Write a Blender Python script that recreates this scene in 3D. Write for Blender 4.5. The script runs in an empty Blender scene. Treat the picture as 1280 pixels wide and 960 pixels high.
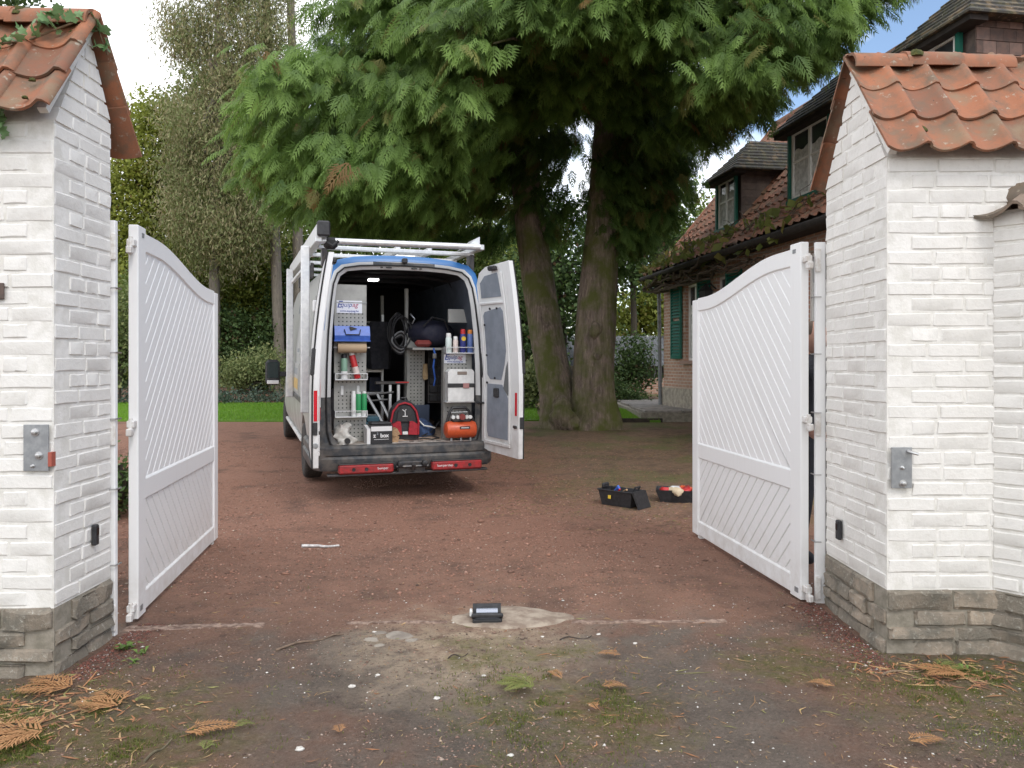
import bpy, bmesh, math, random
import numpy as np
from mathutils import Vector, Matrix, Euler
R = math.radians
random.seed(7); rng = np.random.default_rng(7)
S = bpy.context.scene
COL = S.collection

# ------------------------------------------------------------------ camera, world, sun, exposure
CAMZ, F, HY = 1.44, 961.0, 455.0
cam = bpy.data.cameras.new('camera'); camo = bpy.data.objects.new('camera', cam); COL.objects.link(camo)
cam.sensor_width = 36.0; cam.lens = 36.0 * F / 1280.0; cam.shift_y = -(480.0 - HY) / 1280.0
cam.clip_start = 0.05; cam.clip_end = 2000
camo.location = (0, 0, CAMZ); camo.rotation_euler = (R(90), 0, 0)
S.camera = camo
S.view_settings.view_transform = 'Standard'; S.view_settings.look = 'None'
S.view_settings.exposure = 0.78; S.view_settings.gamma = 1.0
S.render.engine = 'CYCLES'
S.cycles.max_bounces = 8; S.cycles.diffuse_bounces = 4; S.cycles.glossy_bounces = 3
S.cycles.transparent_max_bounces = 8

SUN_EL, SUN_AZ = R(46), R(148)      # azimuth clockwise from +Y: behind the camera, a little to the left
wd = bpy.data.worlds.new('World'); S.world = wd; wd.use_nodes = True
nt = wd.node_tree; N = nt.nodes; L = nt.links
N.clear()
out = N.new('ShaderNodeOutputWorld'); bg = N.new('ShaderNodeBackground'); L.new(bg.outputs[0], out.inputs[0])
sky = N.new('ShaderNodeTexSky'); sky.sky_type = 'NISHITA'; sky.sun_disc = False
sky.sun_elevation = SUN_EL; sky.sun_rotation = SUN_AZ; sky.air_density = 1.0; sky.dust_density = 1.0
tc = N.new('ShaderNodeTexCoord'); mp = N.new('ShaderNodeMapping'); mp.inputs['Scale'].default_value = (1.0, 1.0, 2.0)
mp.inputs['Location'].default_value = (10.4636, 14.8250, 3.20)
L.new(tc.outputs['Generated'], mp.inputs[0])
nz = N.new('ShaderNodeTexNoise'); nz.inputs['Scale'].default_value = 1.9; nz.inputs['Detail'].default_value = 7; nz.inputs['Roughness'].default_value = 0.55
L.new(mp.outputs[0], nz.inputs['Vector'])
cr = N.new('ShaderNodeValToRGB'); cr.color_ramp.elements[0].position = 0.43; cr.color_ramp.elements[1].position = 0.54
sx_ = N.new('ShaderNodeSeparateXYZ'); L.new(tc.outputs['Generated'], sx_.inputs[0])
ma = N.new('ShaderNodeMath'); ma.operation = 'MULTIPLY_ADD'; L.new(sx_.outputs[0], ma.inputs[0]); ma.inputs[1].default_value = -0.10; L.new(nz.outputs['Fac'], ma.inputs[2])
L.new(ma.outputs[0], cr.inputs[0])
nz2 = N.new('ShaderNodeTexNoise'); nz2.inputs['Scale'].default_value = 4.0; nz2.inputs['Detail'].default_value = 5
L.new(mp.outputs[0], nz2.inputs['Vector'])
cc = N.new('ShaderNodeMix'); cc.data_type = 'RGBA'
cc.inputs['A'].default_value = (7.2, 7.4, 7.8, 1); cc.inputs['B'].default_value = (10.5, 10.5, 10.5, 1)
L.new(nz2.outputs['Fac'], cc.inputs['Factor'])
mx = N.new('ShaderNodeMix'); mx.data_type = 'RGBA'
L.new(cr.outputs[0], mx.inputs['Factor']); L.new(sky.outputs[0], mx.inputs['A']); L.new(cc.outputs['Result'], mx.inputs['B'])
L.new(mx.outputs['Result'], bg.inputs[0]); bg.inputs[1].default_value = 0.135
sl = bpy.data.lights.new('sun', 'SUN'); slo = bpy.data.objects.new('sun', sl); COL.objects.link(slo)
sl.energy = 0.6; sl.angle = R(14); sl.color = (1.0, 0.95, 0.88)
sd = Vector((math.sin(SUN_AZ) * math.cos(SUN_EL), math.cos(SUN_AZ) * math.cos(SUN_EL), math.sin(SUN_EL)))
slo.rotation_euler = sd.to_track_quat('Z', 'Y').to_euler(); slo.location = (0, -5, 12)

# ------------------------------------------------------------------ helpers
def at(px, py, d):
    return Vector(((px - 640) / F * d, d, CAMZ - (py - HY) / F * d))
def sstep(a, b, x):
    t = min(1, max(0, (x - a) / (b - a))); return t * t * (3 - 2 * t)
def gz(y):
    y = np.asarray(y, float)
    t = np.clip(y - 9.2, 0, 15)
    return 0.03 * t * t / (t + 0.5)

def hash2(ix, iy, seed):
    h = (ix * 374761393 + iy * 668265263 + seed * 974711) & 0x7fffffff
    h = (h ^ (h >> 13)) * 1274126177 & 0x7fffffff
    return ((h ^ (h >> 16)) & 0xffff) / 65535.0
def vnoise(x, y, seed=0):
    x = np.asarray(x, float); y = np.asarray(y, float)
    ix = np.floor(x).astype(np.int64); iy = np.floor(y).astype(np.int64)
    fx = x - ix; fy = y - iy; fx = fx * fx * (3 - 2 * fx); fy = fy * fy * (3 - 2 * fy)
    a = hash2(ix, iy, seed); b = hash2(ix + 1, iy, seed); c = hash2(ix, iy + 1, seed); d = hash2(ix + 1, iy + 1, seed)
    return a + (b - a) * fx + (c - a) * fy + (a - b - c + d) * fx * fy

def nd(nt, t, **kw):
    n = nt.nodes.new(t)
    for k, v in kw.items(): setattr(n, k, v)
    return n
def sock(nt, v):
    return v
def setin(nt, s, v):
    if hasattr(v, 'is_output') or isinstance(v, bpy.types.NodeSocket): nt.links.new(v, s)
    else: s.default_value = v
def c4(c): return (c[0], c[1], c[2], 1.0)
def mixc(nt, f, a, b, blend='MIX'):
    m = nd(nt, 'ShaderNodeMix', data_type='RGBA', blend_type=blend)
    setin(nt, m.inputs['Factor'], f)
    setin(nt, m.inputs['A'], c4(a) if isinstance(a, tuple) else a); setin(nt, m.inputs['B'], c4(b) if isinstance(b, tuple) else b)
    return m.outputs['Result']
def mth(nt, op, a, b=None, clamp=False):
    m = nd(nt, 'ShaderNodeMath', operation=op, use_clamp=clamp)
    setin(nt, m.inputs[0], a)
    if b is not None: setin(nt, m.inputs[1], b)
    return m.outputs[0]
def noise(nt, vec, scale, detail=5, rough=0.55, out='Fac'):
    n = nd(nt, 'ShaderNodeTexNoise'); n.inputs['Scale'].default_value = scale; n.inputs['Detail'].default_value = detail
    n.inputs['Roughness'].default_value = rough
    nt.links.new(vec, n.inputs['Vector']); return n.outputs[out]
def ramp(nt, f, a, b):
    n = nd(nt, 'ShaderNodeMapRange', clamp=True); n.inputs[1].default_value = a; n.inputs[2].default_value = b
    nt.links.new(f, n.inputs[0]); return n.outputs[0]
def newmat(name):
    m = bpy.data.materials.new(name); m.use_nodes = True
    nt = m.node_tree; b = nt.nodes['Principled BSDF']
    return m, nt, b
def pos(nt, scale=None, obj=False):
    if obj: v = nd(nt, 'ShaderNodeTexCoord').outputs['Object']
    else: v = nd(nt, 'ShaderNodeNewGeometry').outputs['Position']
    if scale:
        mp = nd(nt, 'ShaderNodeMapping'); mp.inputs['Scale'].default_value = scale
        nt.links.new(v, mp.inputs[0]); v = mp.outputs[0]
    return v
def bump(nt, b, h, strength=0.3, dist=0.01):
    n = nd(nt, 'ShaderNodeBump'); n.inputs['Strength'].default_value = strength; n.inputs['Distance'].default_value = dist
    nt.links.new(h, n.inputs['Height']); nt.links.new(n.outputs[0], b.inputs['Normal'])
def pmat(name, c1, c2=None, scale=6, rough=0.6, metal=0.0, bmp=0.0, bscale=60, bdist=0.004, rnd=0.0, lo=0.4, hi=0.6, stretch=None, emit=None):
    m, nt, b = newmat(name)
    v = pos(nt, stretch)
    col = c4(c1)
    if c2 is not None:
        col = mixc(nt, ramp(nt, noise(nt, v, scale, 6, 0.6), lo, hi), tuple(c1), tuple(c2))
    if rnd:
        oi = nd(nt, 'ShaderNodeObjectInfo')
        hs = nd(nt, 'ShaderNodeHueSaturation'); setin(nt, hs.inputs['Color'], col)
        setin(nt, hs.inputs['Value'], mth(nt, 'ADD', mth(nt, 'MULTIPLY', oi.outputs['Random'], 2 * rnd), 1 - rnd))
        col = hs.outputs[0]
    setin(nt, b.inputs['Base Color'], col)
    b.inputs['Roughness'].default_value = rough; b.inputs['Metallic'].default_value = metal
    if bmp: bump(nt, b, noise(nt, v, bscale, 6, 0.6), bmp, bdist)
    if emit: b.inputs['Emission Color'].default_value = c4(emit[0]); b.inputs['Emission Strength'].default_value = emit[1]
    return m
def leafmat(name, ca, cb, brown=(0.16, 0.08, 0.03), trans=0.35, rough=0.6):
    m = bpy.data.materials.new(name); m.use_nodes = True; nt = m.node_tree; nt.nodes.clear()
    o = nd(nt, 'ShaderNodeOutputMaterial')
    a = nd(nt, 'ShaderNodeAttribute', attribute_name='tone')
    sep = nd(nt, 'ShaderNodeSeparateColor'); nt.links.new(a.outputs['Color'], sep.inputs[0])
    col = mixc(nt, sep.outputs[0], ca, cb); col = mixc(nt, sep.outputs[1], col, brown)
    p = nd(nt, 'ShaderNodeBsdfPrincipled'); nt.links.new(col, p.inputs['Base Color']); p.inputs['Roughness'].default_value = rough
    p.inputs['Specular IOR Level'].default_value = 0.3
    t = nd(nt, 'ShaderNodeBsdfTranslucent'); nt.links.new(col, t.inputs[0])
    x = nd(nt, 'ShaderNodeMixShader'); x.inputs[0].default_value = trans
    nt.links.new(p.outputs[0], x.inputs[1]); nt.links.new(t.outputs[0], x.inputs[2]); nt.links.new(x.outputs[0], o.inputs[0])
    return m

def fastmesh(name, v, f, tone=None):
    v = np.ascontiguousarray(v, dtype=np.float32); f = np.ascontiguousarray(f, dtype=np.int32); k = f.shape[1]
    me = bpy.data.meshes.new(name); me.vertices.add(len(v)); me.vertices.foreach_set('co', v.ravel())
    me.loops.add(f.size); me.loops.foreach_set('vertex_index', f.ravel())
    me.polygons.add(len(f)); me.polygons.foreach_set('loop_start', np.arange(0, f.size, k, dtype=np.int32))
    if tone is not None:
        at_ = me.color_attributes.new('tone', 'FLOAT_COLOR', 'POINT')
        at_.data.foreach_set('color', np.ascontiguousarray(tone, dtype=np.float32).ravel())
    me.update(calc_edges=True); return me

class MB:
    def __init__(s): s.v = []; s.f = []; s.m = []; s.T = Matrix()
    def add(s, vs, fs, mi=0):
        o = len(s.v); s.v += [tuple(s.T @ Vector(v)) for v in vs]
        s.f += [tuple(i + o for i in f) for f in fs]; s.m += [mi] * len(fs); return s
    def box(s, a, b, mi=0, bev=0.0):
        x0, y0, z0 = a; x1, y1, z1 = b
        if x0 > x1: x0, x1 = x1, x0
        if y0 > y1: y0, y1 = y1, y0
        if z0 > z1: z0, z1 = z1, z0
        if not bev:
            vs = [(x0,y0,z0),(x1,y0,z0),(x1,y1,z0),(x0,y1,z0),(x0,y0,z1),(x1,y0,z1),(x1,y1,z1),(x0,y1,z1)]
            return s.add(vs, [(3,2,1,0),(4,5,6,7),(0,1,5,4),(1,2,6,5),(2,3,7,6),(3,0,4,7)], mi)
        e = min(bev, (x1-x0)*.45, (y1-y0)*.45, (z1-z0)*.45)
        vs = []; X = (x0, x1); Y = (y0, y1); Z = (z0, z1); idx = {}
        for i in (0,1):
            for j in (0,1):
                for k in (0,1):
                    c = (X[i], Y[j], Z[k]); d = (e if i == 0 else -e, e if j == 0 else -e, e if k == 0 else -e)
                    for ax in range(3):
                        p = [c[q] + (0 if q == ax else d[q]) for q in range(3)]
                        idx[(i,j,k,ax)] = len(vs); vs.append(tuple(p))
        fs = []
        q = [(0,0),(1,0),(1,1),(0,1)]
        for i in (0,1):
            fs.append(tuple(idx[(i,a_,b_,0)] for a_, b_ in (q if i else q[::-1])))
            fs.append(tuple(idx[(b_,i,a_,1)] for a_, b_ in (q if i else q[::-1])))
            fs.append(tuple(idx[(a_,b_,i,2)] for a_, b_ in (q if i else q[::-1])))
        for j in (0,1):
            for k in (0,1):
                f = (idx[(0,j,k,1)], idx[(1,j,k,1)], idx[(1,j,k,2)], idx[(0,j,k,2)]); fs.append(f if (j ^ k) == 0 else f[::-1])
                f = (idx[(j,0,k,2)], idx[(j,1,k,2)], idx[(j,1,k,0)], idx[(j,0,k,0)]); fs.append(f if (j ^ k) == 0 else f[::-1])
                f = (idx[(j,k,0,0)], idx[(j,k,1,0)], idx[(j,k,1,1)], idx[(j,k,0,1)]); fs.append(f if (j ^ k) == 0 else f[::-1])
        for i in (0,1):
            for j in (0,1):
                for k in (0,1):
                    f = (idx[(i,j,k,0)], idx[(i,j,k,1)], idx[(i,j,k,2)]); fs.append(f if (i + j + k) % 2 else f[::-1])
        return s.add(vs, fs, mi)
    def tube(s, pts, r, n=8, mi=0, cap=True):
        pts = [Vector(p) for p in pts]; rs = r if isinstance(r, (list, tuple)) else [r] * len(pts)
        vs = []; fs = []; prev = None
        for i, p in enumerate(pts):
            d = (pts[min(i+1, len(pts)-1)] - pts[max(i-1, 0)]).normalized()
            if prev is None:
                a = Vector((0,0,1)) if abs(d.z) < .9 else Vector((1,0,0)); e = d.cross(a).normalized()
            else: e = (prev - d * prev.dot(d)).normalized()
            prev = e; g = d.cross(e)
            for k in range(n):
                t = 2 * math.pi * k / n; vs.append(tuple(p + (e * math.cos(t) + g * math.sin(t)) * rs[i]))
        for i in range(len(pts) - 1):
            for k in range(n):
                a = i*n + k; b = i*n + (k+1) % n; fs.append((a, b, b+n, a+n))
        if cap: fs.append(tuple(range(n))[::-1]); fs.append(tuple(range(len(vs)-n, len(vs))))
        return s.add(vs, fs, mi)
    def lathe(s, prof, n=20, mi=0, axis='Z', c=(0,0,0)):
        vs = []; fs = []
        for (r, h) in prof:
            for k in range(n):
                t = 2*math.pi*k/n; a, b = r*math.cos(t), r*math.sin(t)
                p = {'Z': (a,b,h), 'X': (h,a,b), 'Y': (b,h,a)}[axis]
                vs.append((p[0]+c[0], p[1]+c[1], p[2]+c[2]))
        for i in range(len(prof)-1):
            for k in range(n):
                a = i*n+k; b = i*n+(k+1) % n; fs.append((a, b, b+n, a+n))
        fs.append(tuple(range(n))[::-1]); fs.append(tuple(range(len(vs)-n, len(vs))))
        return s.add(vs, fs, mi)
    def prism(s, poly, w0, w1, ax='y', mi=0, flip=False):
        # poly in the two other axes (x,z for y; y,z for x; x,y for z)
        n = len(poly)
        def P(a, b, w): return {'y': (a, w, b), 'x': (w, a, b), 'z': (a, b, w)}[ax]
        vs = [P(a, b, w0) for a, b in poly] + [P(a, b, w1) for a, b in poly]
        fs = [tuple(range(n)), tuple(range(2*n-1, n-1, -1))] + [((i+1) % n, i, i+n, (i+1) % n + n) for i in range(n)]
        return s.add(vs, fs, mi)
    def mesh(s, name, fix=True):
        me = bpy.data.meshes.new(name); me.from_pydata(s.v, [], s.f)
        me.polygons.foreach_set('material_index', s.m)
        if fix:
            bm = bmesh.new(); bm.from_mesh(me); bmesh.ops.recalc_face_normals(bm, faces=bm.faces); bm.to_mesh(me); bm.free()
        me.update(); return me
    def build(s, name, mat, parent=None, smooth=False, loc=None, fix=True):
        return obj(name, s.mesh(name, fix), mat, parent, smooth, loc)

def smooth_mesh(me, ang=40):
    me.polygons.foreach_set('use_smooth', [True] * len(me.polygons))
    try: me.set_sharp_from_angle(angle=R(ang))
    except Exception: pass
def obj(name, me, mat, parent=None, smooth=False, loc=None):
    o = bpy.data.objects.new(name, me); COL.objects.link(o)
    if mat is not None and len(me.materials) == 0:
        for m in (mat if isinstance(mat, (list, tuple)) else [mat]): me.materials.append(m)
    if smooth: smooth_mesh(me, 40 if smooth is True else smooth)
    if parent: o.parent = parent
    if loc is not None: o.location = loc
    return o
def tag(o, label=None, cat=None, group=None, kind=None):
    if label: o['label'] = label
    if cat: o['category'] = cat
    if group: o['group'] = group
    if kind: o['kind'] = kind
    return o
def thing(name, label, cat, loc=(0,0,0), rotz=0.0, group=None):
    o = bpy.data.objects.new(name, None); COL.objects.link(o); o.empty_display_size = 0.2
    o.location = loc; o.rotation_euler = (0, 0, rotz)
    return tag(o, label, cat, group)
def copy_tree(o, parent=None):
    c = o.copy(); COL.objects.link(c)
    if parent: c.parent = parent
    for ch in list(o.children): copy_tree(ch, c)
    return c
def text(name, body, size, mat, parent, loc, rot, align='CENTER', ext=0.0008, sx=1.0, bold=0.0, shear=0.0):
    c = bpy.data.curves.new(name, 'FONT'); c.body = body; c.size = size; c.extrude = ext; c.align_x = align; c.align_y = 'CENTER'; c.offset = bold; c.shear = shear
    q = bpy.data.objects.new('glyphs', c); COL.objects.link(q)
    dg = bpy.context.evaluated_depsgraph_get(); me = bpy.data.meshes.new_from_object(q.evaluated_get(dg)); me.name = name
    bpy.data.objects.remove(q); bpy.data.curves.remove(c)
    o = bpy.data.objects.new(name, me); COL.objects.link(o); me.materials.clear(); me.materials.append(mat); o.parent = parent
    o.location = loc; o.rotation_euler = rot; o.scale = (sx, 1, 1); return o

# ------------------------------------------------------------------ materials
def brickpaint():
    m, nt, b = newmat('white_paint_on_brick'); v = pos(nt)
    n1 = noise(nt, v, 5, 6, 0.6); n2 = noise(nt, v, 38, 6, 0.65); n3 = noise(nt, v, 11, 8, 0.7)
    col = mixc(nt, ramp(nt, n1, 0.35, 0.7), (0.79, 0.77, 0.73), (0.70, 0.68, 0.64))
    col = mixc(nt, ramp(nt, n2, 0.55, 0.82), col, (0.64, 0.61, 0.56))
    pl = ramp(nt, n3, 0.715, 0.735)
    col = mixc(nt, mth(nt, 'MULTIPLY', ramp(nt, noise(nt, pos(nt, (7, 7, .8)), 1.5, 6, .65), .58, .78), .30), col, (.54, .51, .46))
    col = mixc(nt, pl, col, (0.36, 0.17, 0.11))
    # weathering dirt towards the plinth and under the eaves
    setin(nt, b.inputs['Base Color'], col); b.inputs['Roughness'].default_value = 0.75
    bump(nt, b, mth(nt, 'ADD', n2, mth(nt, 'MULTIPLY', n1, 1.2)), 0.5, 0.006)
    return m
M = {}
M['paint'] = brickpaint()
M['mortar'] = pmat('painted_mortar', (0.80, 0.78, 0.74), (0.68, 0.66, 0.61), 14, 0.85, bmp=0.5, bscale=70)
def stonemat():
    m, nt, b = newmat('plinth_stone'); v = pos(nt)
    oi = nd(nt, 'ShaderNodeObjectInfo')
    n1 = noise(nt, v, 7, 8, 0.65); n2 = noise(nt, v, 45, 8, 0.7); n3 = noise(nt, v, 13, 4)
    base = mixc(nt, oi.outputs['Random'], (0.22, 0.19, 0.15), (0.42, 0.34, 0.26))
    col = mixc(nt, ramp(nt, n1, 0.4, 0.65), base, (0.17, 0.155, 0.125))
    col = mixc(nt, ramp(nt, n2, 0.55, 0.72), col, (0.46, 0.44, 0.38))
    col = mixc(nt, ramp(nt, n3, 0.68, 0.78), col, (0.14, 0.15, 0.06))
    setin(nt, b.inputs['Base Color'], col); b.inputs['Roughness'].default_value = 0.92
    bump(nt, b, mth(nt, 'ADD', n1, n2), 0.9, 0.012); return m
M['stone'] = stonemat()
M['stone_mortar'] = pmat('plinth_mortar', (0.30, 0.27, 0.22), (0.20, 0.18, 0.14), 12, 0.95, bmp=0.7, bscale=50, bdist=0.008)
def tilemat(name, ca, cb, dirt, dlo=0.55, dhi=0.75):
    m, nt, b = newmat(name); v = pos(nt); oi = nd(nt, 'ShaderNodeObjectInfo')
    n1 = noise(nt, v, 9, 7, 0.6); n2 = noise(nt, v, 60, 6, 0.7); n3 = noise(nt, v, 22, 6, 0.6)
    col = mixc(nt, oi.outputs['Random'], ca, cb)
    col = mixc(nt, ramp(nt, n1, dlo, dhi), col, dirt)
    col = mixc(nt, ramp(nt, n2, 0.58, 0.75), col, (0.16, 0.11, 0.08))
    col = mixc(nt, mth(nt, 'MULTIPLY', ramp(nt, noise(nt, v, 4.5, 6, .65), 0.52, 0.66), .55), col, (0.30, 0.20, 0.12))
    col = mixc(nt, ramp(nt, n3, 0.62, 0.70), col, (0.36, 0.31, 0.24))
    col = mixc(nt, ramp(nt, noise(nt, v, 31, 7, .7), 0.66, 0.70), col, (0.055, 0.045, 0.035))
    setin(nt, b.inputs['Base Color'], col); b.inputs['Roughness'].default_value = 0.8
    bump(nt, b, mth(nt, 'ADD', n1, n2), 0.4, 0.004); return m
M['tile'] = tilemat('terracotta_tile', (0.36, 0.14, 0.068), (0.22, 0.095, 0.055), (0.15, 0.105, 0.07), .42, .66)
M['old_tile'] = tilemat('weathered_coping_tile', (0.20, 0.16, 0.13), (0.26, 0.19, 0.14), (0.12, 0.11, 0.09), 0.4, 0.6)
def gatemat():
    m, nt, b = newmat('white_gate_coat'); v = pos(nt); sp = nd(nt, 'ShaderNodeSeparateXYZ'); nt.links.new(v, sp.inputs[0])
    n1 = noise(nt, v, 9, 7, .7); n2 = noise(nt, pos(nt, (30, 30, 3)), 1, 5, .6)
    d = mth(nt, 'MULTIPLY', ramp(nt, sp.outputs[2], .42, .02), ramp(nt, n1, .38, .66)); d = mth(nt, 'ADD', mth(nt, 'MULTIPLY', d, .5), mth(nt, 'MULTIPLY', ramp(nt, n2, .55, .8), .10), True)
    setin(nt, b.inputs['Base Color'], mixc(nt, d, (.84, .84, .835), (.50, .44, .37))); b.inputs['Roughness'].default_value = .40; return m
M['gate'] = gatemat(); M['gate_plain'] = pmat('white_powder_coat', (0.84, 0.84, 0.84), (0.81, 0.81, 0.805), 3, 0.38)
M['gate_hw'] = pmat('white_hinge_paint', (0.74, 0.73, 0.71), (0.60, 0.56, 0.52), 40, 0.45)
M['black_plastic'] = pmat('black_plastic', (0.02, 0.02, 0.022), (0.035, 0.035, 0.038), 30, 0.5)
M['dark_metal'] = pmat('dark_metal', (0.06, 0.06, 0.065), (0.10, 0.09, 0.085), 25, 0.45, metal=0.6)
M['steel'] = pmat('galvanised_steel', (0.36, 0.37, 0.38), (0.28, 0.29, 0.30), 25, 0.45, metal=0.5)
M['bolt'] = pmat('bolt_steel', (0.55, 0.55, 0.55), None, rough=0.3, metal=0.9)
M['alu'] = pmat('bare_aluminium', (0.72, 0.73, 0.74), (0.62, 0.63, 0.65), 20, 0.38, metal=0.55)
M['concrete'] = pmat('old_concrete', (0.30, 0.265, 0.22), (0.20, 0.17, 0.14), 9, 0.95, bmp=0.7, bscale=60, bdist=0.006)
M['moss'] = pmat('moss', (0.045, 0.055, 0.012), (0.09, 0.085, 0.02), 60, 1.0, bmp=0.8, bscale=150, bdist=0.006)
M['wood'] = pmat('raw_wood', (0.42, 0.27, 0.15), (0.32, 0.19, 0.10), 12, 0.7, stretch=(1, 8, 8))
M['white_plastic'] = pmat('white_plastic', (0.74, 0.75, 0.74), (0.64, 0.65, 0.64), 15, 0.4)
M['red_plastic'] = pmat('red_plastic', (0.55, 0.03, 0.03), (0.45, 0.02, 0.025), 20, 0.35)
M['blue_plastic'] = pmat('blue_plastic', (0.05, 0.14, 0.52), (0.04, 0.11, 0.44), 20, 0.4)
M['green_plastic'] = pmat('green_plastic', (0.03, 0.28, 0.10), None, rough=0.4)
# ------------------------------------------------------------------ ground
def relief(x, y):
    x = np.asarray(x, float); y = np.asarray(y, float)
    near = np.clip((14 - y) / 6, 0, 1)
    h = 0.016 * (vnoise(x*1.3, y*1.3, 1) - .5) + 0.010 * (vnoise(x*4.1, y*4.1, 2) - .5) + 0.006 * (vnoise(x*11, y*11, 3) - .5) + 0.005 * (vnoise(x*27, y*27, 4) - .5)
    return h * near
def gh(x, y): return gz(y) + relief(x, y)
def axis(a, b, fine, far, g=1.18):
    c = list(np.arange(a, b, fine)); s = fine
    lo = []; p = a
    while p > -far: s *= g; p -= s; lo.append(p)
    s = fine; hi = []; p = c[-1]
    while p < far: s *= g; p += s; hi.append(p)
    return np.array(lo[::-1] + c + hi)
gx = axis(-4.2, 4.2, 0.036, 160); gy = axis(2.0, 9.2, 0.036, 200)
X, Y = np.meshgrid(gx, gy); Z = gh(X, Y)
nx, ny = len(gx), len(gy)
ii = (np.arange(ny-1)[:, None] * nx + np.arange(nx-1)[None, :]).ravel()
gf = np.stack([ii, ii+1, ii+nx+1, ii+nx], 1)
gme = fastmesh('ground', np.stack([X.ravel(), Y.ravel(), Z.ravel()], 1), gf)
gme.polygons.foreach_set('use_smooth', [True] * len(gme.polygons))

def groundmat():
    m, nt, b = newmat('driveway_ground'); v = pos(nt)
    sp = nd(nt, 'ShaderNodeSeparateXYZ'); nt.links.new(v, sp.inputs[0]); x, y = sp.outputs[0], sp.outputs[1]
    nL = noise(nt, v, 0.9, 6, 0.6); nM = noise(nt, v, 3.2, 7, 0.62); nS = noise(nt, v, 26, 6, 0.68); nF = noise(nt, v, 120, 4, 0.7); nG = noise(nt, v, 10, 8, 0.7)
    def wob(a, amt): return mth(nt, 'ADD', a, mth(nt, 'MULTIPLY', mth(nt, 'SUBTRACT', nM, 0.5), amt))
    # compacted fines, red gravel, worn asphalt, soil under the trees
    fines = mixc(nt, ramp(nt, nM, 0.35, 0.68), (0.34, 0.188, 0.132), (0.22, 0.128, 0.092))
    red = mixc(nt, ramp(nt, nS, 0.35, 0.7), (0.28, 0.142, 0.098), (0.41, 0.22, 0.152))
    red = mixc(nt, ramp(nt, nL, 0.42, 0.62), red, (0.32, 0.17, 0.118))
    asph = mixc(nt, ramp(nt, nM, 0.3, 0.68), (0.205, 0.165, 0.135), (0.125, 0.103, 0.083))
    asph = mixc(nt, ramp(nt, nL, 0.47, 0.60), asph, (0.215, 0.125, 0.088))
    asph = mixc(nt, ramp(nt, nS, 0.58, 0.75), asph, (0.25, 0.205, 0.17))
    soil = mixc(nt, ramp(nt, nG, 0.35, 0.65), (0.165, 0.115, 0.078), (0.30, 0.195, 0.125))
    soil = mixc(nt, ramp(nt, nL, 0.48, 0.62), soil, (0.16, 0.165, 0.06))
    yw = wob(y, 2.0)
    c = mixc(nt, ramp(nt, yw, 3.95, 4.4), asph, fines)
    c = mixc(nt, ramp(nt, yw, 5.2, 6.6), c, red)
    sx = mth(nt, 'ADD', x, mth(nt, 'MULTIPLY', y, 0.10))            # soil right of the drive
    fs = mth(nt, 'MULTIPLY', ramp(nt, wob(sx, 1.6), 1.0, 2.0), ramp(nt, wob(y, 1.6), 6.4, 8.3))
    c = mixc(nt, fs, c, soil)
    nW = noise(nt, v, 1.7, 7, .68)
    c = mixc(nt, mth(nt, 'MULTIPLY', ramp(nt, nW, .52, .66), .55), c, (.075, .052, .042)); c = mixc(nt, mth(nt, 'MULTIPLY', ramp(nt, nW, .42, .30), .35), c, (.36, .235, .175))
    sdx = mth(nt, 'MULTIPLY', mth(nt, 'ADD', x, 0.22), 1.0); sdy = mth(nt, 'SUBTRACT', y, 3.88)
    sdd = mth(nt, 'SQRT', mth(nt, 'ADD', mth(nt, 'MULTIPLY', sdx, sdx), mth(nt, 'MULTIPLY', sdy, sdy)))
    c = mixc(nt, mth(nt, 'MULTIPLY', mth(nt, 'MULTIPLY', ramp(nt, wob(sdd, .9), 0.80, 0.22), ramp(nt, nG, .34, .55)), .9), c, (0.52, 0.41, 0.29))
    # moss by the two pillars and in the middle of the apron
    def blob(cx, cy, r, q):
        dx = mth(nt, 'MULTIPLY', mth(nt, 'SUBTRACT', x, cx), q); dy = mth(nt, 'SUBTRACT', y, cy)
        d = mth(nt, 'SQRT', mth(nt, 'ADD', mth(nt, 'MULTIPLY', dx, dx), mth(nt, 'MULTIPLY', dy, dy)))
        return ramp(nt, wob(d, 1.1), r, r * 0.45)
    ms = None
    for a in ((-1.9, 2.8, 0.95, 0.9), (0.22, 3.15, 0.48, 0.8), (2.3, 3.35, 0.85, 0.8), (1.45, 3.75, 0.33, 0.7), (-0.1, 3.85, 0.22, 0.5)):
        k = blob(*a); ms = k if ms is None else mth(nt, 'MAXIMUM', ms, k)
    ms = mth(nt, 'MULTIPLY', ms, ramp(nt, nG, 0.36, 0.60))
    c = mixc(nt, mth(nt, 'MULTIPLY', ms, 0.85), c, mixc(nt, ramp(nt, nS, .35, .65), (0.07, 0.08, 0.016), (0.17, 0.155, 0.045)))
    nH = noise(nt, v, 330, 3, .7); nQ = noise(nt, v, 62, 7, .75)
    c = mixc(nt, mth(nt, 'MULTIPLY', ramp(nt, nQ, .54, .66), .55), c, (.34, .25, .20)); c = mixc(nt, mth(nt, 'MULTIPLY', ramp(nt, nQ, .45, .33), .5), c, (.035, .027, .023))
    c = mixc(nt, mth(nt, 'MULTIPLY', ramp(nt, nH, .58, .70), .45), c, (.40, .30, .24)); c = mixc(nt, mth(nt, 'MULTIPLY', ramp(nt, nH, .42, .30), .42), c, (.03, .024, .02))
    # churned dark spots, pale scuffs
    c = mixc(nt, mth(nt, 'MULTIPLY', ramp(nt, nG, 0.60, 0.70), 0.6), c, (0.055, 0.042, 0.036))
    c = mixc(nt, mth(nt, 'MULTIPLY', ramp(nt, nF, 0.62, 0.75), 0.5), c, (0.30, 0.23, 0.19))
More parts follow.
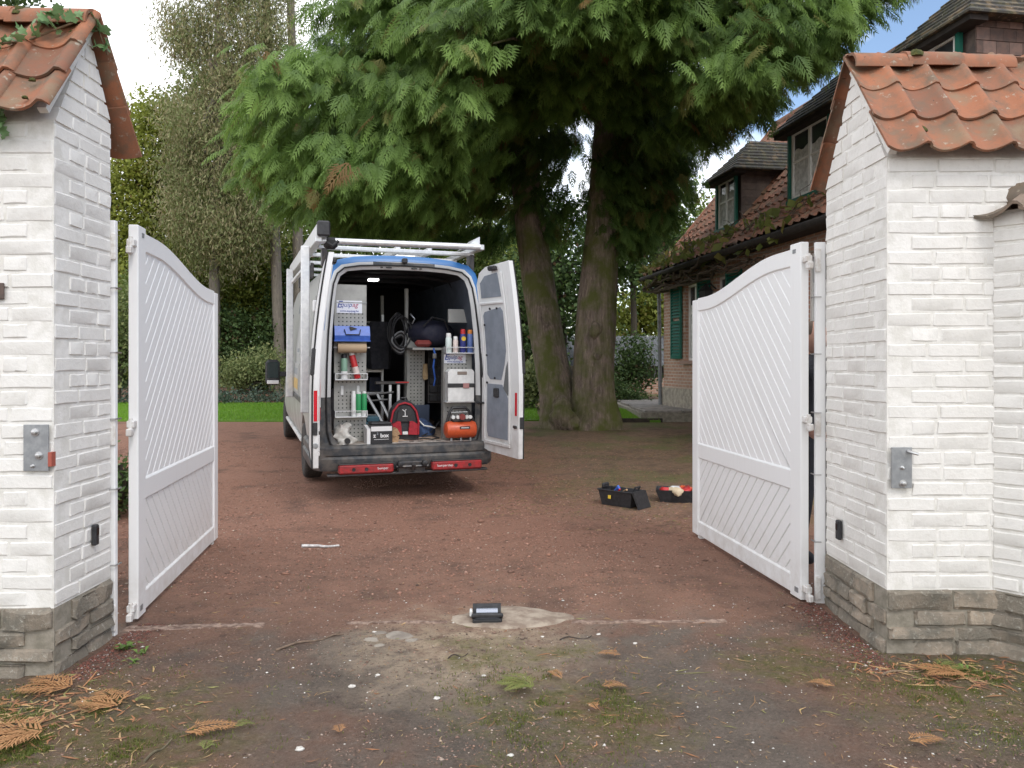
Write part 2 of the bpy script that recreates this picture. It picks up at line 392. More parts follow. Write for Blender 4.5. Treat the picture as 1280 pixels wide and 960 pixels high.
    c = mixc(nt, mth(nt, 'MULTIPLY', ramp(nt, nF, 0.40, 0.28), 0.6), c, (0.04, 0.03, 0.026))
    setin(nt, b.inputs['Base Color'], c); b.inputs['Roughness'].default_value = 0.95; b.inputs['Specular IOR Level'].default_value = 0.25
    bump(nt, b, mth(nt, 'ADD', mth(nt, 'ADD', nS, mth(nt, 'MULTIPLY', mth(nt, 'ADD', nF, nQ), 1.2)), nG), 0.9, 0.016)
    return m
M['ground'] = groundmat()
tag(obj('ground', gme, M['ground']), 'red brown driveway of compacted fines and gravel', kind='structure')

# lawns and paved terrace -----------------------------------------------------
M['turf'] = pmat('turf', (0.10, 0.21, 0.02), (0.14, 0.27, 0.03), 4, 0.9, bmp=0.6, bscale=90, bdist=0.02)
def sheet(name, poly, dz, mat, step=0.4):
    # a sheet over the terrain inside a convex polygon (x,y)
    mb = bmesh.new(); vs = [mb.verts.new((p[0], p[1], 0)) for p in poly]; f = mb.faces.new(vs)
    x0 = min(p[0] for p in poly); x1 = max(p[0] for p in poly); y0 = min(p[1] for p in poly); y1 = max(p[1] for p in poly)
    for k in np.arange(y0 + step, y1, step): bmesh.ops.bisect_plane(mb, geom=mb.verts[:] + mb.edges[:] + mb.faces[:], plane_co=(0, k, 0), plane_no=(0, 1, 0))
    for v in mb.verts: v.co.z = float(gz(v.co.y)) + dz
    ext = bmesh.ops.extrude_face_region(mb, geom=mb.faces[:])
    for v in [e for e in ext['geom'] if isinstance(e, bmesh.types.BMVert)]: v.co.z -= dz + 0.15
    bmesh.ops.recalc_face_normals(mb, faces=mb.faces[:])
    me = bpy.data.meshes.new(name); mb.to_mesh(me); mb.free()
    return tag(obj(name, me, mat), kind='structure')
lawnL = [(-14, 16.6), (-2.2, 16.35), (0.6, 16.6), (0.6, 21), (-14, 21)]
lawnR = [(0.9, 16.5), (3.15, 16.3), (2.4, 20.6), (0.9, 21)]
sheet('lawn', lawnL, 0.03, M['turf']); sheet('lawn.001', lawnR, 0.05, M['turf'])
def blades(name, poly, n, dz, label):
    pts = []; P = np.array(poly); x0, y0 = P.min(0); x1, y1 = P.max(0)
    q = rng.random((n*2, 2)) * (x1-x0, y1-y0) + (x0, y0); ins = np.ones(len(q), bool)
    for i in range(len(P)):
        a, b = P[i], P[(i+1) % len(P)]; ins &= ((b[0]-a[0])*(q[:,1]-a[1]) - (b[1]-a[1])*(q[:,0]-a[0])) > 0
    q = q[ins][:n]; m = len(q); h = 0.035 + 0.03*rng.random(m); an = rng.random(m)*6.28; w = 0.007
    base = np.stack([q[:,0], q[:,1], gz(q[:,1]) + dz], 1)
    dx = np.stack([np.cos(an)*w, np.sin(an)*w, 0*an], 1); tip = base + np.stack([rng.normal(0,.015,m), rng.normal(0,.015,m), h], 1)
    v = np.stack([base-dx, base+dx, tip], 1).reshape(-1, 3); f = np.arange(3*m).reshape(-1, 3)
    t = np.ones((m, 4)); t[:,0] = rng.random(m); t[:,1] = (rng.random(m) > .95)*.6; 
    o = obj(name, fastmesh(name, v, f, np.repeat(t, 3, 0)), leafmat('grass_blade', (0.14,0.29,0.025), (0.24,0.42,0.05), (0.25,0.22,0.08)))
    return tag(o, label, 'grass', kind='stuff')
blades('lawn_grass', lawnL, 60000, 0.028, 'short bright green grass of the lawn beyond the van')
blades('lawn_grass', lawnR, 16000, 0.048, 'short bright green grass beside the big tree trunk')

M['pave'] = pmat('terrace_paving', (0.30, 0.27, 0.24), (0.20, 0.18, 0.16), 7, 0.9, rnd=0.15, bmp=0.4, bscale=40)
terr = MB(); terr.box((2.75, 16.4, 0.1), (5.2, 22.2, 0.40)); terr.build('terrace', M['stone_mortar']); tag(bpy.data.objects['terrace'], kind='structure')
pv = MB(); pv.box((-0.5,-0.5,0),(0.5,0.5,0.045), bev=0.02); pvm = pv.mesh('paver')
yy = 16.45
k = 0
while yy < 21.6:
    w = 0.55 + 0.2*random.random(); xx = 2.8 + 0.2*random.random()
    while xx < 5.1:
        l = 0.5 + 0.5*random.random(); o = obj('paver', pvm, M['pave'], bpy.data.objects['terrace']); o.location = (xx+l/2, yy+w/2, 0.397 + .008*random.random()); o.scale = (l-.02, w-.02, 1); xx += l
    yy += w
ed = thing('lawn_edging', 'dark timber edging board along the small lawn beside the tree', 'edging', (2.0, 16.35, float(gz(16.35))))
MB().box((-1.05, -0.03, -0.05), (1.2, 0.02, 0.085), bev=.008).build('board', pmat('dark_timber', (0.035,0.028,0.022), (0.06,0.045,0.035), 9, 0.9), ed)

# concrete pad, sill, stuff on the ground ------------------------------------------
def patch(name, cx, cy, rx, ry, h, mat, label=None, cat=None, seed=0, kind=None, n=34, rings=7, wob=.22):
    vs = [(cx, cy, float(gh(cx, cy)) + h)]; fs = []
    for r in range(1, rings+1):
        for k in range(n):
            t = 2*math.pi*k/n; w = 1 + wob*(float(vnoise(math.cos(t)*1.7+9+seed, math.sin(t)*1.7+4, 5+seed)) - .5)*2 + wob*.5*(float(vnoise(math.cos(t)*6+9+seed, math.sin(t)*6+4, 8+seed)) - .5)
            q = r/rings; x = cx + rx*q*w*math.cos(t); y = cy + ry*q*w*math.sin(t)
            e = h*(1 - q**5*1.0) - (0.012 if r == rings else 0)
            vs.append((x, y, float(gh(x, y)) + e + .003*(float(vnoise(x*30, y*30, 3))-.5)))
    for k in range(n): fs.append((0, 1+k, 1+(k+1) % n))
    for r in range(rings-1):
        for k in range(n): a = 1+r*n+k; b = 1+r*n+(k+1) % n; fs.append((a, a+n, b+n, b))
    me = bpy.data.meshes.new(name); me.from_pydata(vs, [], fs); o = obj(name, me, mat, smooth=True); tag(o, label, cat, kind=kind); return o
M['pad'] = pmat('pad_concrete', (0.36, 0.30, 0.235), (0.22, 0.165, 0.125), 11, 0.95, bmp=0.8, bscale=70, bdist=0.008)
patch('concrete_pad', 0.0, 4.36, 0.36, 0.21, 0.010, M['pad'], kind='structure', wob=.16)
patch('worn_concrete', -0.60, 4.06, 0.085, 0.065, 0.007, M['concrete'], kind='structure', seed=3, n=18, rings=4)
for i, (a, b, r) in enumerate(((-0.70, 4.09, .035), (-0.73, 4.0, .038), (-0.52, 4.0, .034), (-0.68, 3.93, .028))):
    patch('worn_concrete', a, b, r*1.3, r*.8, 0.006, M['concrete'], kind='structure', seed=5+i, n=12, rings=3)
M['sill'] = pmat('sill_concrete', (0.32, 0.23, 0.18), (0.13, 0.08, 0.06), 26, 0.95, bmp=0.8, bscale=60, bdist=0.008)
def sill(xa, ya, xb, yb, w, lab):
    n = 60; vs = []; fs = []
    for i in range(n+1):
        t = i/n; x = xa+(xb-xa)*t; y = ya+(yb-ya)*t
        ww = w*(0.45+.6*float(vnoise(x*7, 3, 4))+.5*float(vnoise(x*23, 5, 9))); g = float(gh(x, y)); e = 1 if 0 < i < n else .1
        vs += [(x, y-ww*.5, g-.01), (x, y-ww*.4, g+.002*e+.006*float(vnoise(x*13,1,7))*e), (x, y+ww*.4, g+.003*e+.006*float(vnoise(x*15,2,8))*e), (x, y+ww*.5, g-.01)]
    for i in range(n):
        for k in range(3): a = i*4+k; fs.append((a, a+4, a+5, a+1))
    me = bpy.data.meshes.new('sill_strip'); me.from_pydata(vs, [], fs); o = obj('sill_strip', me, M['sill'], smooth=True); tag(o, lab, kind='structure')
sill(-2.10, 4.17, -1.36, 4.22, 0.085, 'worn concrete threshold strip by the left leaf'); sill(-0.92, 4.26, -0.36, 4.28, 0.045, 'thin worn threshold strip'); sill(0.33, 4.27, 1.20, 4.30, 0.05, 'thin worn threshold strip')

# ------------------------------------------------------------------ pillars
def brick_unit(seed, wx, wz, dp=.034, jy=.020, jz=.042):
    # unit brick: x -.5...5, y (outwards) -.5 .. .5, z -.5...5 ; rounded, uneven front
    r = random.Random(seed); nx_, nz_ = 5, 4
    xs = [-.5, -.5+wx, r.uniform(-.1,.1), .5-wx, .5]; zs = [-.5, -.5+wz, .5-wz, .5]
    vs = []; fs = []
    for j in range(nz_):
        for i in range(nx_):
            e = (i in (0, nx_-1)) or (j in (0, nz_-1)); cn = (i in (0, nx_-1)) and (j in (0, nz_-1))
            vs.append((xs[i] + r.uniform(-.022,.022)*(1 if not e else .7), (.5-dp if e else .5) + r.uniform(-jy,jy), zs[j]*(.90 if cn else 1) + r.uniform(-jz,jz)))
    for j in range(nz_-1):
        for i in range(nx_-1): a = j*nx_+i; fs.append((a+1, a, a+nx_, a+nx_+1))
    ring = [i for i in range(nx_)] + [j*nx_+nx_-1 for j in range(1, nz_)] + [(nz_-1)*nx_+i for i in range(nx_-2, -1, -1)] + [j*nx_ for j in range(nz_-2, 0, -1)]
    o = len(vs)
    for q in ring: vs.append((vs[q][0], -.5, vs[q][2]))
    m = len(ring)
    for k in range(m): fs.append((ring[k], ring[(k+1) % m], o+(k+1) % m, o+k))
    fs.append(tuple(range(o+m-1, o-1, -1)))
    me = bpy.data.meshes.new('brick'); me.from_pydata(vs, [], fs)
    bm = bmesh.new(); bm.from_mesh(me); bmesh.ops.recalc_face_normals(bm, faces=bm.faces); bm.to_mesh(me); bm.free()
    smooth_mesh(me, 14); return me
STRETCH = [brick_unit(10+i, .022, .08) for i in range(7)]
HEADER = [brick_unit(30+i, .045, .08) for i in range(5)]
STONES = [brick_unit(50+i, .06, .14, .08, .085, .075) for i in range(7)]
def clip_poly(poly, a, b, c):      # keep a*x+b*z<=c
    out = []
    for i in range(len(poly)):
        p, q = poly[i], poly[(i+1) % len(poly)]; dp = a*p[0]+b*p[1]-c; dq = a*q[0]+b*q[1]-c
        if dp <= 0: out.append(p)
        if dp*dq < 0: t = dp/(dp-dq); out.append((p[0]+(q[0]-p[0])*t, p[1]+(q[1]-p[1])*t))
    return out
def place_unit(meshes, name, parent, mat, o, u, n, u0, u1, z0, z1, proud, depth):
    me = random.choice(meshes); ob = obj(name, me, mat, parent)
    if len(me.materials) == 0: me.materials.append(mat)
    c = Vector(o) + Vector(u)*((u0+u1)/2) + Vector(n)*(proud - depth/2) + Vector((0,0,(z0+z1)/2))
    uu = Vector(u); nn = Vector(n); zz = Vector((0,0,1))
    if uu.cross(nn).dot(zz) < 0: uu = -uu
    m3 = Matrix((uu, nn, zz)).transposed()
    tilt = Matrix.Rotation(random.gauss(0, .004), 3, 'Y')
    ob.matrix_local = Matrix.Translation(c) @ (m3 @ tilt).to_4x4() @ Matrix.Diagonal((u1-u0, depth, z1-z0, 1))
    return ob
def face_bricks(parent, mat, o, u, n, W, z0, z1, course, start, gable=None, phase=0, endx=0.0, avg=.245, joint=.0135, corner_in=.125, end_in=.0):
    """courses of bricks on the face through o, along u, outward n.  start(c): inset of the first brick at u=0 in course c"""
    nc = int(round((z1-z0)/course)); ch = (z1-z0)/nc
    for c in range(nc):
        a = z0 + c*ch + joint/2; b = z0 + (c+1)*ch - joint/2
        lo, hi = start(c), W - end_in
        x = lo; first = True
        while x < hi - .02:
            hd = (c + phase) % 2 == 0
            l = (avg*(.92+.16*random.random())) if not hd else (avg*.5*(.9+.3*random.random()) if random.random() < .75 else avg)
            if first and (c + phase) % 2: l = avg*(.75+.3*random.random())
            first = False
            e = min(hi, x + l)
            if hi - e < .06: e = hi
            x0, x1 = x + joint/2, e - (joint/2 if e < hi else 0)
            if gable is not None:
                uc, zt, slope, ze = gable
                poly = [(x0, a), (x1, a), (x1, b), (x0, b)]
                # z <= zt - slope*|u-uc|
                poly = clip_poly(poly, slope, 1, zt + slope*uc); poly = clip_poly(poly, -slope, 1, zt - slope*uc)
                if len(poly) >= 3:
                    area = abs(sum(poly[i][0]*poly[(i+1) % len(poly)][1]-poly[(i+1) % len(poly)][0]*poly[i][1] for i in range(len(poly))))/2
                    if area > .0008:
                        if area > .97*(x1-x0)*(b-a):
                            place_unit(STRETCH if x1-x0 > .17 else HEADER, 'brick', parent, mat, o, u, n, x0, x1, a, b, random.uniform(.0015,.0045), .11)
                        else:
                            mb = MB(); O = Vector(o); U = Vector(u); Nn = Vector(n); pr = .006; k = len(poly)
                            f = [tuple(O+U*p[0]+Nn*pr+Vector((0,0,p[1]))) for p in poly]; g = [tuple(O+U*p[0]-Nn*.06+Vector((0,0,p[1]))) for p in poly]
                            mb.add(f+g, [tuple(range(k)), tuple(range(2*k-1, k-1, -1))] + [((i+1) % k, i, i+k, (i+1) % k+k) for i in range(k)])
                            mb.build('brick', mat, parent)
            else:
                place_unit(STRETCH if x1-x0 > .17 else HEADER, 'brick', parent, mat, o, u, n, x0, x1, a, b, random.uniform(.0015,.0045), .11)
            x = e
def face_stones(parent, mat, o, u, n, W, z0, z1, seed, start=0.0, courses=(.085,.06,.075,.095)):
    r = random.Random(seed); hs = list(courses); s = (z1-z0)/sum(hs); z = z0
    for c, h in enumerate(hs):
        h *= s; x = start(c) if callable(start) else start
        while x < W-.02:
            e = min(W, x + r.uniform(.16,.36))
            if W-e < .08: e = W
            place_unit(STONES, 'stone', parent, mat, o, u, n, x+.006, e-(.006 if e < W else 0), z+.005, z+h-.005, r.uniform(.010,.026), .14); x = e
        z += h
def pantile(w, l, th=.013, drop=.028, roll=.024, nseg=12):
    vs = []; fs = []
    def prof(t): return -drop*math.sin(math.pi*t/.72) if t < .72 else roll*math.sin(math.pi*(t-.72)/.28)
    n = nseg+1
    for side in (0, 1):
        for y in (0, l):
            for i in range(n):
                t = i/nseg; vs.append((t*w*1.06 - .03*w, y, prof(t)*(1 if y == 0 else .9) - (th if side else 0)))
    def id(s, y, i): return s*2*n + y*n + i
    for i in range(nseg):
        fs.append((id(0,0,i), id(0,0,i+1), id(0,1,i+1), id(0,1,i))); fs.append((id(1,0,i+1), id(1,0,i), id(1,1,i), id(1,1,i+1)))
        fs.append((id(0,0,i+1), id(0,0,i), id(1,0,i), id(1,0,i+1))); fs.append((id(0,1,i), id(0,1,i+1), id(1,1,i+1), id(1,1,i)))
    fs.append((id(0,0,0), id(0,1,0), id(1,1,0), id(1,0,0))); fs.append((id(0,1,nseg), id(0,0,nseg), id(1,0,nseg), id(1,1,nseg)))
    me = bpy.data.meshes.new('roof_tile'); me.from_pydata(vs, [], fs); me.update()
    bm = bmesh.new(); bm.from_mesh(me); bmesh.ops.recalc_face_normals(bm, faces=bm.faces); bm.to_mesh(me); bm.free()
    smooth_mesh(me, 50); return me
def pillar_roof(parent, x0, x1, yr, zr, half, zeave, w, rows=3, mirror=False):
    # two slopes of pantiles below the ridge (x along the ridge)
    run = half; rise = zr - zeave; sl_ = math.hypot(run, rise); step = sl_/rows; L_ = step*1.22
    me = pantile(w, L_); me.materials.append(M['tile'])
    ncol = int(math.ceil((x1-x0)/w - 1e-6)); th = math.atan2(rise, run)
    for sgn in (-1, 1):
        for r in range(rows):
            for c in range(ncol):
                o = obj('roof_tile', me, M['tile'], parent)
                # origin at the lower edge of the tile; y runs up the slope
                d = sl_ - r*step
                px = x0 + c*w; py = yr + sgn*d/sl_*run; pz = zr - d/sl_*rise
                up = Vector((0, -sgn*run/sl_, rise/sl_)); xx = Vector((1,0,0)) if sgn < 0 else Vector((-1,0,0)); zz = xx.cross(up)
                if sgn > 0: px += w
                lift = 0.016 + 0.007*(r > 0)
                m3 = Matrix((xx, up, zz)).transposed() @ Matrix.Rotation(random.gauss(-.040,.008), 3, 'X') @ Matrix.Rotation(random.gauss(0,.012), 3, 'Z')
                o.matrix_local = Matrix.Translation(Vector((px, py, pz)) + zz*(lift+.026)) @ m3.to_4x4()
def ridge_tiles(parent, x0, x1, yr, zr, n, r=.105):
    l = (x1-x0)/n
    for k in range(n):
        mb = MB(); vs = []; fs = []; sg = 12
        for (xq, rr) in ((0, r), (l+.02, r*.94)):
            for lay in (0, .016):
                for i in range(sg+1):
                    t = math.pi*(-.04 + 1.08*i/sg); vs.append((xq, math.cos(t)*(rr-lay), math.sin(t)*(rr-lay)*.92))
        q = sg+1
        for i in range(sg):
            fs += [(i, i+1, 2*q+i+1, 2*q+i), (q+i+1, q+i, 3*q+i, 3*q+i+1), (i+1, i, q+i, q+i+1), (2*q+i, 2*q+i+1, 3*q+i+1, 3*q+i)]
        fs += [(0, 2*q, 3*q, q), (sg, q+sg, 3*q+sg, 2*q+sg)]
        mb.add(vs, fs); mb.build('ridge_tile', M['tile'], parent, smooth=True, loc=(x0+k*l, yr+random.gauss(0,.004), zr+.01*(k % 2)-.045))

def build_pillar(label, side, xin, y0, y1, width, ztop_apex, ze, ym=None):
    """side +1: the pillar stands right of the opening (its inner face looks to -X)"""
    p = thing('gate_pillar', label, 'pillar', (xin, y0, 0), 0, 'brick gate pillars')
    D = y1 - y0; zp = .315; sx = side
    core = MB(); g = .0015
    ym = ym or D/2
    zr_ = ztop_apex - (D-ym)*(ztop_apex-ze)/ym; pr = [(g, -.3), (D-g, -.3), (D-g, zr_-.01), (ym, ztop_apex-.01), (g, ze)]
    core.prism(pr, sx*g, sx*(width-g), 'x'); core.build('mortar', M['mortar'], p)
    slope = (ztop_apex-ze)/ym
    ui = (0,1,0); ni = (-sx,0,0); uf = (sx,0,0); nf = (0,-1,0)
    # front face: stone courses then brick
    cs = .0765
    # odd courses: the front brick runs through the corner; even: the inner one does
    face_bricks(p, M['paint'], (0,0,0), uf, nf, width, zp, ze, cs, lambda c: 0.0 if c % 2 else .118, phase=0, avg=.27)
    face_bricks(p, M['paint'], (0,0,0), ui, ni, D, zp, ze, cs, lambda c: .118 if c % 2 else 0.0, phase=1, avg=.25)
    face_bricks(p, M['paint'], (0,0,0), ui, ni, D, ze, ztop_apex, cs, lambda c: 0.0, gable=(ym, ztop_apex, slope, ze), avg=.25)
    face_bricks(p, M['paint'], (0,D,0), uf, (0,1,0), width, zp, ze, cs, lambda c: .12 if c % 2 else .0, phase=0, avg=.27) if False else None
    mp_ = MB(); mp_.box((sx*.0, .0, -.3), (sx*width, D, zp-.004)); mp_.build('plinth_mortar', M['stone_mortar'], p)
    face_stones(p, M['stone'], (0,0,0), uf, nf, width, -.03, zp, 3+side, lambda c: 0.0 if c % 2 else .13)
    face_stones(p, M['stone'], (0,0,0), ui, ni, D, -.03, zp, 11+side, lambda c: .13 if c % 2 else 0.0)
    return p
PL = build_pillar('left white painted brick pillar with ivy on its tiled cap', -1, -2.115, 3.55, 4.05, 1.1, 3.10, 2.56, .285)
PR = build_pillar('right white painted brick pillar with flaring side wall', 1, 1.872, 3.84, 4.58, .72, 3.04, 2.47)
pillar_roof(PL, -1.12, .035, .285, 3.13, .40, 2.57, .235)
pillar_roof(PR, -.045, .80, .37, 3.065, .46, 2.475, .205)
ridge_tiles(PL, -1.10, .02, .285, 3.16, 3, .10)
ridge_tiles(PR, -.03, .82, .37, 3.09, 3, .10)
# mortar bedding under the verges
for P_, xs, yr, zr, hf, zE in ((PL, (-.03, .012), .285, 3.125, .37, 2.60), (PR, (-.012, .03), .37, 3.06, .43, 2.50)):
    for sg in (-1,):
        mb = MB(); n = Vector((0, sg*(zr-zE), hf)).normalized()
        a = Vector((0, yr, zr)); b = Vector((0, yr+sg*hf, zE)); 
        q = [a - n*.035, b - n*.035, b - n*.004, a - n*.004]
        mb.prism([(v.y, v.z) for v in q], xs[0], xs[1], 'x'); mb.build('verge_mortar', M['mortar'], P_)
# moss cushions on tiles
def cushion(parent, loc, r, n):
    mb = MB(); rr = random.Random(int(loc[0]*997))
    mb.lathe([(r, -.3*r), (r*.98, .1*r), (r*.75, .5*r), (r*.3, .75*r), (.001, .78*r)], 10)
    o = mb.build('moss_cushion', M['moss'], parent, smooth=True); o.location = loc
    for v in o.data.vertices: v.co *= 1 + rr.uniform(-.22,.22)
    return o
def on_slope(yr, zr, half, ze, x, t, lift=.03):      # front slope point, t = 0 ridge .. 1 eave
    n = Vector((0, -(zr-ze), half)).normalized(); return Vector((x, yr-half*t, zr-(zr-ze)*t)) + n*lift
for x, t, r in ((.155, .83, .027),): cushion(PR, on_slope(.37,3.065,.46,2.475,x,t,.032), r, 0)
cushion(PR, (.30, .30, 3.105), .036, 0)
for x, t, r in ((-.075,.74,.014),(-.06,.93,.012),(-.26,.72,.022),(-.262,.64,.018),(-.255,.80,.014),(-.29,.94,.016),(-.30,.86,.012)): cushion(PL, on_slope(.285,3.13,.40,2.57,x,t,.035), r, 0)
cushion(PL, (-.30, .225, 3.180), .024, 0); cushion(PL, (-.30, .20, 3.150), .022, 0)

# flaring wall right of the right pillar
wa = Vector((2.385, 3.86, 0)); wdv = Vector((.66, -.75, 0)).normalized(); wn = Vector((-wdv.y, wdv.x, 0)); wn = wn if wn.y < 0 else -wn
W_ = thing('flaring_wall', 'low white painted brick wall flaring out from the right pillar', 'wall', tuple(wa))
mb = MB(); LW = 1.5; c0 = -wn*.25
def wq(a, b): return [tuple(Vector((0,0,0))+wdv*a[0]-wn*a[1]) for a in b]
q = [(-.12, .004), (LW, .004), (LW, .25), (-.12, .25)]
for (za, zb, nm, mt) in ((.311, 2.2, 'mortar', M['mortar']), (-.3, .311, 'plinth_mortar', M['stone_mortar'])):
    mb = MB(); vs = [tuple(wdv*a - wn*b + Vector((0,0,z))) for z in (za, zb) for a, b in q]
    mb.add(vs, [(3,2,1,0),(4,5,6,7),(0,1,5,4),(1,2,6,5),(2,3,7,6),(3,0,4,7)]); mb.build(nm, mt, W_)
face_bricks(W_, M['paint'], (0,0,0), tuple(wdv), tuple(wn), LW, .315, 2.19, .0765, lambda c: 0.02, avg=.25)
face_stones(W_, M['stone'], (0,0,0), tuple(wdv), tuple(wn), LW, -.03, .315, 21)
cme = pantile(.24, .30, th=.016, drop=.03, roll=.03)
cme.materials.append(M['old_tile'])
for k in range(7):
    for r in (0,):
        o = obj('coping_tile', cme, M['old_tile'], W_)
        up = (-wn*.93 + Vector((0,0,.36))).normalized(); xx = wdv; zz = xx.cross(up)
        if zz.z < 0: xx = -wdv; zz = xx.cross(up)
        o.matrix_local = Matrix.Translation(wdv*(-.07+.235*(k + (0 if xx == wdv else 1))) + wn*.085 + Vector((0,0,2.20))) @ Matrix((xx, up, zz)).transposed().to_4x4()
for k in range(5):
    mb = MB(); mb.lathe([(.085,0),(.08,.34)], 12, axis='X'); o = mb.build('coping_tile', M['old_tile'], W_, smooth=True)
    o.matrix_local = Matrix.Translation(wdv*(-.02+.31*k) - wn*.13 + Vector((0,0,2.27))) @ Matrix((wdv, -wn, Vector((0,0,1)))).transposed().to_4x4()

# fittings on the pillars ------------------------------------------------------------
def bolt(mb, x, y, z, r=.011): mb.lathe([(r*1.7,0),(r*1.7,-.004),(r,-.0045),(r,-.016),(r*.6,-.017)], 10, axis='Y', c=(x,y,z))
t = thing('steel_plate', 'grey steel mounting plate with two bolts on the left pillar', 'metal plate', (-2.185, 3.535, 1.055))
MB().box((-.058,-.008,-.107), (.058,0,.107), bev=.002).build('plate', M['steel'], t)
for bx, bz, br in ((-.002,.072,.011),(.016,-.035,.011),(-.012,-.083,.005)):
    mb = MB(); bolt(mb, bx, -.008, bz, br); mb.build('bolt', M['bolt'], t, smooth=True)
mb = MB(); mb.box((.058,-.012,-.085), (.075,.02,-.02)); mb.build('red_packer', pmat('red_packer', (.36,.09,.06), None, rough=.7), t)
t = thing('steel_plate', 'grey steel mounting plate with a bent bolt on the right pillar', 'metal plate', (1.935, 3.822, .925))
MB().box((-.051,-.008,-.102), (.051,0,.102), bev=.002).build('plate', M['steel'], t)
for bx, bz, br in ((0,0,.006),(.004,-.078,.011)):
    mb = MB(); bolt(mb, bx, -.008, bz, br); mb.build('bolt', M['bolt'], t, smooth=True)
mb = MB(); mb.tube([(.028,-.008,.083),(.038,-.04,.078),(.062,-.045,.072)], .008, 7); mb.build('bolt', M['bolt'], t, smooth=True)
t = thing('photocell', 'small black gate sensor on the inner face of the left pillar', 'gate sensor', (-2.107, 3.87, .58))
MB().box((-.004,-.018,-.052), (.022,.018,.052), bev=.006).build('housing', M['black_plastic'], t); MB().box((.0215,-.011,.0), (.024,.011,.035)).build('lens', pmat('dark_lens', (.01,.01,.012), None, rough=.08), t)
t = thing('photocell', 'small black gate sensor on the inner face of the right pillar', 'gate sensor', (1.862, 4.36, .50))
MB().box((-.022,-.02,-.055), (.004,.02,.055), bev=.006).build('housing', M['black_plastic'], t); MB().box((-.024,-.012,.0), (-.0215,.012,.035)).build('lens', bpy.data.materials['dark_lens'], t)
t = thing('house_number_plate', 'small brown enamel house number plate on the left pillar', 'number plate', (-2.385, 3.538, 1.775))
MB().box((-.052,-.008,-.038), (.052,0,.038), bev=.004).build('plate', pmat('brown_enamel', (.10,.06,.045), (.07,.045,.035), 30, .35), t)
text('number', '8', .062, pmat('cream_enamel', (.72,.68,.55), None, rough=.4), t, (.018,-.0085,0), (R(90),0,0), bold=.0015)

# ivy over the left cap
M['ivy'] = leafmat('ivy_leaf', (.11,.22,.08), (.20,.32,.14), (.3,.3,.1), .25, .4)
iv = thing('ivy', 'ivy trailing over the terracotta cap of the left pillar', 'ivy', (-2.115, 3.55, 2.9))
def leafmesh(seed):
    r = random.Random(seed); pts = [(0,0),(.35,-.12),(.55,.18),(.36,.32),(.5,.62),(.2,.62),(0,1),(-.2,.62),(-.5,.62),(-.36,.32),(-.55,.18),(-.35,-.12)]
    v = [(0,.35,.06)] + [(x*(1+r.uniform(-.1,.1)), y*(1+r.uniform(-.1,.1)), r.uniform(-.07,.07)-.12*abs(x)) for x, y in pts]
    f = [(0, i, i % 12 + 1) for i in range(1, 13)]; me = bpy.data.meshes.new('leaf'); me.from_pydata(v, [], f)
    a = me.color_attributes.new('tone','FLOAT_COLOR','POINT'); tn = r.random(); a.data.foreach_set('color', [tn, 0, 0, 1]*13); me.materials.append(M['ivy']); smooth_mesh(me, 80); return me
LEAVES = [leafmesh(i) for i in range(6)]
stem = MB(); base = Vector((-2.115, 3.55, 2.9))
path = [on_slope(.285,3.13,.40,2.57,x,t,.055) for x, t in ((-.62,.42),(-.45,.40),(-.32,.36),(-.20,.34),(-.10,.20),(-.02,.10))] + [Vector((.05,.285,3.11)), Vector((.075,.33,3.0))]
path = [p + Vector((-2.115,3.55,0)) - base for p in path]
stem.tube(path, .005, 6); stem.build('stem', pmat('ivy_stem', (.14,.09,.05), None, rough=.9), iv)
for k in range(92):
    i = random.random()*(len(path)-1); a = int(i); p = path[a].lerp(path[a+1], i-a)
    if i < 4 and random.random() < .25: continue
    o = obj('leaf', random.choice(LEAVES), None, iv); s = random.uniform(.032,.062)
    o.location = p + Vector((random.uniform(-.05,.05), random.uniform(-.055,.03), random.uniform(-.02,.045)))
    o.rotation_euler = (R(52+random.gauss(0,24)), random.gauss(0,.4), random.uniform(-2.6,2.6)); o.scale = (s,)*3
iv2 = thing('ivy', 'dark ivy sprig hanging below the eave of the left pillar', 'ivy', (-2.36, 3.5, 2.55))
MB().tube([(-.12,.05,.06),(-.02,.02,.04),(0,0,-.06)], .004, 6).build('stem', bpy.data.materials['ivy_stem'], iv2)
for k in range(20):
    o = obj('leaf', random.choice(LEAVES), None, iv2); s = random.uniform(.035,.055); o.location = (random.gauss(0,.035), random.gauss(0,.02), random.uniform(-.11,.05)); o.rotation_euler = (R(75+random.gauss(0,20)), random.gauss(0,.4), random.uniform(-3,3)); o.scale = (s,)*3

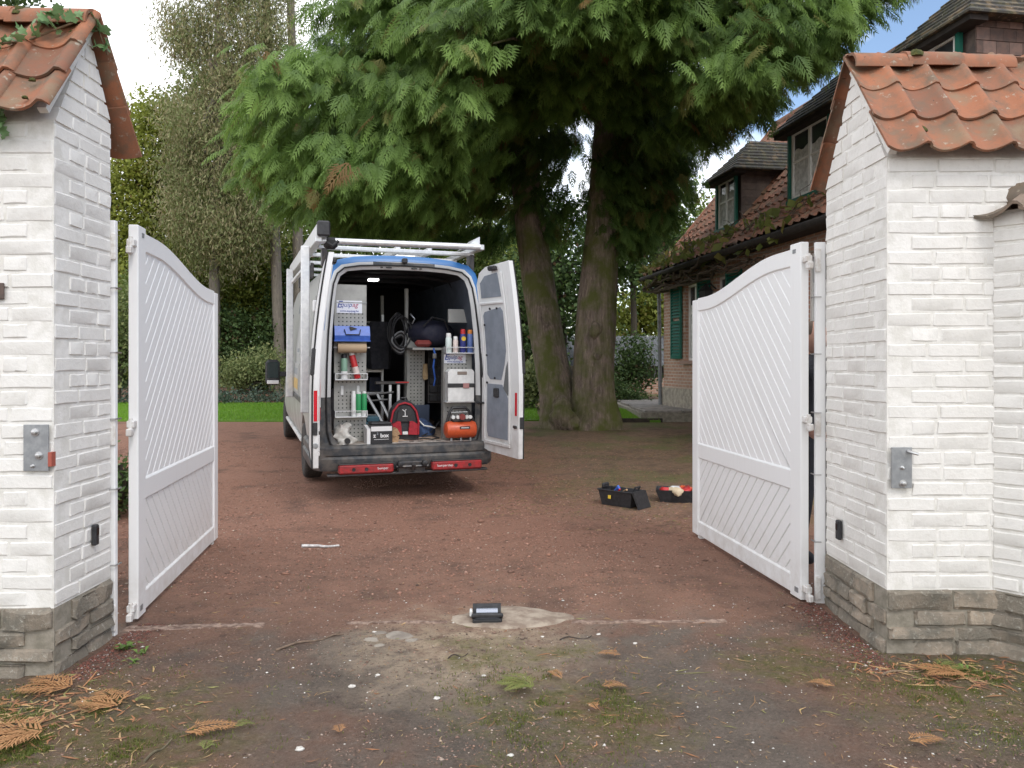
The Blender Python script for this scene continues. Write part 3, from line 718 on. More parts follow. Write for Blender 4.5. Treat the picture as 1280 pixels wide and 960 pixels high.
# ------------------------------------------------------------------ gate leaves
def gate_leaf(label, origin, ang, Lg, side, zt):
    """local x from hinge to free end, local y = -side*... visible face at y=0, thickness behind; side=+1 visible face to +X (left leaf)"""
    g = thing('gate_leaf', label, 'gate', origin, 0, 'swan neck gate leaves')
    # local frame: X along the leaf; visible face normal = nv
    g.rotation_euler = (0, 0, ang)
    b = side                                                     # the body lies towards +y*b from the visible face
    T = .052; sw = .135; top_s = zt; top_f = zt - .205
    def yb(a): return a*b
    def zc(x):
        s = (x - sw)/(Lg - 2*sw); s = min(1, max(0, s)); return (top_s - .03) - .165*sstep(.12, .90, s)
    W = M['gate']
    MB().box((0, 0, .02), (sw, yb(T), top_s), bev=.004).build('hinge_stile', W, g)
    MB().box((Lg-sw*.92, 0, .03), (Lg, yb(T), top_f), bev=.004).build('lock_stile', W, g)
    mb = MB(); n = 40; rh = .10; xs = [sw+.0005 + (Lg-sw*1.92-.001)*i/n for i in range(n+1)]
    vs = []; fs = []
    for x in xs: vs += [(x, yb(.002), zc(x)), (x, yb(T-.002), zc(x)), (x, yb(T-.002), zc(x)-rh), (x, yb(.002), zc(x)-rh)]
    for i in range(n):
        for k in range(4): a = i*4+k; c = i*4+(k+1) % 4; fs.append((a, c, c+4, a+4))
    fs += [(0,1,2,3), tuple(4*n+q for q in (3,2,1,0))]; mb.add(vs, fs); mb.build('top_rail', W, g, smooth=True)
    x0, x1 = sw, Lg-sw*.92
    MB().box((x0+.0005, yb(.002), .67), (x1-.0005, yb(T-.002), .785), bev=.004).build('middle_rail', W, g)
    MB().box((x0+.0005, yb(.002), .035), (x1-.0005, yb(T-.002), .145), bev=.004).build('bottom_rail', W, g)
    # glazing beads: sloped strips round each panel
    def bead(pa, pb, inn, name='bead', w=.016):
        a = Vector((pa[0], 0, pa[1])); c = Vector((pb[0], 0, pb[1])); i_ = Vector((inn[0], 0, inn[1]))
        mb = MB(); y0, y1 = yb(.004), yb(.020)
        vs = [(a.x, y0, a.z), (c.x, y0, c.z), (c.x+i_.x*w, y1, c.z+i_.z*w), (a.x+i_.x*w, y1, a.z+i_.z*w), (a.x, y1, a.z), (c.x, y1, c.z)]
        mb.add(vs, [(0,1,2,3), (0,4,5,1), (3,2,5,4), (0,3,4), (1,5,2)]); mb.build(name, W, g)
    bead((x0,.785),(x1,.785),(0,1)); bead((x0,.145),(x1,.145),(0,1)); bead((x1,.145),(x1,.67),(-1,0)); bead((x1,.785),(x1,zc(x1)-rh),(-1,0))
    bead((x0,.145),(x0,.67),(1,0)); bead((x0,.785),(x0,zc(x0)-rh),(1,0)); bead((x0,.67),(x1,.67),(0,-1))
    mb = MB(); vs = []; fs = []
    for x in xs: vs += [(x, yb(.004), zc(x)-rh), (x, yb(.020), zc(x)-rh-.016), (x, yb(.020), zc(x)-rh)]
    for i in range(n):
        for k in range(3): a = i*3+k; c = i*3+(k+1) % 3; fs.append((a, c, c+3, a+3))
    mb.add(vs, fs); mb.build('bead', W, g, smooth=True)
    # diagonal boards, each its own part
    def boards(za, zb, up, pitch):
        s = 1 if up else -1
        # lines z = s*x + c ; board between c and c+pv
        pv = pitch*math.sqrt(2); cmin = za - (s*x1 if s > 0 else s*x0) - .01; cmax = zb - (s*x0 if s > 0 else s*x1) + .01
        c = cmin; step = pv
        def ztop(x): return zb if zb < 1 else zc(x) - rh + .03
        def edge(cc):
            pts = []
            nS = 240; prev = None; seg = []
            for i in range(nS+1):
                x = x0 - .01 + (x1-x0+.02)*i/nS; z = s*x+cc
                if za-.01 <= z <= ztop(x): seg.append((x, z))
            return (seg[0], seg[-1]) if len(seg) > 1 else None
        while c < cmax:
            e0 = edge(c + .0015); e1 = edge(c + step - .0015)
            if e0 or e1:
                if e0 and e1: poly = [e0[0], e0[1], e1[1], e1[0]]
                else:
                    e = e0 or e1
                    # corner piece: triangle into the corner
                    mid = ((e[0][0]+e[1][0])/2, (e[0][1]+e[1][1])/2)
                    if e0 and not e1: cor = (x0-.01 if s > 0 else x1+.01, ztop(x0 if s > 0 else x1))
                    else: cor = (x1+.01 if s > 0 else x0-.01, za-.01)
                    poly = [e[0], e[1], cor]
                # corner fill where the two edges end on different sides
                if e0 and e1:
                    def side_(p): return 'v' if (abs(p[0]-x0) < .02 or abs(p[0]-x1) < .02) else 'h'
                    p2 = []
                    for i in range(4):
                        p2.append(poly[i]); q = poly[(i+1) % 4]
                        if i in (1, 3) and side_(poly[i]) != side_(q):
                            v_ = poly[i] if side_(poly[i]) == 'v' else q; h_ = q if v_ is poly[i] else poly[i]
                            p2.append((v_[0], h_[1]))
                    poly = p2
                # face with a chamfer along the upper long edge (the V groove)
                gq = .007
                nx_, nz_ = (-s/math.sqrt(2), 1/math.sqrt(2))
                yf, yg, yk = yb(.012), yb(.0185), yb(.030)
                mb = MB(); k = len(poly)
                front = []
                for p in poly:
                    up_edge = abs((p[1]-s*p[0]) - (c+step-.0015)) < 2e-3
                    lo_edge = abs((p[1]-s*p[0]) - (c+.0015)) < 2e-3
                    if up_edge: front.append((p[0]-nx_*gq, yf, p[1]-nz_*gq))
                    elif lo_edge: front.append((p[0]+nx_*gq*.35, yf, p[1]+nz_*gq*.35))
                    else: front.append((p[0], yf, p[1]))
                mid_ = [(p[0], yg, p[1]) for p in poly]; bk = [(p[0], yk, p[1]) for p in poly]
                vs = front + mid_ + bk
                fs = [tuple(range(k)), tuple(range(3*k-1, 2*k-1, -1))]
                for i in range(k):
                    j = (i+1) % k; fs += [(j, i, i+k, j+k), (j+k, i+k, i+2*k, j+2*k)]
                mb.add(vs, fs); mb.build('board', W, g)
            c += step
    boards(.785, 3.0, True, .080); boards(.145, .67, False, .080)
    mb = MB(); mb.box((x0-.01, yb(.0305), .10), (x1+.01, yb(.036), zc(x1)-rh+.05)); mb.build('back_sheet', W, g)
    MB().box((Lg-.16, yb(.008), -.0), (Lg-.11, yb(T-.008), .034)).build('foot', M['gate_hw'], g)
    MB().box((.03, -.002*b if b > 0 else .002, .055), (.075, 0, .085)).build('end_cap', M['steel'], g)
    MB().box((.06, -.002*b if b > 0 else .002, top_s-.06), (.10, 0, top_s-.035)).build('maker_plate', M['steel'], g)
    # hinges on the outer edge
    for hz in (2.10 if zt > 2.19 else 2.06, 1.10, .085):
        h = MB(); h.box((-.055, yb(.006), hz-.012), (.0-.0005, yb(.046), hz+.028), bev=.005); h.box((-.085, yb(.012), hz-.055), (-.03, yb(.040), hz-.014), bev=.005)
        h.tube([(-.045, yb(.026), hz-.06), (-.045, yb(.026), hz+.04)], .012, 8); h.build('hinge', M['gate_hw'], g)
    return g
aL = math.atan2(1.975, -.31); aR = math.atan2(1.83, -.22)
# left leaf: the face that looks towards +X; leaf direction rotated so that local -y points to +X
GL = gate_leaf('white swan neck gate leaf hinged on the left pillar', (-2.078, 4.275, 0), aL, 1.99, 1, 2.215)
GR = gate_leaf('white swan neck gate leaf hinged on the right pillar', (1.735, 4.62, 0), aR, 1.85, -1, 2.175)
def jamb(label, x, y, w, d, zt, sgn):
    j = thing('gate_jamb', label, 'gate post', (x, y, 0), 0, 'flat steel gate jambs')
    MB().box((-w/2, -d/2, .0), (w/2, d/2, zt), bev=.003).build('flat_bar', M['gate'], j)
    for z in (.38, .78, 1.15, 1.5, 1.84):
        MB().tube([(sgn*w*.1, -d/2-.022, z), (sgn*(w/2+.012), -d/2-.022, z), (sgn*(w/2+.012), d/2+.01, z)], .0045, 6).build('anchor', M['bolt'], j)
    for z in (2.06, 1.08, .10):
        MB().box((sgn*w*.05, -d/2-.014, z-.07), (sgn*(w/2+.008), -d/2+.001, z+.07), bev=.004).build('hinge_plate', M['gate_hw'], j)
    return j
jamb('white steel gate jamb fixed behind the left pillar', -2.121, 4.078, .046, .03, 2.2, 1)
jamb('white steel gate jamb fixed behind the right pillar', 1.848, 4.615, .06, .03, 2.17, -1)

# gate stop in the middle of the threshold
t = thing('gate_stop', 'black and silver double leaf gate stop on the concrete pad', 'gate stop', (-.14, 4.32, float(gh(-.14,4.32))+.010), R(3))
MB().box((-.082,-.075,-.01), (.082,.075,.018), bev=.008).build('base', M['black_plastic'], t)
mb = MB(); prf = []
vs = [(-.08,.055,.018),(.08,.055,.018),(.08,.068,.06),(-.08,.068,.06),(-.08,.075,.018),(.08,.075,.018),(.08,.078,.06),(-.08,.078,.06)]
mb.add(vs, [(0,1,2,3),(5,4,7,6),(3,2,6,7),(1,5,6,2),(4,0,3,7),(0,4,5,1)]); mb.build('back_lip', M['black_plastic'], t)
mb = MB(); mb.lathe([(.0,-.062),(.026,-.06),(.026,.06),(.0,.062)], 14, axis='X', c=(0,.02,.026)); mb.build('roller', pmat('polished_cover', (.35,.37,.42), None, rough=.22, metal=.85), t, smooth=True)
mb = MB(); pts = [(-.078,-.03,.018),(-.078,-.062,.036),(-.05,-.078,.042),(.05,-.078,.042),(.078,-.062,.036),(.078,-.03,.018)]; mb.tube(pts, .012, 8); mb.build('front_lip', M['black_plastic'], t, smooth=True)
MB().box((-.098,.01,.005),(-.083,.055,.04), bev=.004).build('latch', M['white_plastic'], t)
# ------------------------------------------------------------------ van
def paintmat(name, col):
    m, nt, b = newmat(name); v = pos(nt); sp = nd(nt, 'ShaderNodeSeparateXYZ'); nt.links.new(v, sp.inputs[0])
    n1 = noise(nt, v, 3, 7, .65); n2 = noise(nt, pos(nt, (14, 14, 2)), 2, 6, .7)
    low = mth(nt, 'MULTIPLY', ramp(nt, sp.outputs[2], 1.5, .45), ramp(nt, n1, .30, .62)); d = mth(nt, 'ADD', mth(nt, 'MULTIPLY', low, .55), mth(nt, 'MULTIPLY', ramp(nt, n2, .55, .75), .22), True)
    setin(nt, b.inputs['Base Color'], mixc(nt, d, tuple(col), (.23,.19,.155))); setin(nt, b.inputs['Roughness'], mth(nt, 'ADD', mth(nt, 'MULTIPLY', d, .5), .28)); return m
M['van'] = pmat('silver_white_paint', (0.60, 0.61, 0.61), (0.56, 0.56, 0.55), 3, 0.30)
M['van_white'] = pmat('white_door_paint', (0.76, 0.77, 0.77), (0.70, 0.70, 0.69), 6, 0.32)
M['van_blue'] = pmat('blue_paint', (0.045, 0.17, 0.42), None, rough=0.32)
M['bumper'] = pmat('dark_grey_bumper', (0.038, 0.043, 0.05), (0.12, 0.11, 0.10), 9, 0.5, bmp=.15, bscale=200)
M['rubber'] = pmat('black_rubber', (0.015, 0.015, 0.016), None, rough=0.7)
M['tyre'] = pmat('tyre_rubber', (0.02, 0.02, 0.02), (0.05, 0.042, 0.036), 30, 0.85)
M['lining'] = pmat('dark_cargo_lining', (0.13, 0.155, 0.20), (0.09, 0.11, 0.145), 6, 0.7)
M['ceiling'] = pmat('dark_cargo_ceiling', (0.03, 0.03, 0.034), None, rough=0.8)
M['ply'] = pmat('worn_plywood', (0.55, 0.40, 0.29), (0.38, 0.27, 0.20), 9, 0.8, stretch=(6, 1, 1))
M['sillmetal'] = pmat('worn_load_sill', (0.50, 0.47, 0.43), (0.24, 0.20, 0.17), 16, 0.6, metal=.2, lo=.35, hi=.65)
M['door_panel'] = pmat('grey_door_board', (0.25, 0.28, 0.33), (0.21, 0.24, 0.28), 8, 0.65)
M['red_reflector'] = pmat('red_reflector', (0.62, 0.015, 0.035), (0.5, 0.01, 0.02), 80, 0.2)
M['red_step'] = pmat('red_step_pad', (0.40, 0.025, 0.03), (0.24, 0.03, 0.03), 30, 0.45)
M['zinc'] = pmat('perforated_zinc', (0.36, 0.36, 0.34), (0.30, 0.30, 0.285), 8, 0.5, metal=.35)
M['hole'] = pmat('panel_hole', (0.05, 0.05, 0.05), None, rough=.9)
M['sign_white'] = pmat('sign_white', (0.72, 0.74, 0.80), None, rough=.4)
M['sign_blue'] = pmat('sign_blue_print', (0.03, 0.06, 0.30), None, rough=.5)
M['sign_red'] = pmat('sign_red_print', (0.36, 0.05, 0.12), None, rough=.5)
M['glass'] = pmat('dark_glass', (0.02, 0.022, 0.025), None, rough=.06)
M['white_print'] = pmat('white_print', (0.75, 0.75, 0.75), None, rough=.5)
M['grey_print'] = pmat('grey_decal', (0.24, 0.27, 0.30), None, rough=.4)
M['orange'] = pmat('orange_enamel', (0.62, 0.10, 0.03), (0.52, 0.085, 0.03), 25, .35)
M['amber_decal'] = pmat('amber_decal', (0.55, 0.36, 0.10), None, rough=.4)

M['van'] = paintmat('silver_white_van_paint', (.62,.63,.63)); M['van_white'] = paintmat('white_van_door_paint', (.78,.79,.79))
M['van_shaded_side'] = paintmat('silver_white_shaded_side', (.43,.44,.43))  # the van's silver white, darkened for shade and tree reflections on its side
VTH = R(19.5); VO = Vector((-1.15, 8.33, 0))
pitch = math.asin(.105/4.33)
rearw = 1.62
MV = Matrix.Translation(VO) @ Matrix.Rotation(VTH, 4, 'Z') @ Matrix.Translation((0, rearw, .03)) @ Matrix.Rotation(pitch, 4, 'X') @ Matrix.Translation((0, -rearw, 0))
V = thing('work_van', 'silver white high roof work van parked with both rear doors open', 'van')
V.matrix_basis = MV
OUT = [(.90,.40),(.945,.55),(.972,.80),(.975,1.10),(.962,1.45),(.935,1.80),(.895,2.12),(.862,2.33),(.815,2.47),(.735,2.555),(.55,2.60),(.28,2.625),(0,2.632)]
OPN = [(.66,.605),(.745,.64),(.785,.73),(.795,1.10),(.79,1.45),(.775,1.80),(.75,2.10),(.725,2.28),(.685,2.385),(.61,2.44),(.45,2.462),(.25,2.472),(0,2.475)]
def full(h): return [(-x, z) for x, z in h] + [(x, z) for x, z in h[-2::-1]]
nO = len(full(OUT))
def archz(y):
    for yc in (rearw, rearw + 4.33):
        t = 1 - ((y-yc)/.46)**2
        if t > 0: return .36 + .46*math.sqrt(t)
    return 0
def section(y):
    sw_, top, zb = 1.0, 1.0, 0.0
    # nose
    hz = 2.64
    if y > 4.55: hz = 2.64 - .10*((y-4.55)/.45)**2 if y < 5.0 else (2.54 - (y-5.0)*1.18 if y < 5.95 else 1.42 - .34*((y-5.95)/.85)**1.5)
    if y > 5.2: sw_ = 1 - .16*((y-5.2)/1.6)**2
    pts = []
    for x, z in full(OUT):
        if hz < 2.64: z = .40 + (z-.40)*(hz-.40)/(2.632-.40)
        z = max(z, min(archz(y), hz)) if z < .86 else z
        pts.append((x*sw_, z))
    return pts
ys = [.035, .10, .5, 1.0] + [rearw-.46+.92*i/10 for i in range(11)] + [2.3, 3.2, 4.0, 4.55, 4.8, 5.0, 5.25] + [rearw+4.33-.46+.92*i/10 for i in range(11)] + [6.55, 6.7, 6.80]
ys = sorted(set(round(y, 3) for y in ys))
vs = []; fs = []
for y in ys: vs += [(x, y, z) for x, z in section(y)]
for i in range(len(ys)-1):
    for k in range(nO-1): a = i*nO+k; fs.append((a, a+1, a+nO+1, a+nO))
fs.append(tuple(range((len(ys)-1)*nO, len(ys)*nO)))
mb = MB(); mb.add(vs, fs)
me = bpy.data.meshes.new('body'); me.from_pydata(vs, [], fs); body = obj('body', me, M['van_shaded_side'], V, smooth=35)
# rear frame: outer edge -> mid ring -> opening, then the lining behind it
fo = full(OUT); fp = full(OPN)
def ringpt(a, b, t): return (a[0]+(b[0]-a[0])*t, a[1]+(b[1]-a[1])*t)
rings = [[(x, .035, z) for x, z in fo], [(*((lambda p: (p[0], .006, p[1]))(ringpt(a, b, .14))),) for a, b in zip(fo, fp)], [(*((lambda p: (p[0], .0, p[1]))(ringpt(a, b, .45))),) for a, b in zip(fo, fp)],
         [(*((lambda p: (p[0], .012, p[1]))(ringpt(a, b, .80))),) for a, b in zip(fo, fp)], [(x, .05, z) for x, z in fp]]
def strip(r0, r1, ka, kb, name, mat, par, sm=True):
    vs = rings[r0][ka:kb+1] + rings[r1][ka:kb+1]; n = kb-ka+1
    fs = [(i, i+1, n+i+1, n+i) for i in range(n-1)]
    me = bpy.data.meshes.new(name); me.from_pydata(vs, [], fs); return obj(name, me, mat, par, smooth=80 if sm else False)
kl = 3; kh = nO-1-kl
def strips(name, mat, lst):
    vs = []; fs = []
    for r0, r1, ka, kb in lst:
        o = len(vs); n = kb-ka+1; vs += rings[r0][ka:kb+1] + rings[r1][ka:kb+1]; fs += [(o+i, o+i+1, o+n+i+1, o+n+i) for i in range(n-1)]
    me = bpy.data.meshes.new(name); me.from_pydata(vs, [], fs); bm = bmesh.new(); bm.from_mesh(me); bmesh.ops.remove_doubles(bm, verts=bm.verts, dist=1e-5); bm.to_mesh(me); bm.free()
    return obj(name, me, mat, V, smooth=80)
ktl, ktr = 5, nO-1-5
strips('blue_trim', M['van_blue'], [(0,1,ktl,ktr), (1,2,ktl,ktr)])
strips('rear_frame', M['van'], [(0,1,kl,ktl), (0,1,ktr,kh), (1,2,kl,ktl), (1,2,ktr,kh), (2,3,kl,kh), (3,4,kl,kh)])
strips('lower_frame', M['bumper'], [(r, r+1, 0, kl) for r in range(4)]); strips('lower_frame', M['bumper'], [(r, r+1, kh, nO-1) for r in range(4)])
# door seal
MB().tube([( *((lambda p: (p[0], -.004, p[1]))(ringpt(a, b, .72))),) for a, b in zip(fo, fp)], .010, 6).build('door_seal', M['rubber'], V, smooth=True)
MB().box((-.34,-.004,2.515),(.34,.008,2.552), bev=.003).build('lamp_recess', M['bumper'], V)
for k, (a, b) in enumerate(((-.26,-.235),(-.20,-.14),(.08,.14),(.17,.195))):
    MB().box((a,-.0,2.488),(b,.02,2.499)).build('lock_slot', M['hole'], V)
MB().box((-.03,-.05,2.545),(.03,.0,2.60), bev=.01).build('rear_camera', M['black_plastic'], V)
# lining
yb_ = 3.35
li = [(-x*1.06 if True else x, z) for x, z in []]
def lin(p, g): return (p[0]*g, p[1])
A = [(x, .05, z) for x, z in fp]; B = [(x*(1.10 if z < 1.9 else 1.04), .16, z+(.03 if z > 2.2 else 0)) for x, z in fp]; C_ = [(x*(1.10 if z < 1.9 else 1.04), yb_, z+(.03 if z > 2.2 else 0)) for x, z in fp]
k1, k2 = 8, nO-1-8
def lining(name, mat, ka, kb):
    n = kb-ka+1; vs = A[ka:kb+1] + B[ka:kb+1] + C_[ka:kb+1]; fs = []
    for r in range(2):
        for i in range(n-1): a = r*n+i; fs.append((a, a+1, a+n+1, a+n))
    me = bpy.data.meshes.new(name); me.from_pydata(vs, [], fs); return obj(name, me, mat, V, smooth=60)
lining('wall_lining', M['lining'], 1, k1); lining('wall_lining', M['lining'], k2, nO-2); lining('cargo_ceiling', M['ceiling'], k1, k2)
MB().box((-.86, yb_-.03, .6), (.86, yb_, 2.52)).build('bulkhead', M['ceiling'], V)
MB().box((-.86, .16, .565), (.86, yb_-.04, .600)).build('cargo_floor', M['ply'], V)
MB().box((-.745, -.03, .56), (.745, .158, .602), bev=.012).build('load_sill', M['sillmetal'], V)
for k in range(7): MB().box((.10+.1*(k % 3)+.3*(k//3)-.25, .05, .6025), (.15+.1*(k % 3)+.3*(k//3)-.25, .085, .606)).build('sill_bracket', M['dark_metal'], V) if k in (2,3,5) else None
for k, y in enumerate((.9, 1.75, 2.6)):
    MB().tube([(-.80, y, 2.30), (-.70, y, 2.44), (-.4, y, 2.475), (.4, y, 2.475), (.70, y, 2.44), (.80, y, 2.30)], .025, 6).build('roof_bow', M['ceiling'], V, smooth=True)
MB().box((-.20, 1.30, 2.445), (-.08, 1.42, 2.470), bev=.005).build('cargo_lamp', pmat('lit_lamp', (.9,.9,.9), None, emit=((1,.98,.92), 5.0)), V)
# bumper, step, hitch
mb = MB()
def bumper_profile():
    # plan curve around the rear corners
    return [(-.985, 1.05),(-.985,.25),(-.965,.05),(-.90,-.055),(-.75,-.09),(0,-.105),(.75,-.09),(.90,-.055),(.965,.05),(.985,.25),(.985,1.05)]
bp = bumper_profile(); sec = [(0,.335),(.018,.36),(.02,.46),(.0,.485),(.012,.50),(.012,.57),(-.01,.592),(-.07,.600)]
vs = []; fs = []
for i, (x, y) in enumerate(bp):
    a = Vector(bp[max(i-1,0)]); b = Vector(bp[min(i+1,len(bp)-1)]); t_ = (b-a).normalized(); nrm = Vector((t_.y, -t_.x))
    for o_, z in sec: vs.append((x+nrm.x*o_, y+nrm.y*o_, z))
q = len(sec)
for i in range(len(bp)-1):
    for k in range(q-1): fs.append((i*q+k, i*q+k+1, (i+1)*q+k+1, (i+1)*q+k))
me = bpy.data.meshes.new('bumper'); me.from_pydata(vs, [], fs); obj('bumper', me, M['bumper'], V, smooth=35)
MB().box((-.93, -.07, .40), (.93, .05, .56)).build('bumper_core', M['bumper'], V)
for sgn in (-1, 1):
    mb = MB(); mb.box((sgn*.965, .02, .60), (sgn*.80, .06, 1.06), bev=.02); 
    mb.build('corner_cladding', M['bumper'], V)
for (xa, xb) in ((-.74, -.17), (.24, .80)):
    s_ = MB().box((xa, -.20, .315), (xb, -.125, .41), bev=.015).build('step_bar', M['red_step'], V)
    MB().box((xa, -.195, .4105), (xb, -.13, .42), bev=.004).build('tread', M['dark_metal'], s_)
    for f_ in (.27, .5) if xa < 0 else (.47, .75): MB().lathe([(.001,-.0),(.02,-.001),(.022,.012)], 10, axis='Y', c=(xa+(xb-xa)*f_, -.203, .362)).build('sensor', M['black_plastic'], s_)
    text('lettering', 'bumper' if xa < 0 else 'bumperstep', .036, M['white_print'], s_, (xa+(xb-xa)*(.80 if xa < 0 else .26), -.2012, .365), (R(90),0,0))
MB().box((-.85, -.18, .29), (.87, -.09, .314), bev=.006).build('step_beam', M['dark_metal'], V)
mb = MB(); mb.box((-.12,-.17,.30),(.18,-.10,.42), bev=.01); mb.tube([(.03,-.17,.36),(.03,-.24,.35),(.03,-.26,.40)], .022, 8); mb.tube([(-.14,-.19,.37),(.2,-.19,.37)], .014, 6); mb.build('tow_hitch', M['dark_metal'], V)
for x in (-.1, .16): MB().lathe([(.03,-.0),(.03,-.06),(.02,-.065)], 10, axis='Y', c=(x,-.165,.40)).build('socket', M['black_plastic'], V, smooth=True)
# wheels
tm = MB(); tm.lathe([(.20,-.10),(.30,-.112),(.335,-.095),(.345,-.06),(.345,.06),(.335,.095),(.30,.112),(.20,.10)], 32, axis='X'); tme = tm.mesh('tyre')
rm = MB(); rm.lathe([(.02,-.06),(.08,-.085),(.14,-.06),(.19,-.09),(.205,-.098),(.205,.09),(.0,.09)], 24, axis='X'); rme = rm.mesh('rim')
smooth_mesh(tme, 50); smooth_mesh(rme, 40); tme.materials.append(M['tyre']); rme.materials.append(pmat('wheel_steel', (.30,.30,.31), None, rough=.4, metal=.6))
for y in (rearw, rearw+4.33):
    for sgn in (-1, 1):
        w = obj('wheel', tme, None, V); w.location = (sgn*.845, y, .345)
        if sgn > 0: w.rotation_euler = (0,0,math.pi)
        obj('rim', rme, None, w)
        MB().lathe([(.44,-.26),(.44,.0),(.001,.0)], 20, axis='X', c=(sgn*.845+(.22 if sgn < 0 else -.22)*.9, y, .40)).build('wheel_well', M['rubber'], V) if False else None
MB().box((-.72, .2, .30), (.72, 6.4, .52)).build('chassis', M['rubber'], V)
for sgn in (-1, 1):
    tl = MB().box((sgn*.905, -.012, .86), (sgn*.972, .05, 1.42), bev=.012).build('tail_light', M['red_reflector'], V)
    MB().box((sgn*.905, -.0125, 1.0), (sgn*.955, -.016, 1.1)).build('reversing_lens', M['white_plastic'], tl)
MB().box((.86, -.10, .70), (.95, -.075, .74), bev=.004).build('rear_reflector', M['red_reflector'], V)
for y0 in (.16,):
    MB().box((-.99, .3, .92), (-.972, 3.2, .99), bev=.006).build('side_moulding', M['bumper'], V); MB().box((-.99, 3.3, .92), (-.972, 4.6, .99), bev=.006).build('side_moulding', M['bumper'], V)
MB().box((-.955, rearw+.52, .385), (-.91, rearw+3.8, .43), bev=.01).build('sill_trim', M['van_white'], V)
# recessed side panels (pressings), front glass, decals
def side_panel(y0, y1, z0, z1, name, mat, off):
    def sx(z):
        for (xa, za), (xb, zb) in zip(OUT[:-1], OUT[1:]):
            if za <= z <= zb: return xa + (xb-xa)*(z-za)/(zb-za)
        return .9
    zs = np.linspace(z0, z1, 6); vs = []; fs = []
    for o_ in (off, -.02):
        for z in zs: vs += [(-sx(z)-o_, y0, z), (-sx(z)-o_, y1, z)]
    for i in range(5): fs.append((2*i, 2*i+1, 2*i+3, 2*i+2))
    n = 12
    for i in range(5): fs += [(2*i+2, n+2*i+2, n+2*i, 2*i), (2*i+1, n+2*i+1, n+2*i+3, 2*i+3)]
    fs += [(0, n, n+1, 1), (11, n+11, n+10, 10)]
    me = bpy.data.meshes.new(name); me.from_pydata(vs, [], fs); return obj(name, me, mat, V, smooth=30)
for a, b in ((.62, 1.95), (2.1, 3.3)):
    side_panel(a, b, 1.52, 2.20, 'side_pressing', M['van_shaded_side'], .010); side_panel(a, b, 1.02, 1.40, 'side_pressing', M['van_shaded_side'], .010)
side_panel(4.35, 5.15, 1.45, 2.12, 'door_window', M['glass'], .006)
side_panel(3.42, 4.25, 1.0, 2.2, 'door_skin', M['van_shaded_side'], .004)
for k, (y, z, w, h) in enumerate(((2.3,2.08,.1,.13),(2.5,2.08,.08,.13),(2.7,2.08,.12,.13),(2.95,2.08,.08,.13),(1.5,1.78,.1,.12),(1.68,1.78,.1,.12),(1.9,1.55,.08,.07),(2.2,1.55,.3,.05),(2.35,1.25,.13,.09),(2.6,1.25,.13,.09),(2.85,1.25,.09,.09))):
    side_panel(y, y+w, z, z+h, 'decal_stroke', M['grey_print'], .013)
side_panel(2.2, 2.95, 1.06, 1.20, 'amber_decal', M['amber_decal'], .013)
MB().box((-.80, 5.02, 1.5), (.80, 5.06, 2.3)).build('windscreen_liner', M['glass'], V) if False else None
mr = MB().box((-1.30, 5.02, .98), (-1.07, 5.13, 1.40), bev=.05).build('wing_mirror', M['black_plastic'], V)
MB().box((-1.275, 5.012, 1.10), (-1.095, 5.0195, 1.36), bev=.003).build('mirror_glass', pmat('mirror', (.03,.045,.045), None, rough=.05), mr); MB().box((-1.275, 5.005, 1.0), (-1.09, 5.0195, 1.06), bev=.006).build('mirror_cap', M['van_white'], mr)
MB().box((-1.09, 5.05, 1.12), (-.93, 5.11, 1.20), bev=.01).build('mirror_arm', M['black_plastic'], V)
# roof rack and glass rack
rk = MB().box((-.95, -.12, 2.765), (-.835, 4.5, 2.90), bev=.01).build('roof_rail', M['alu'], V)
MB().box((-.958, -.19, 2.755), (-.828, -.12, 2.91), bev=.015).build('end_cap', M['black_plastic'], rk)
MB().box((-.97, -.11, 2.70), (-.90, 4.5, 2.757), bev=.008).build('roof_rail', M['alu'], V)
rr_ = MB().box((.80, .02, 2.72), (.88, 4.5, 2.78), bev=.008).build('roof_rail', M['alu'], V)
mb = MB().tube([(-.93, -.06, 2.72), (.80, -.06, 2.74)], .034, 10); mb.build('roller_bar', M['alu'], V, smooth=True)
mb = MB(); mb.prism([(.62,2.72),(.81,2.77),(.81,2.86),(.77,2.84)], -.02, .25, 'y'); mb.build('rail_end', M['alu'], V)
for y in (.35, 1.1, 2.0, 2.9, 3.8): MB().box((-.9, y, 2.685), (.86, y+.06, 2.73), bev=.008).build('cross_bar', M['alu'], V)
for sgn in (-1, 1):
    for y in (.38, 2.0, 3.8): MB().box((sgn*.80, y-.04, 2.50), (sgn*.86, y+.10, 2.70), bev=.01).build('rack_foot', M['dark_metal'], V)
mb = MB(); mb.box((-.88,-.10,2.64),(-.74,.02,2.76), bev=.03); mb.tube([(-.86,-.1,2.7),(-.80,-.13,2.66),(-.74,-.08,2.72)], .02, 6); mb.build('rack_lock', M['rubber'], V)
ld = thing('roof_ladder', 'aluminium ladder lying on the roof rack of the van', 'ladder'); ld.matrix_basis = MV @ Matrix.Translation((.36, 1.3, 2.80))
for x in (-.20, .20): MB().box((x-.03, 0, 0), (x+.03, 3.2, .085), bev=.008).build('ladder_rail', M['alu'], ld)
for k in range(11): MB().tube([(-.185, .15+.29*k, .045), (.185, .15+.29*k, .045)], .016, 8).build('rung', M['alu'], ld, smooth=True)
for (y, zz) in ((.25, 2.70), (2.9, 2.70)):
    mb = MB().box((-1.085, y, .92), (-.995, y+.05, zz), bev=.008); mb.build('side_rack_post', M['alu'], V)
for z in (1.0, 1.75, 2.5): MB().box((-1.02, .30, z), (-.98, 2.9, z+.045), bev=.006).build('side_rack_rail', M['alu'], V) if z > 2 else None
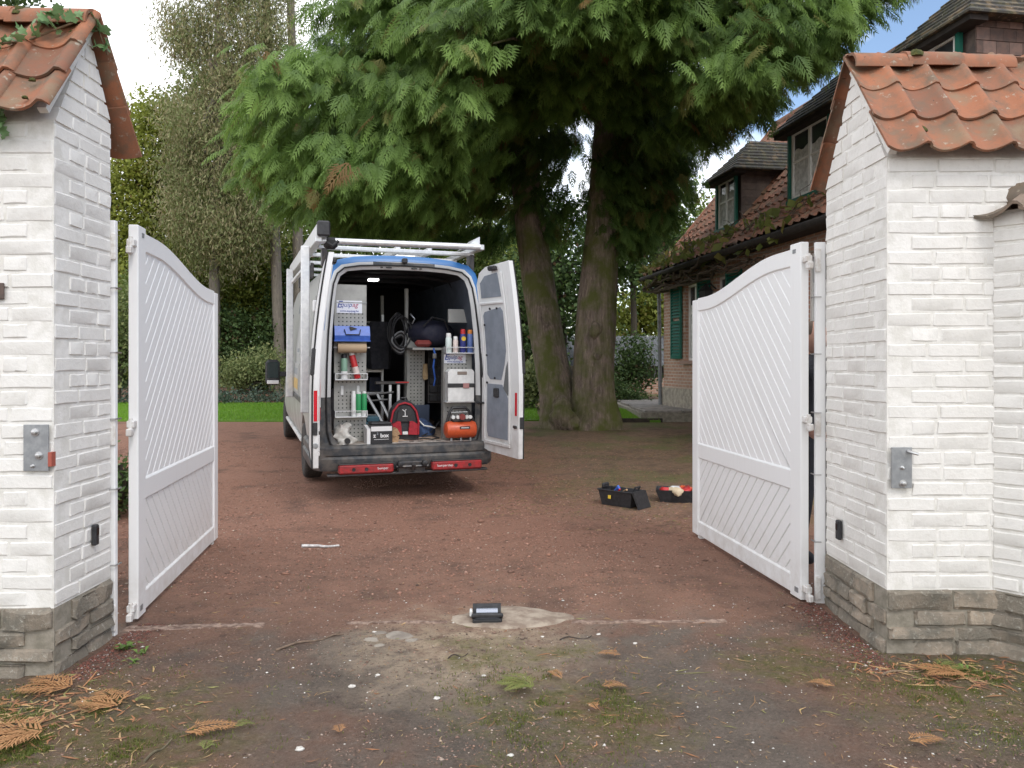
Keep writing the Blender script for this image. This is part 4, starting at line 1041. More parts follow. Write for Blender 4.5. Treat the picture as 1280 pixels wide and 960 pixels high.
# rear doors ----------------------------------------------------------------
def door(hx, hy, ang, sgn):
    """local frame: x from hinge to free edge, y = inside(+)/outside, z up. sgn=+1 right door"""
    d = bpy.data.objects.new('rear_door', None)
    W_ = .80; zb, zt = .50, 2.50
    prof = [(0, zb+.10), (.06, zb+.02), (.16, zb), (W_, zb-.01), (W_, zt+.02), (.30, zt-.005), (.14, zt-.06), (.05, zt-.18), (.03, 2.0), (.0, 1.5)]
    mb = MB(); mb.prism(prof, -.055, 0, 'y')
    me = mb.mesh('rear_door'); o = obj('rear_door', me, M['van_white'], V); bpy.data.objects.remove(d)
    # follow the tumblehome: shift x with height
    def lean(z): return -.105*max(0, (z-1.3)/1.2)**1.6
    bm = bmesh.new(); bm.from_mesh(me)
    for k in (.8, 1.1, 1.4, 1.7, 1.95, 2.15, 2.3): bmesh.ops.bisect_plane(bm, geom=bm.verts[:]+bm.edges[:]+bm.faces[:], plane_co=(0,0,k), plane_no=(0,0,1))
    for v in bm.verts: v.co.x += lean(v.co.z)*(-1 if False else 1)*(-1)*0 + 0; v.co.y += -lean(v.co.z)*0
    bm.to_mesh(me); bm.free()
    def part(name, poly, y0, y1, mat, bev=0):
        mb = MB(); mb.prism(poly, y0, y1, 'y'); return mb.build(name, mat, o)
    # inner skin: raised rim with two recessed grey boards
    part('inner_board', [(.13,2.17),(.56,2.17),(.54,2.42),(.26,2.40),(.14,2.33)], .0, .006, M['door_panel'])
    part('inner_board', [(.14,1.34),(.20,1.29),(.44,1.29),(.52,1.46),(.56,1.60),(.56,2.02),(.52,2.06),(.17,2.02),(.13,1.98)], .0, .006, M['door_panel'])
    part('inner_board', [(.13,.72),(.16,.66),(.58,.66),(.58,1.10),(.46,1.24),(.13,1.24)], .0, .006, M['door_panel'])
    part('pull_recess', [(.49,1.20),(.58,1.13),(.60,1.22),(.60,1.50),(.55,1.42)], .0, .008, pmat('dark_recess', (.14,.15,.15), None, rough=.6) if 'dark_recess' not in bpy.data.materials else bpy.data.materials['dark_recess'])
    for (x0, z0, x1, z1) in ((.09,.58,.645,.62),(.09,2.095,.64,2.125),(.61,.62,.645,2.42),(.085,.62,.10,2.30)):
        MB().box((x0, 0, z0), (x1, .018, z1), bev=.007).build('rib', M['van_white'], o)
    MB().box((.30, .004, 1.10), (.40, .03, 1.20), bev=.01).build('latch_box', M['black_plastic'], o)
    for x, z in ((.15,1.55),(.15,1.88),(.30,2.05),(.45,2.05),(.31,1.305),(.135,1.25)): MB().lathe([(.012,0),(.012,.012),(.001,.013)], 8, axis='Y', c=(x,.004,z)).build('clip', M['black_plastic'], o)
    MB().box((.42, .0, 2.44), (.56, .05, 2.49), bev=.012).build('top_catch', M['black_plastic'], o)
    MB().box((W_-.075, .001, .93), (W_-.035, .005, 1.17), bev=.002).build('reflector', M['red_reflector'], o)
    MB().box((W_-.09, .001, .80), (W_-.03, .02, .83), bev=.004).build('striker', M['dark_metal'], o)
    MB().box((W_-.02, -.085, 1.36), (W_+.008, -.04, 1.62), bev=.015).build('outer_handle', M['black_plastic'], o)
    # free edge strip details
    MB().box((W_, -.045, .93), (W_+.004, -.012, 1.22), bev=.001).build('edge_reflector', M['red_reflector'], o)
    MB().box((W_, -.05, .80), (W_+.012, -.01, .92), bev=.004).build('edge_latch', M['black_plastic'], o)
    MB().lathe([(.026,0),(.026,.004),(.015,.005)], 12, axis='X', c=(W_, -.028, .70)).build('edge_ring', M['steel'], o)
    MB().tube([(x_, -.058, z_) for x_, z_ in prof + prof[:1]], .009, 5).build('seal', M['rubber'], o)
    # outer skin: narrow glassless panel line
    part('outer_skin', [(.05, zb+.10),(W_-.02, zb+.06),(W_-.02, zt-.04),(.20, zt-.08),(.06, 2.0)], -.066, -.0552, M['van_white'])
    loc = Vector((hx, hy, 0))
    if sgn > 0: o.matrix_basis = Matrix.Translation(loc) @ Matrix.Rotation(ang, 4, 'Z')
    else: o.matrix_basis = Matrix.Translation(loc) @ Matrix.Rotation(ang, 4, 'Z') @ Matrix.Diagonal((1, -1, 1, 1))
    return o
DR = door(.925, .0, R(-90+14), 1)
# the inside of the right door must look towards the opening: local +y -> -x (van) for ang=-90 -> y axis = (1,0): mirror
DR.matrix_basis = Matrix.Translation((.852, -.01, 0)) @ Matrix.Rotation(R(-90+11), 4, 'Z') @ Matrix.Diagonal((1, -1, 1, 1))
DL = door(-.945, .0, R(-90), -1)
DL.matrix_basis = Matrix.Translation((-.955, -.01, 0)) @ Matrix.Rotation(R(-90-3.2), 4, 'Z')
for sgn in (-1, 1):
    for z in (.95, 2.05): MB().box((sgn*.93, -.03, z-.06), (sgn*.985, .03, z+.06), bev=.01).build('door_hinge', M['van_white'], V)
MB().tube([(.80,.02,1.02),(.88,-.10,1.02),(.955,-.20,1.02)], .012, 6).build('door_check', M['black_plastic'], V)
MB().tube([(.83,-.01,1.62),(.845,-.03,1.56),(.85,-.03,1.35),(.87,-.02,1.28),(.92,-.02,1.26)], .016, 7).build('gas_strut', M['black_plastic'], V, smooth=True)

for c in list(DR.children):
    if c.name.split('.')[0] in ('edge_reflector', 'edge_ring'): bpy.data.objects.remove(c)
def glean(z): return .135*max(0, (z-1.15)/1.35)**1.8
def lean_mesh(o, door=True):
    bm = bmesh.new(); bm.from_mesh(o.data)
    if door:
        for k in (1.0, 1.2, 1.4, 1.6, 1.8, 1.95, 2.1, 2.2, 2.3, 2.4): bmesh.ops.bisect_plane(bm, geom=bm.verts[:]+bm.edges[:]+bm.faces[:], plane_co=(0,0,k), plane_no=(0,0,1))
    for v in bm.verts: v.co.y += glean(v.co.z)*(1 if door else max(0, 1-max(0, v.co.y)/1.0))
    bm.to_mesh(o.data); bm.free(); o.data.update()
for D_ in (DR, DL):
    lean_mesh(D_)
    for c in D_.children: lean_mesh(c)
for o in list(V.children):
    if o.name.split('.')[0] in ('body','blue_trim','rear_frame','lower_frame','door_seal','lamp_recess','lock_slot','rear_camera','tail_light','wall_lining','cargo_ceiling','gas_strut'): lean_mesh(o, False)
# racking fixed in the van -----------------------------------------------------------
def perforated(name, x0, x1, y, z0, z1, rows, rz, par=V):
    p = MB().box((x0, y, z0), (x1, y+.012, z1), bev=.003).build(name, M['zinc'], par)
    mb = MB()
    for za, zb in rz:
        nzr = int((zb-za)/.042); nxr = int((x1-x0-.08)/.042)
        for i in range(nxr+1):
            for j in range(nzr+1):
                mb.lathe([(.0085, 0), (.0085, -.0012)], 6, axis='Y', c=(x0+.05+i*.042, y, za+j*.042))
    h = mb.build('perforations', M['hole'], p); h['kind'] = 'stuff'
    return p
pl = perforated('left_rack_panel', -.745, -.40, .20, .60, 2.30, 0, ((.66,.84),(.93,1.17),(1.25,1.5),(1.86,1.99)))
MB().box((-.745, .19, 2.10), (-.40, .199, 2.112)).build('seam', M['steel'], pl); MB().box((-.415, .205, .60), (-.40, .9, 2.28)).build('return_side', M['zinc'], pl)
def lip_shelf(par, x0, x1, y, z, dep=.10):
    s_ = MB().box((x0, y-dep, z-.012), (x1, y, z), bev=.003).build('shelf', M['alu'], par)
    MB().tube([(x0+.01, y-dep+.005, z+.06), (x1-.01, y-dep+.005, z+.06)], .005, 6).build('guard_rail', M['alu'], s_) if False else None
    MB().box((x0, y-dep, z+.055), (x1, y-dep+.006, z+.063)).build('guard_rail', M['alu'], par)
    for x in (x0, x1-.006): MB().box((x, y-dep, z), (x+.006, y-.0, z+.063)).build('shelf_end', M['alu'], par)
for z in (.885, 1.285): lip_shelf(pl, -.745, -.40, .199, z)
for x, z in ((-.66,1.16),(-.49,1.16),(-.66,1.56),(-.49,1.60)): MB().box((x-.015, .19, z-.05), (x+.015, .199, z+.05), bev=.004).build('hook_clip', M['white_plastic'], pl)
def brandsign(par, x, y, z, w, h):
    s_ = MB().box((x-w/2, y-.006, z-h/2), (x+w/2, y-.001, z+h/2)).build('sign', M['sign_white'], par)
    k = w/.27
    text('sign_lettering', 'E', .105*k, M['sign_blue'], par, (x-w*.40, y-.0068, z+h*.16), (R(90),0,0), bold=.0006, shear=.25)
    text('sign_lettering', 'quip', .072*k, M['sign_blue'], par, (x-w*.13, y-.0068, z+h*.16), (R(90),0,0), shear=.25, bold=.0002)
    text('sign_lettering', 'ag', .072*k, M['sign_red'], par, (x+w*.22, y-.0068, z+h*.16), (R(90),0,0), shear=.25, bold=.0002)
    text('sign_lettering', 'www.equipag.be', .030*k, M['sign_blue'], par, (x, y-.0068, z-h*.33), (R(90),0,0), bold=.0004)
brandsign(pl, -.585, .199, 2.06, .27, .135)
prk = perforated('right_rack_panel', .455, .785, .17, .60, 1.64, 0, ((.66,.98),(1.40,1.50)))
lip_shelf(prk, .455, .785, .169, 1.575, .11); MB().box((.455, .183, .60), (.467, .27, 1.62)).build('return_side', M['zinc'], prk)
MB().box((.455, .04, 1.018), (.785, .168, 1.03), bev=.003).build('shelf', M['alu'], prk)
brandsign(prk, .585, .169, 1.505, .25, .10)
# inner racks: column, drawer bank, shelves with bins on the far left
MB().box((.20, 1.05, .60), (.235, 1.12, 2.34)).build('rack_column', M['zinc'], V)
pc = perforated('drawer_panel', .20, .42, .95, .60, 1.80, 0, ((.9,1.6),)); 
db = MB().box((.47, .98, .95), (.82, 2.2, 1.62)).build('drawer_bank', M['dark_metal'], V)
for j in range(6):
    for i in range(3): MB().box((.482+.11*i, .955, .97+.105*j), (.582+.11*i, .98, 1.06+.105*j), bev=.008).build('drawer', M['black_plastic'], db)
MB().box((.22, .94, .66), (.48, .975, .93), bev=.004).build('drop_shelf', pmat('blue_bin_steel', (.06,.08,.13), None, rough=.5), V)
MB().box((.20, .62, 1.60), (.84, 2.3, 1.625)).build('rack_shelf', M['zinc'], V)
MB().box((.60, .52, 1.92), (.84, .56, 2.08), bev=.006).build('light_box', pmat('pale_grey_box', (.42,.42,.40), None), V)
fr = MB()
fr.box((-.30, 2.2, .60), (-.26, 2.26, 2.32)); fr.box((.10, 2.2, .60), (.14, 2.26, 2.32)); fr.build('rack_upright', M['zinc'], V)
for z in (1.0, 1.32, 1.66, 1.95): 
    MB().box((-.28, 2.2, z), (.14, 2.75, z+.02)).build('rack_shelf', M['zinc'], V)
binm = pmat('navy_bin', (.04,.05,.12), (.06,.07,.10), 20, .5)
for j, z in enumerate((1.02, 1.34, 1.68)):
    for i in range(2): MB().box((-.24+.19*i, 2.23, z), (-.07+.19*i, 2.6, z+.20), bev=.01).build('storage_bin', binm, V)
def blobmesh(fn, nu=22, nv=14):
    vs = []; fs = []
    for j in range(nv+1):
        for i in range(nu): vs.append(fn(2*math.pi*i/nu, j/nv))
    for j in range(nv):
        for i in range(nu): a = j*nu+i; b = j*nu+(i+1) % nu; fs.append((a, b, b+nu, a+nu))
    fs.append(tuple(range(nu))[::-1]); fs.append(tuple(range(nv*nu, nv*nu+nu))); return vs, fs
blobmesh_early = blobmesh
# ------------------------------------------------------------------ loose things in the van
def vthing(name, label, cat, x, y, z, rz=0, group=None):
    t = thing(name, label, cat, group=group); t.matrix_basis = MV @ Matrix.Translation((x, y, z)) @ Matrix.Rotation(rz, 4, 'Z'); return t
def can(label, x, y, z, r, h, mbody, mcap, tilt=0, caph=.22, cat='spray can', name='spray_can', group=None, band=None):
    t = vthing(name, label, cat, x, y, z, group=group)
    if tilt: t.matrix_basis = t.matrix_basis @ Matrix.Rotation(tilt, 4, 'Y')
    hb = h*(1-caph)
    MB().lathe([(r*.92,0),(r,.006),(r,hb-.015),(r*.8,hb)], 16).build('can_body', mbody, t, smooth=True)
    MB().lathe([(r*.82,hb+.0005),(r*.82,h-.012),(r*.7,h)], 14).build('cap', mcap, t, smooth=True)
    if band: MB().lathe([(r*1.012,hb*band[0]),(r*1.012,hb*band[1])], 16).build('label_band', band[2], t, smooth=True)
    return t
wp = M['white_plastic']; rp = M['red_plastic']; gp = M['green_plastic']; dkb = pmat('dark_blue_print', (.03,.04,.20), None, rough=.35); yl = pmat('yellow_print', (.75,.52,.05), None, rough=.4)
org = pmat('orange_cap', (.62,.22,.04), None, rough=.4); palegreen = pmat('sage_label', (.22,.38,.28), None, rough=.4); bluecan = pmat('slate_blue_can', (.10,.16,.38), None, rough=.35); pinkish = pmat('pale_pink_label', (.66,.56,.52), None, rough=.4)
ps = vthing('paper_dispenser', 'blue workshop paper dispenser on the left rack', 'paper dispenser', -.57, .19, 1.70)
mb = MB(); mb.prism([(-.005,.0),(-.14,.0),(-.15,.05),(-.11,.15),(-.005,.155)], -.185, .185, 'x'); mb.build('cover', M['blue_plastic'], ps)
MB().box((-.19,-.155,-.012),(.19,-.005,.0)).build('tray', M['blue_plastic'], ps)
mb = MB(); mb.tube([(-.085,-.142,.115),(-.07,-.158,.06),(.07,-.158,.06),(.085,-.142,.115)], .006, 6); mb.build('slot', M['black_plastic'], ps)
MB().prism([(-.03,.148),(.05,.125),(-.02,.10)], -.135, -.118, 'y').build('mark', M['black_plastic'], ps)
pr_ = vthing('paper_roll', 'brown roll of wiping paper under the blue dispenser', 'paper roll', -.57, .10, 1.622)
MB().lathe([(.02,-.15),(.052,-.15),(.055,-.145),(.055,.145),(.052,.15),(.02,.15)], 18, axis='X').build('paper', pmat('kraft_paper', (.46,.34,.22), None, rough=.85), pr_, smooth=True)
MB().tube([(-.19,0,0),(.19,0,0)], .008, 6).build('spindle', M['steel'], pr_)
can('sage green bottle with dark cap standing on the left rack', -.645, .145, 1.286, .036, .27, palegreen, M['black_plastic'], caph=.18, cat='bottle', name='bottle', band=(.0,.38,wp))
can('red tube with a white nozzle leaning on the left rack', -.50, .145, 1.292, .034, .33, rp, wp, tilt=R(-14), cat='sealant tube', name='sealant_tube', band=(.2,.5,pinkish))
can('plain white tube on the lowest shelf of the left rack', -.545, .145, .886, .026, .27, wp, wp, caph=.10, cat='sealant tube', name='sealant_tube')
can('green and white tube beside the white tube on the left rack', -.49, .145, .886, .029, .26, gp, wp, caph=.08, cat='sealant tube', name='sealant_tube', band=(.0,.16,wp))
can('green tube at the outer end of the low left shelf', -.43, .145, .886, .029, .265, gp, wp, caph=.08, cat='sealant tube', name='sealant_tube', band=(.0,.22,wp))
can('tall pale spray can on the right rack shelf', .495, .11, 1.576, .035, .215, pmat('pale_mint', (.60,.68,.66), None, rough=.35), wp, caph=.22)
can('short pinkish white can on the right rack shelf', .575, .11, 1.576, .030, .18, pinkish, wp, caph=.2)
s1 = can('dark blue can with red cap and yellow round badge', .660, .11, 1.576, .034, .26, dkb, rp, caph=.2)
MB().lathe([(.026,0),(.026,-.002)], 18, axis='Y', c=(0,-.0345,.155)).build('badge', yl, s1)
can('slate blue can with orange cap on the right rack shelf', .742, .11, 1.576, .034, .255, bluecan, org, caph=.18)
jc = vthing('water_canister', 'white plastic canister strapped to the right rack', 'canister', .62, .10, 1.031)
mb = MB(); mb.prism([(-.148,0),(.148,0),(.150,.19),(.150,.33),(.125,.36),(-.125,.36),(-.150,.33),(-.150,.19)], -.075, .06, 'y'); mb.build('tank', wp, jc)
MB().box((-.158,-.081,.158),(.158,-.0755,.20)).build('strap', M['black_plastic'], jc); MB().box((.02,-.088,.15),(.09,-.0815,.205), bev=.006).build('buckle', pmat('faded_red', (.40,.20,.19), None, rough=.6), jc)
MB().box((-.155,-.080,.201),(.155,-.0755,.206)).build('rim_line', M['steel'], jc); MB().box((-.045,-.082,.30),(.065,-.0755,.335), bev=.004).build('grip', pmat('taupe_grip', (.22,.18,.15), None), jc)
cp = vthing('air_compressor', 'orange portable air compressor on the van floor', 'compressor', .615, .03, .60)
T_ = MB().lathe([(.001,-.185),(.05,-.182),(.085,-.165),(.095,-.14),(.095,.14),(.085,.165),(.05,.182),(.001,.185)], 22, axis='X', c=(0,0,.122)).build('tank', M['orange'], cp, smooth=True)
MB().tube([(-.155,0,.20),(-.125,0,.31),(-.09,0,.365),(.06,0,.365),(.10,0,.32),(.15,0,.20)], .017, 8).build('handle', M['black_plastic'], cp, smooth=True)
MB().tube([(-.115,0,.312),(.10,0,.315)], .007, 6).build('bar', M['steel'], cp)
MB().box((-.10,-.05,.205),(.11,.05,.255), bev=.012).build('pump_block', M['dark_metal'], cp); MB().lathe([(.033,-.07),(.036,-.03),(.03,0)], 14, axis='Y', c=(0,-.03,.268)).build('regulator', pmat('dull_red', (.22,.04,.035), None), cp, smooth=True)
for x in (-.10, -.045, .055, .095): MB().lathe([(.021,-.02),(.021,0),(.001,0)], 14, axis='Y', c=(x,-.055,.265)).build('gauge', wp, cp, smooth=True)
MB().box((-.03,-.1005,.135),(.085,-.090,.165), bev=.003).build('name_strip', M['black_plastic'], cp); text('strip_lettering', 'CRAFT AIR', .018, M['white_print'], cp, (.028,-.1012,.15), (R(90),0,0)) if False else MB().box((-.02,-.1018,.145),(.07,-.1008,.153)).build('strip_mark', M['white_print'], cp)
for x in (-.11, .0, .11): MB().lathe([(.014,0),(.012,.035)], 8, c=(x,-.03,0)).build('foot', M['steel'], cp)
bx = vthing('battery_box', 'black and white carton printed z2 box at the van sill', 'box', -.275, .06, .60, R(2))
MB().box((-.118,-.09,0),(.118,.09,.20), bev=.003).build('carton', pmat('black_carton', (.025,.025,.028), None, rough=.45), bx)
MB().box((-.112,-.0915,.135),(.112,-.0902,.185)).build('white_band', M['white_print'], bx); MB().prism([(-.09,0),(.085,0),(.085,.19),(-.09,.16)], -.155, -.1185, 'x').build('white_flap', M['white_print'], bx)
text('lettering', 'z', .062, M['white_print'], bx, (-.075,-.0912,.088), (R(90),0,0), bold=.002); text('lettering', '2', .034, M['grey_print'], bx, (-.043,-.0912,.108), (R(90),0,0), bold=.001); text('lettering', 'box', .058, M['white_print'], bx, (.032,-.0912,.086), (R(90),0,0), bold=.0018); MB().box((-.08,-.0914,.045),(.08,-.0904,.049)).build('rule', M['white_print'], bx)
MB().box((-.115,-.085,.2005),(.115,.088,.225), bev=.01).build('lid', M['black_plastic'], bx)
for i, (x, z, a, lab) in enumerate(((-.125,.025,.25,'short timber offcut lying beside the black carton'), (-.11,.085,-.5,'sawn timber offcut leaning on the carton'))):
    w = vthing('timber_block', lab, 'wood block', x, .12, .60+z); MB().box((-.05,-.08,-.025),(.05,.08,.05), bev=.004).build('block', M['wood'], w); w.matrix_basis = w.matrix_basis @ Matrix.Rotation(a, 4, 'Y')
rg = vthing('rag', 'crumpled white rag and packaging in the left corner of the van', 'rag', -.66, .10, .602)
mb = MB(); mb.add(*blobmesh_early(lambda t, v: (.105*math.cos(t)*(1-.45*v)*(1+.25*math.sin(3*t+7*v)), .10*math.sin(t)*(1-.45*v)*(1+.25*math.cos(4*t-5*v)), .19*v+.03*math.sin(2*t)*v))); o = mb.build('cloth', pmat('white_cloth', (.62,.60,.56), (.5,.48,.44), 30, .9), rg, smooth=True)
for v in o.data.vertices:
    n_ = 1 + .45*(float(vnoise(v.co.x*22+3, v.co.z*22+v.co.y*15, 3))-.5)*2; v.co.x *= n_; v.co.y *= n_; v.co.z *= .9 + .3*n_*.3
MB().lathe([(.028,0),(.03,.004),(.03,.05),(.001,.052)], 12, axis='Y', c=(.03,-.16,.04)).build('dark_roll', M['black_plastic'], rg)
# backpack
bk = vthing('backpack', 'black and red tool backpack standing on the van floor', 'backpack', .055, .42, .60, R(-4))
def se(c, p): return math.copysign(abs(c)**p, c)
def packfn(t, v):
    z = .43*v; w = .185*(1 - .12*v) * (1 if v < .55 else math.sqrt(max(.02, 1-((v-.55)/.47)**2)))*(.9+.1*math.sin(min(v*8,1.57))); d = .125*(1-.25*v)*(1 if v < .7 else math.sqrt(max(.05, 1-((v-.7)/.33)**2)))
    return (w*se(math.cos(t), .6), d*se(math.sin(t), .6), z)
mb = MB(); mb.add(*blobmesh(packfn)); mb.build('bag_body', pmat('black_nylon', (.02,.02,.024), (.035,.035,.04), 60, .7, bmp=.3, bscale=400), bk, smooth=60)
redn = pmat('red_nylon', (.42,.015,.03), (.30,.01,.02), 40, .6)
for sx_ in (-1, 1):
    mb = MB(); mb.prism([(sx_*.035,.055),(sx_*.135,.05),(sx_*.14,.17),(sx_*.085,.205),(sx_*.05,.20)], -.155, -.10, 'y'); mb.build('pocket', redn, bk)
    MB().tube([(sx_*.15,-.115,.05),(sx_*.155,-.12,.20),(sx_*.13,-.105,.31),(sx_*.07,-.095,.385),(0,-.09,.405)], .012, 7).build('red_piping', redn, bk, smooth=True)
mb = MB(); mb.prism([(-.09,.20),(.09,.20),(.075,.32),(.04,.365),(-.04,.365),(-.075,.32)], -.135, -.10, 'y'); mb.build('front_flap', M['black_plastic'], bk)
mb = MB(); mb.tube([(-.03,-.138,.335),(-.008,-.138,.315),(.012,-.138,.335)], .005, 5); mb.tube([(0,-.138,.315),(.0,-.138,.262)], .005, 5); mb.tube([(-.028,-.138,.258),(.028,-.138,.258)], .005, 5); mb.build('white_emblem', M['white_print'], bk)
MB().box((-.03,-.165,.055),(.03,-.156,.09), bev=.004).build('white_buckle', M['white_print'], bk)
MB().tube([(-.04,-.02,.42),(-.03,-.02,.455),(.03,-.02,.455),(.04,-.02,.42)], .010, 6).build('grab_handle', M['black_plastic'], bk)
# ladders inside
ls = vthing('step_ladder', 'folded grey step ladder leaning inside the van', 'ladder', -.20, .62, .60)
for x0, x1, y_ in ((-.10,.06,0),(.03,.15,.03),(-.16,-.12,.10)):
    MB().tube([(x1+.06, y_-.1, .02), (x0-.02, y_+.08, .48)], .019, 6).build('ladder_leg', M['steel'], ls)
MB().tube([(-.24,.10,.46),(.20,.12,.50)], .016, 6).build('top_bar', M['black_plastic'], ls); MB().tube([(-.22,.06,.40),(.12,.06,.42)], .012, 6).build('spreader', M['black_plastic'], ls)
tr = vthing('trestle', 'white aluminium trestle legs standing behind the backpack', 'trestle', .04, .95, .60)
for x in (-.06, .04): MB().box((x, -.02, 0), (x+.035, .02, .58), bev=.004).build('leg', M['alu'], tr)
MB().box((-.22,-.03,.585),(.16,.03,.62), bev=.004).build('beam', M['dark_metal'], tr); MB().box((.02,-.035,.60),(.18,-.031,.615)).build('red_strip', M['red_plastic'], tr)
l2 = vthing('ladder', 'narrow aluminium ladder upright against the far rack', 'ladder', -.13, 1.85, .60)
for x in (-.06, .19): MB().box((x-.018,-.03,0),(x+.018,.03,1.45), bev=.004).build('ladder_rail', M['alu'], l2)
MB().box((-.125,-.02,0),(-.10,.02,1.5), bev=.004).build('ladder_rail', M['alu'], l2)
for k in range(5): MB().box((-.045,-.02,.12+.29*k),(.175,.02,.15+.29*k)).build('rung', M['alu'], l2)
tb = vthing('power_tool_case', 'dark teal power tool case behind the black carton', 'tool case', -.31, .38, .60)
MB().box((-.09,-.10,0),(.09,.10,.20), bev=.012).build('case', pmat('teal_case', (.02,.07,.10), None, rough=.45), tb); MB().box((-.07,-.09,.201),(.07,.09,.26), bev=.01).build('lid', bpy.data.materials['teal_case'], tb); MB().tube([(-.05,-.105,.17),(-.04,-.125,.17),(.04,-.125,.17),(.05,-.105,.17)], .008, 6).build('handle', M['black_plastic'], tb)
# hoses and bag
hs = vthing('hose_coil', 'coiled black hose hanging on the rack column', 'hose', .10, 1.0, 1.98)
mb = MB()
for k in range(5):
    rx, rz = .085+.006*k, .23-.012*k; pts = [(rx*math.sin(a)+.01*k*(-1)**k, -.02*k+.01*math.sin(3*a), -.17+rz*math.cos(a)) for a in np.linspace(0, 2*math.pi, 25)]
    c_ = MB().tube(pts, .010, 6, cap=False); c_.build('hose_loop', M['black_plastic'], hs, smooth=True)
c2_ = vthing('cable_coil', 'pale grey cable coil below the black hose', 'cable', .10, .98, 1.70)
for k in range(4):
    pts = [((.085)*math.sin(a), -.015*k, .02*k-.05+.10*math.cos(a)+.02*math.sin(2*a)) for a in np.linspace(0, 2*math.pi, 21)]; MB().tube(pts, .010, 6, cap=False).build('cable_loop', M['steel'] if k % 2 else M['black_plastic'], c2_, smooth=True)
cl = vthing('clamp', 'bright metal clamps hanging beside the hose coil', 'clamp', .24, .96, 1.93)
for k in range(2): MB().tube([(.03*k,0,.10-.16*k),(.05+.03*k,-.02,.04-.16*k),(.02+.03*k,-.01,-.02-.16*k)], .010, 6).build('jaw', M['bolt'], cl, smooth=True)
bg_ = vthing('duffel_bag', 'dark navy duffel bag on the upper right rack shelf', 'bag', .50, 1.0, 1.626)
mb = MB(); mb.add(*blobmesh(lambda t, v: (.30*math.cos(t)*(math.sin(math.pi*(.08+.84*v)))**.6, -.26+.55*v, .17+.17*math.sin(t)*(math.sin(math.pi*(.08+.84*v)))**.5))); mb.build('bag_body', pmat('navy_nylon', (.015,.017,.04), (.03,.03,.05), 20, .7), bg_, smooth=60)
MB().tube([(-.15,-.27,.25),(-.05,-.30,.36),(.10,-.30,.33),(.16,-.27,.20)], .012, 6).build('strap', M['black_plastic'], bg_, smooth=True); MB().box((-.25,-.30,.01),(-.05,-.22,.09), bev=.03).build('red_pouch', bpy.data.materials['dull_red'], bg_)
gl = vthing('work_glove', 'tan work glove hooked on the drawer bank', 'glove', .42, .92, 1.38)
mb = MB(); mb.add(*blobmesh(lambda t, v: (.035*math.cos(t)*(1-.25*v), .018*math.sin(t), -.10+.15*v), 10, 5)); mb.build('palm', pmat('tan_leather', (.45,.32,.18), None, rough=.8), gl, smooth=True)
for k in range(4): MB().tube([(-.022+.015*k,0,-.09),(-.024+.016*k,-.004,-.135-.008*(k in (1,2)))], [.009,.007], 6).build('finger', bpy.data.materials['tan_leather'], gl, smooth=True)
sk = vthing('sack', 'pale grey sack slumped against the left wall of the van', 'sack', -.52, 1.55, .60)
mb = MB(); mb.add(*blobmesh(lambda t, v: (.19*math.cos(t)*math.sqrt(max(.03,1-v**2.5))*(1+.12*math.sin(3*t+5*v)), .17*math.sin(t)*math.sqrt(max(.03,1-v**2.5)), .55*v))); mb.build('sack_body', pmat('grey_sack', (.30,.28,.29), (.22,.20,.21), 9, .9), sk, smooth=60)
jn = vthing('work_clothes', 'dark blue cloth heap with a white cable beside the compressor', 'cloth', .30, .62, .60)
mb = MB(); mb.add(*blobmesh(lambda t, v: (.16*math.cos(t)*math.sqrt(max(.03,1-v**2))*(1+.15*math.sin(4*t+6*v)), .18*math.sin(t)*math.sqrt(max(.03,1-v**2)), .20*v))); mb.build('cloth', pmat('denim_blue', (.05,.09,.20), (.03,.05,.11), 20, .9), jn, smooth=60)
MB().tube([(-.08,-.12,.22),(0,-.17,.13),(.07,-.19,.12),(.13,-.17,.10)], .009, 6).build('white_cable', wp, jn, smooth=True)

cb2 = vthing('extension_lead', 'loose black extension lead trailing over the van floor', 'cable', .22, .34, .60)
MB().tube([(-.20,-.12,.012),(-.10,-.20,.012),(.02,-.14,.014),(.10,-.22,.012),(.20,-.12,.012),(.16,.0,.02),(.05,.06,.02),(.18,.16,.05),(.28,.2,.16)], .008, 6).build('lead', M['black_plastic'], cb2, smooth=True)
st = vthing('ratchet_strap', 'blue ratchet strap dangling from the upper right rack shelf', 'strap', .44, .58, 1.60)
mb = MB(); mb.tube([(0,0,.02),(.01,-.03,-.05),(-.01,-.03,-.20),(.015,-.02,-.34),(.0,-.02,-.42)], .010, 4); mb.build('webbing', M['blue_plastic'], st); MB().box((-.02,-.05,-.10),(.025,-.02,-.04), bev=.006).build('ratchet', M['bolt'], st)
pk = vthing('work_jacket', 'dark jacket hanging from the rack column in the van', 'jacket', -.02, 1.6, 1.90)
mb = MB(); mb.add(*blobmesh(lambda t, v: (.15*math.cos(t)*(.55+.45*math.sin(math.pi*min(1,.25+v*.6)))*(1+.10*math.sin(5*t)), .07*math.sin(t)*(1+.2*math.sin(7*t+3*v)), -.55+.60*v), 26, 14)); mb.build('jacket_body', pmat('charcoal_cloth', (.03,.032,.04), (.05,.05,.06), 18, .9), pk, smooth=60)
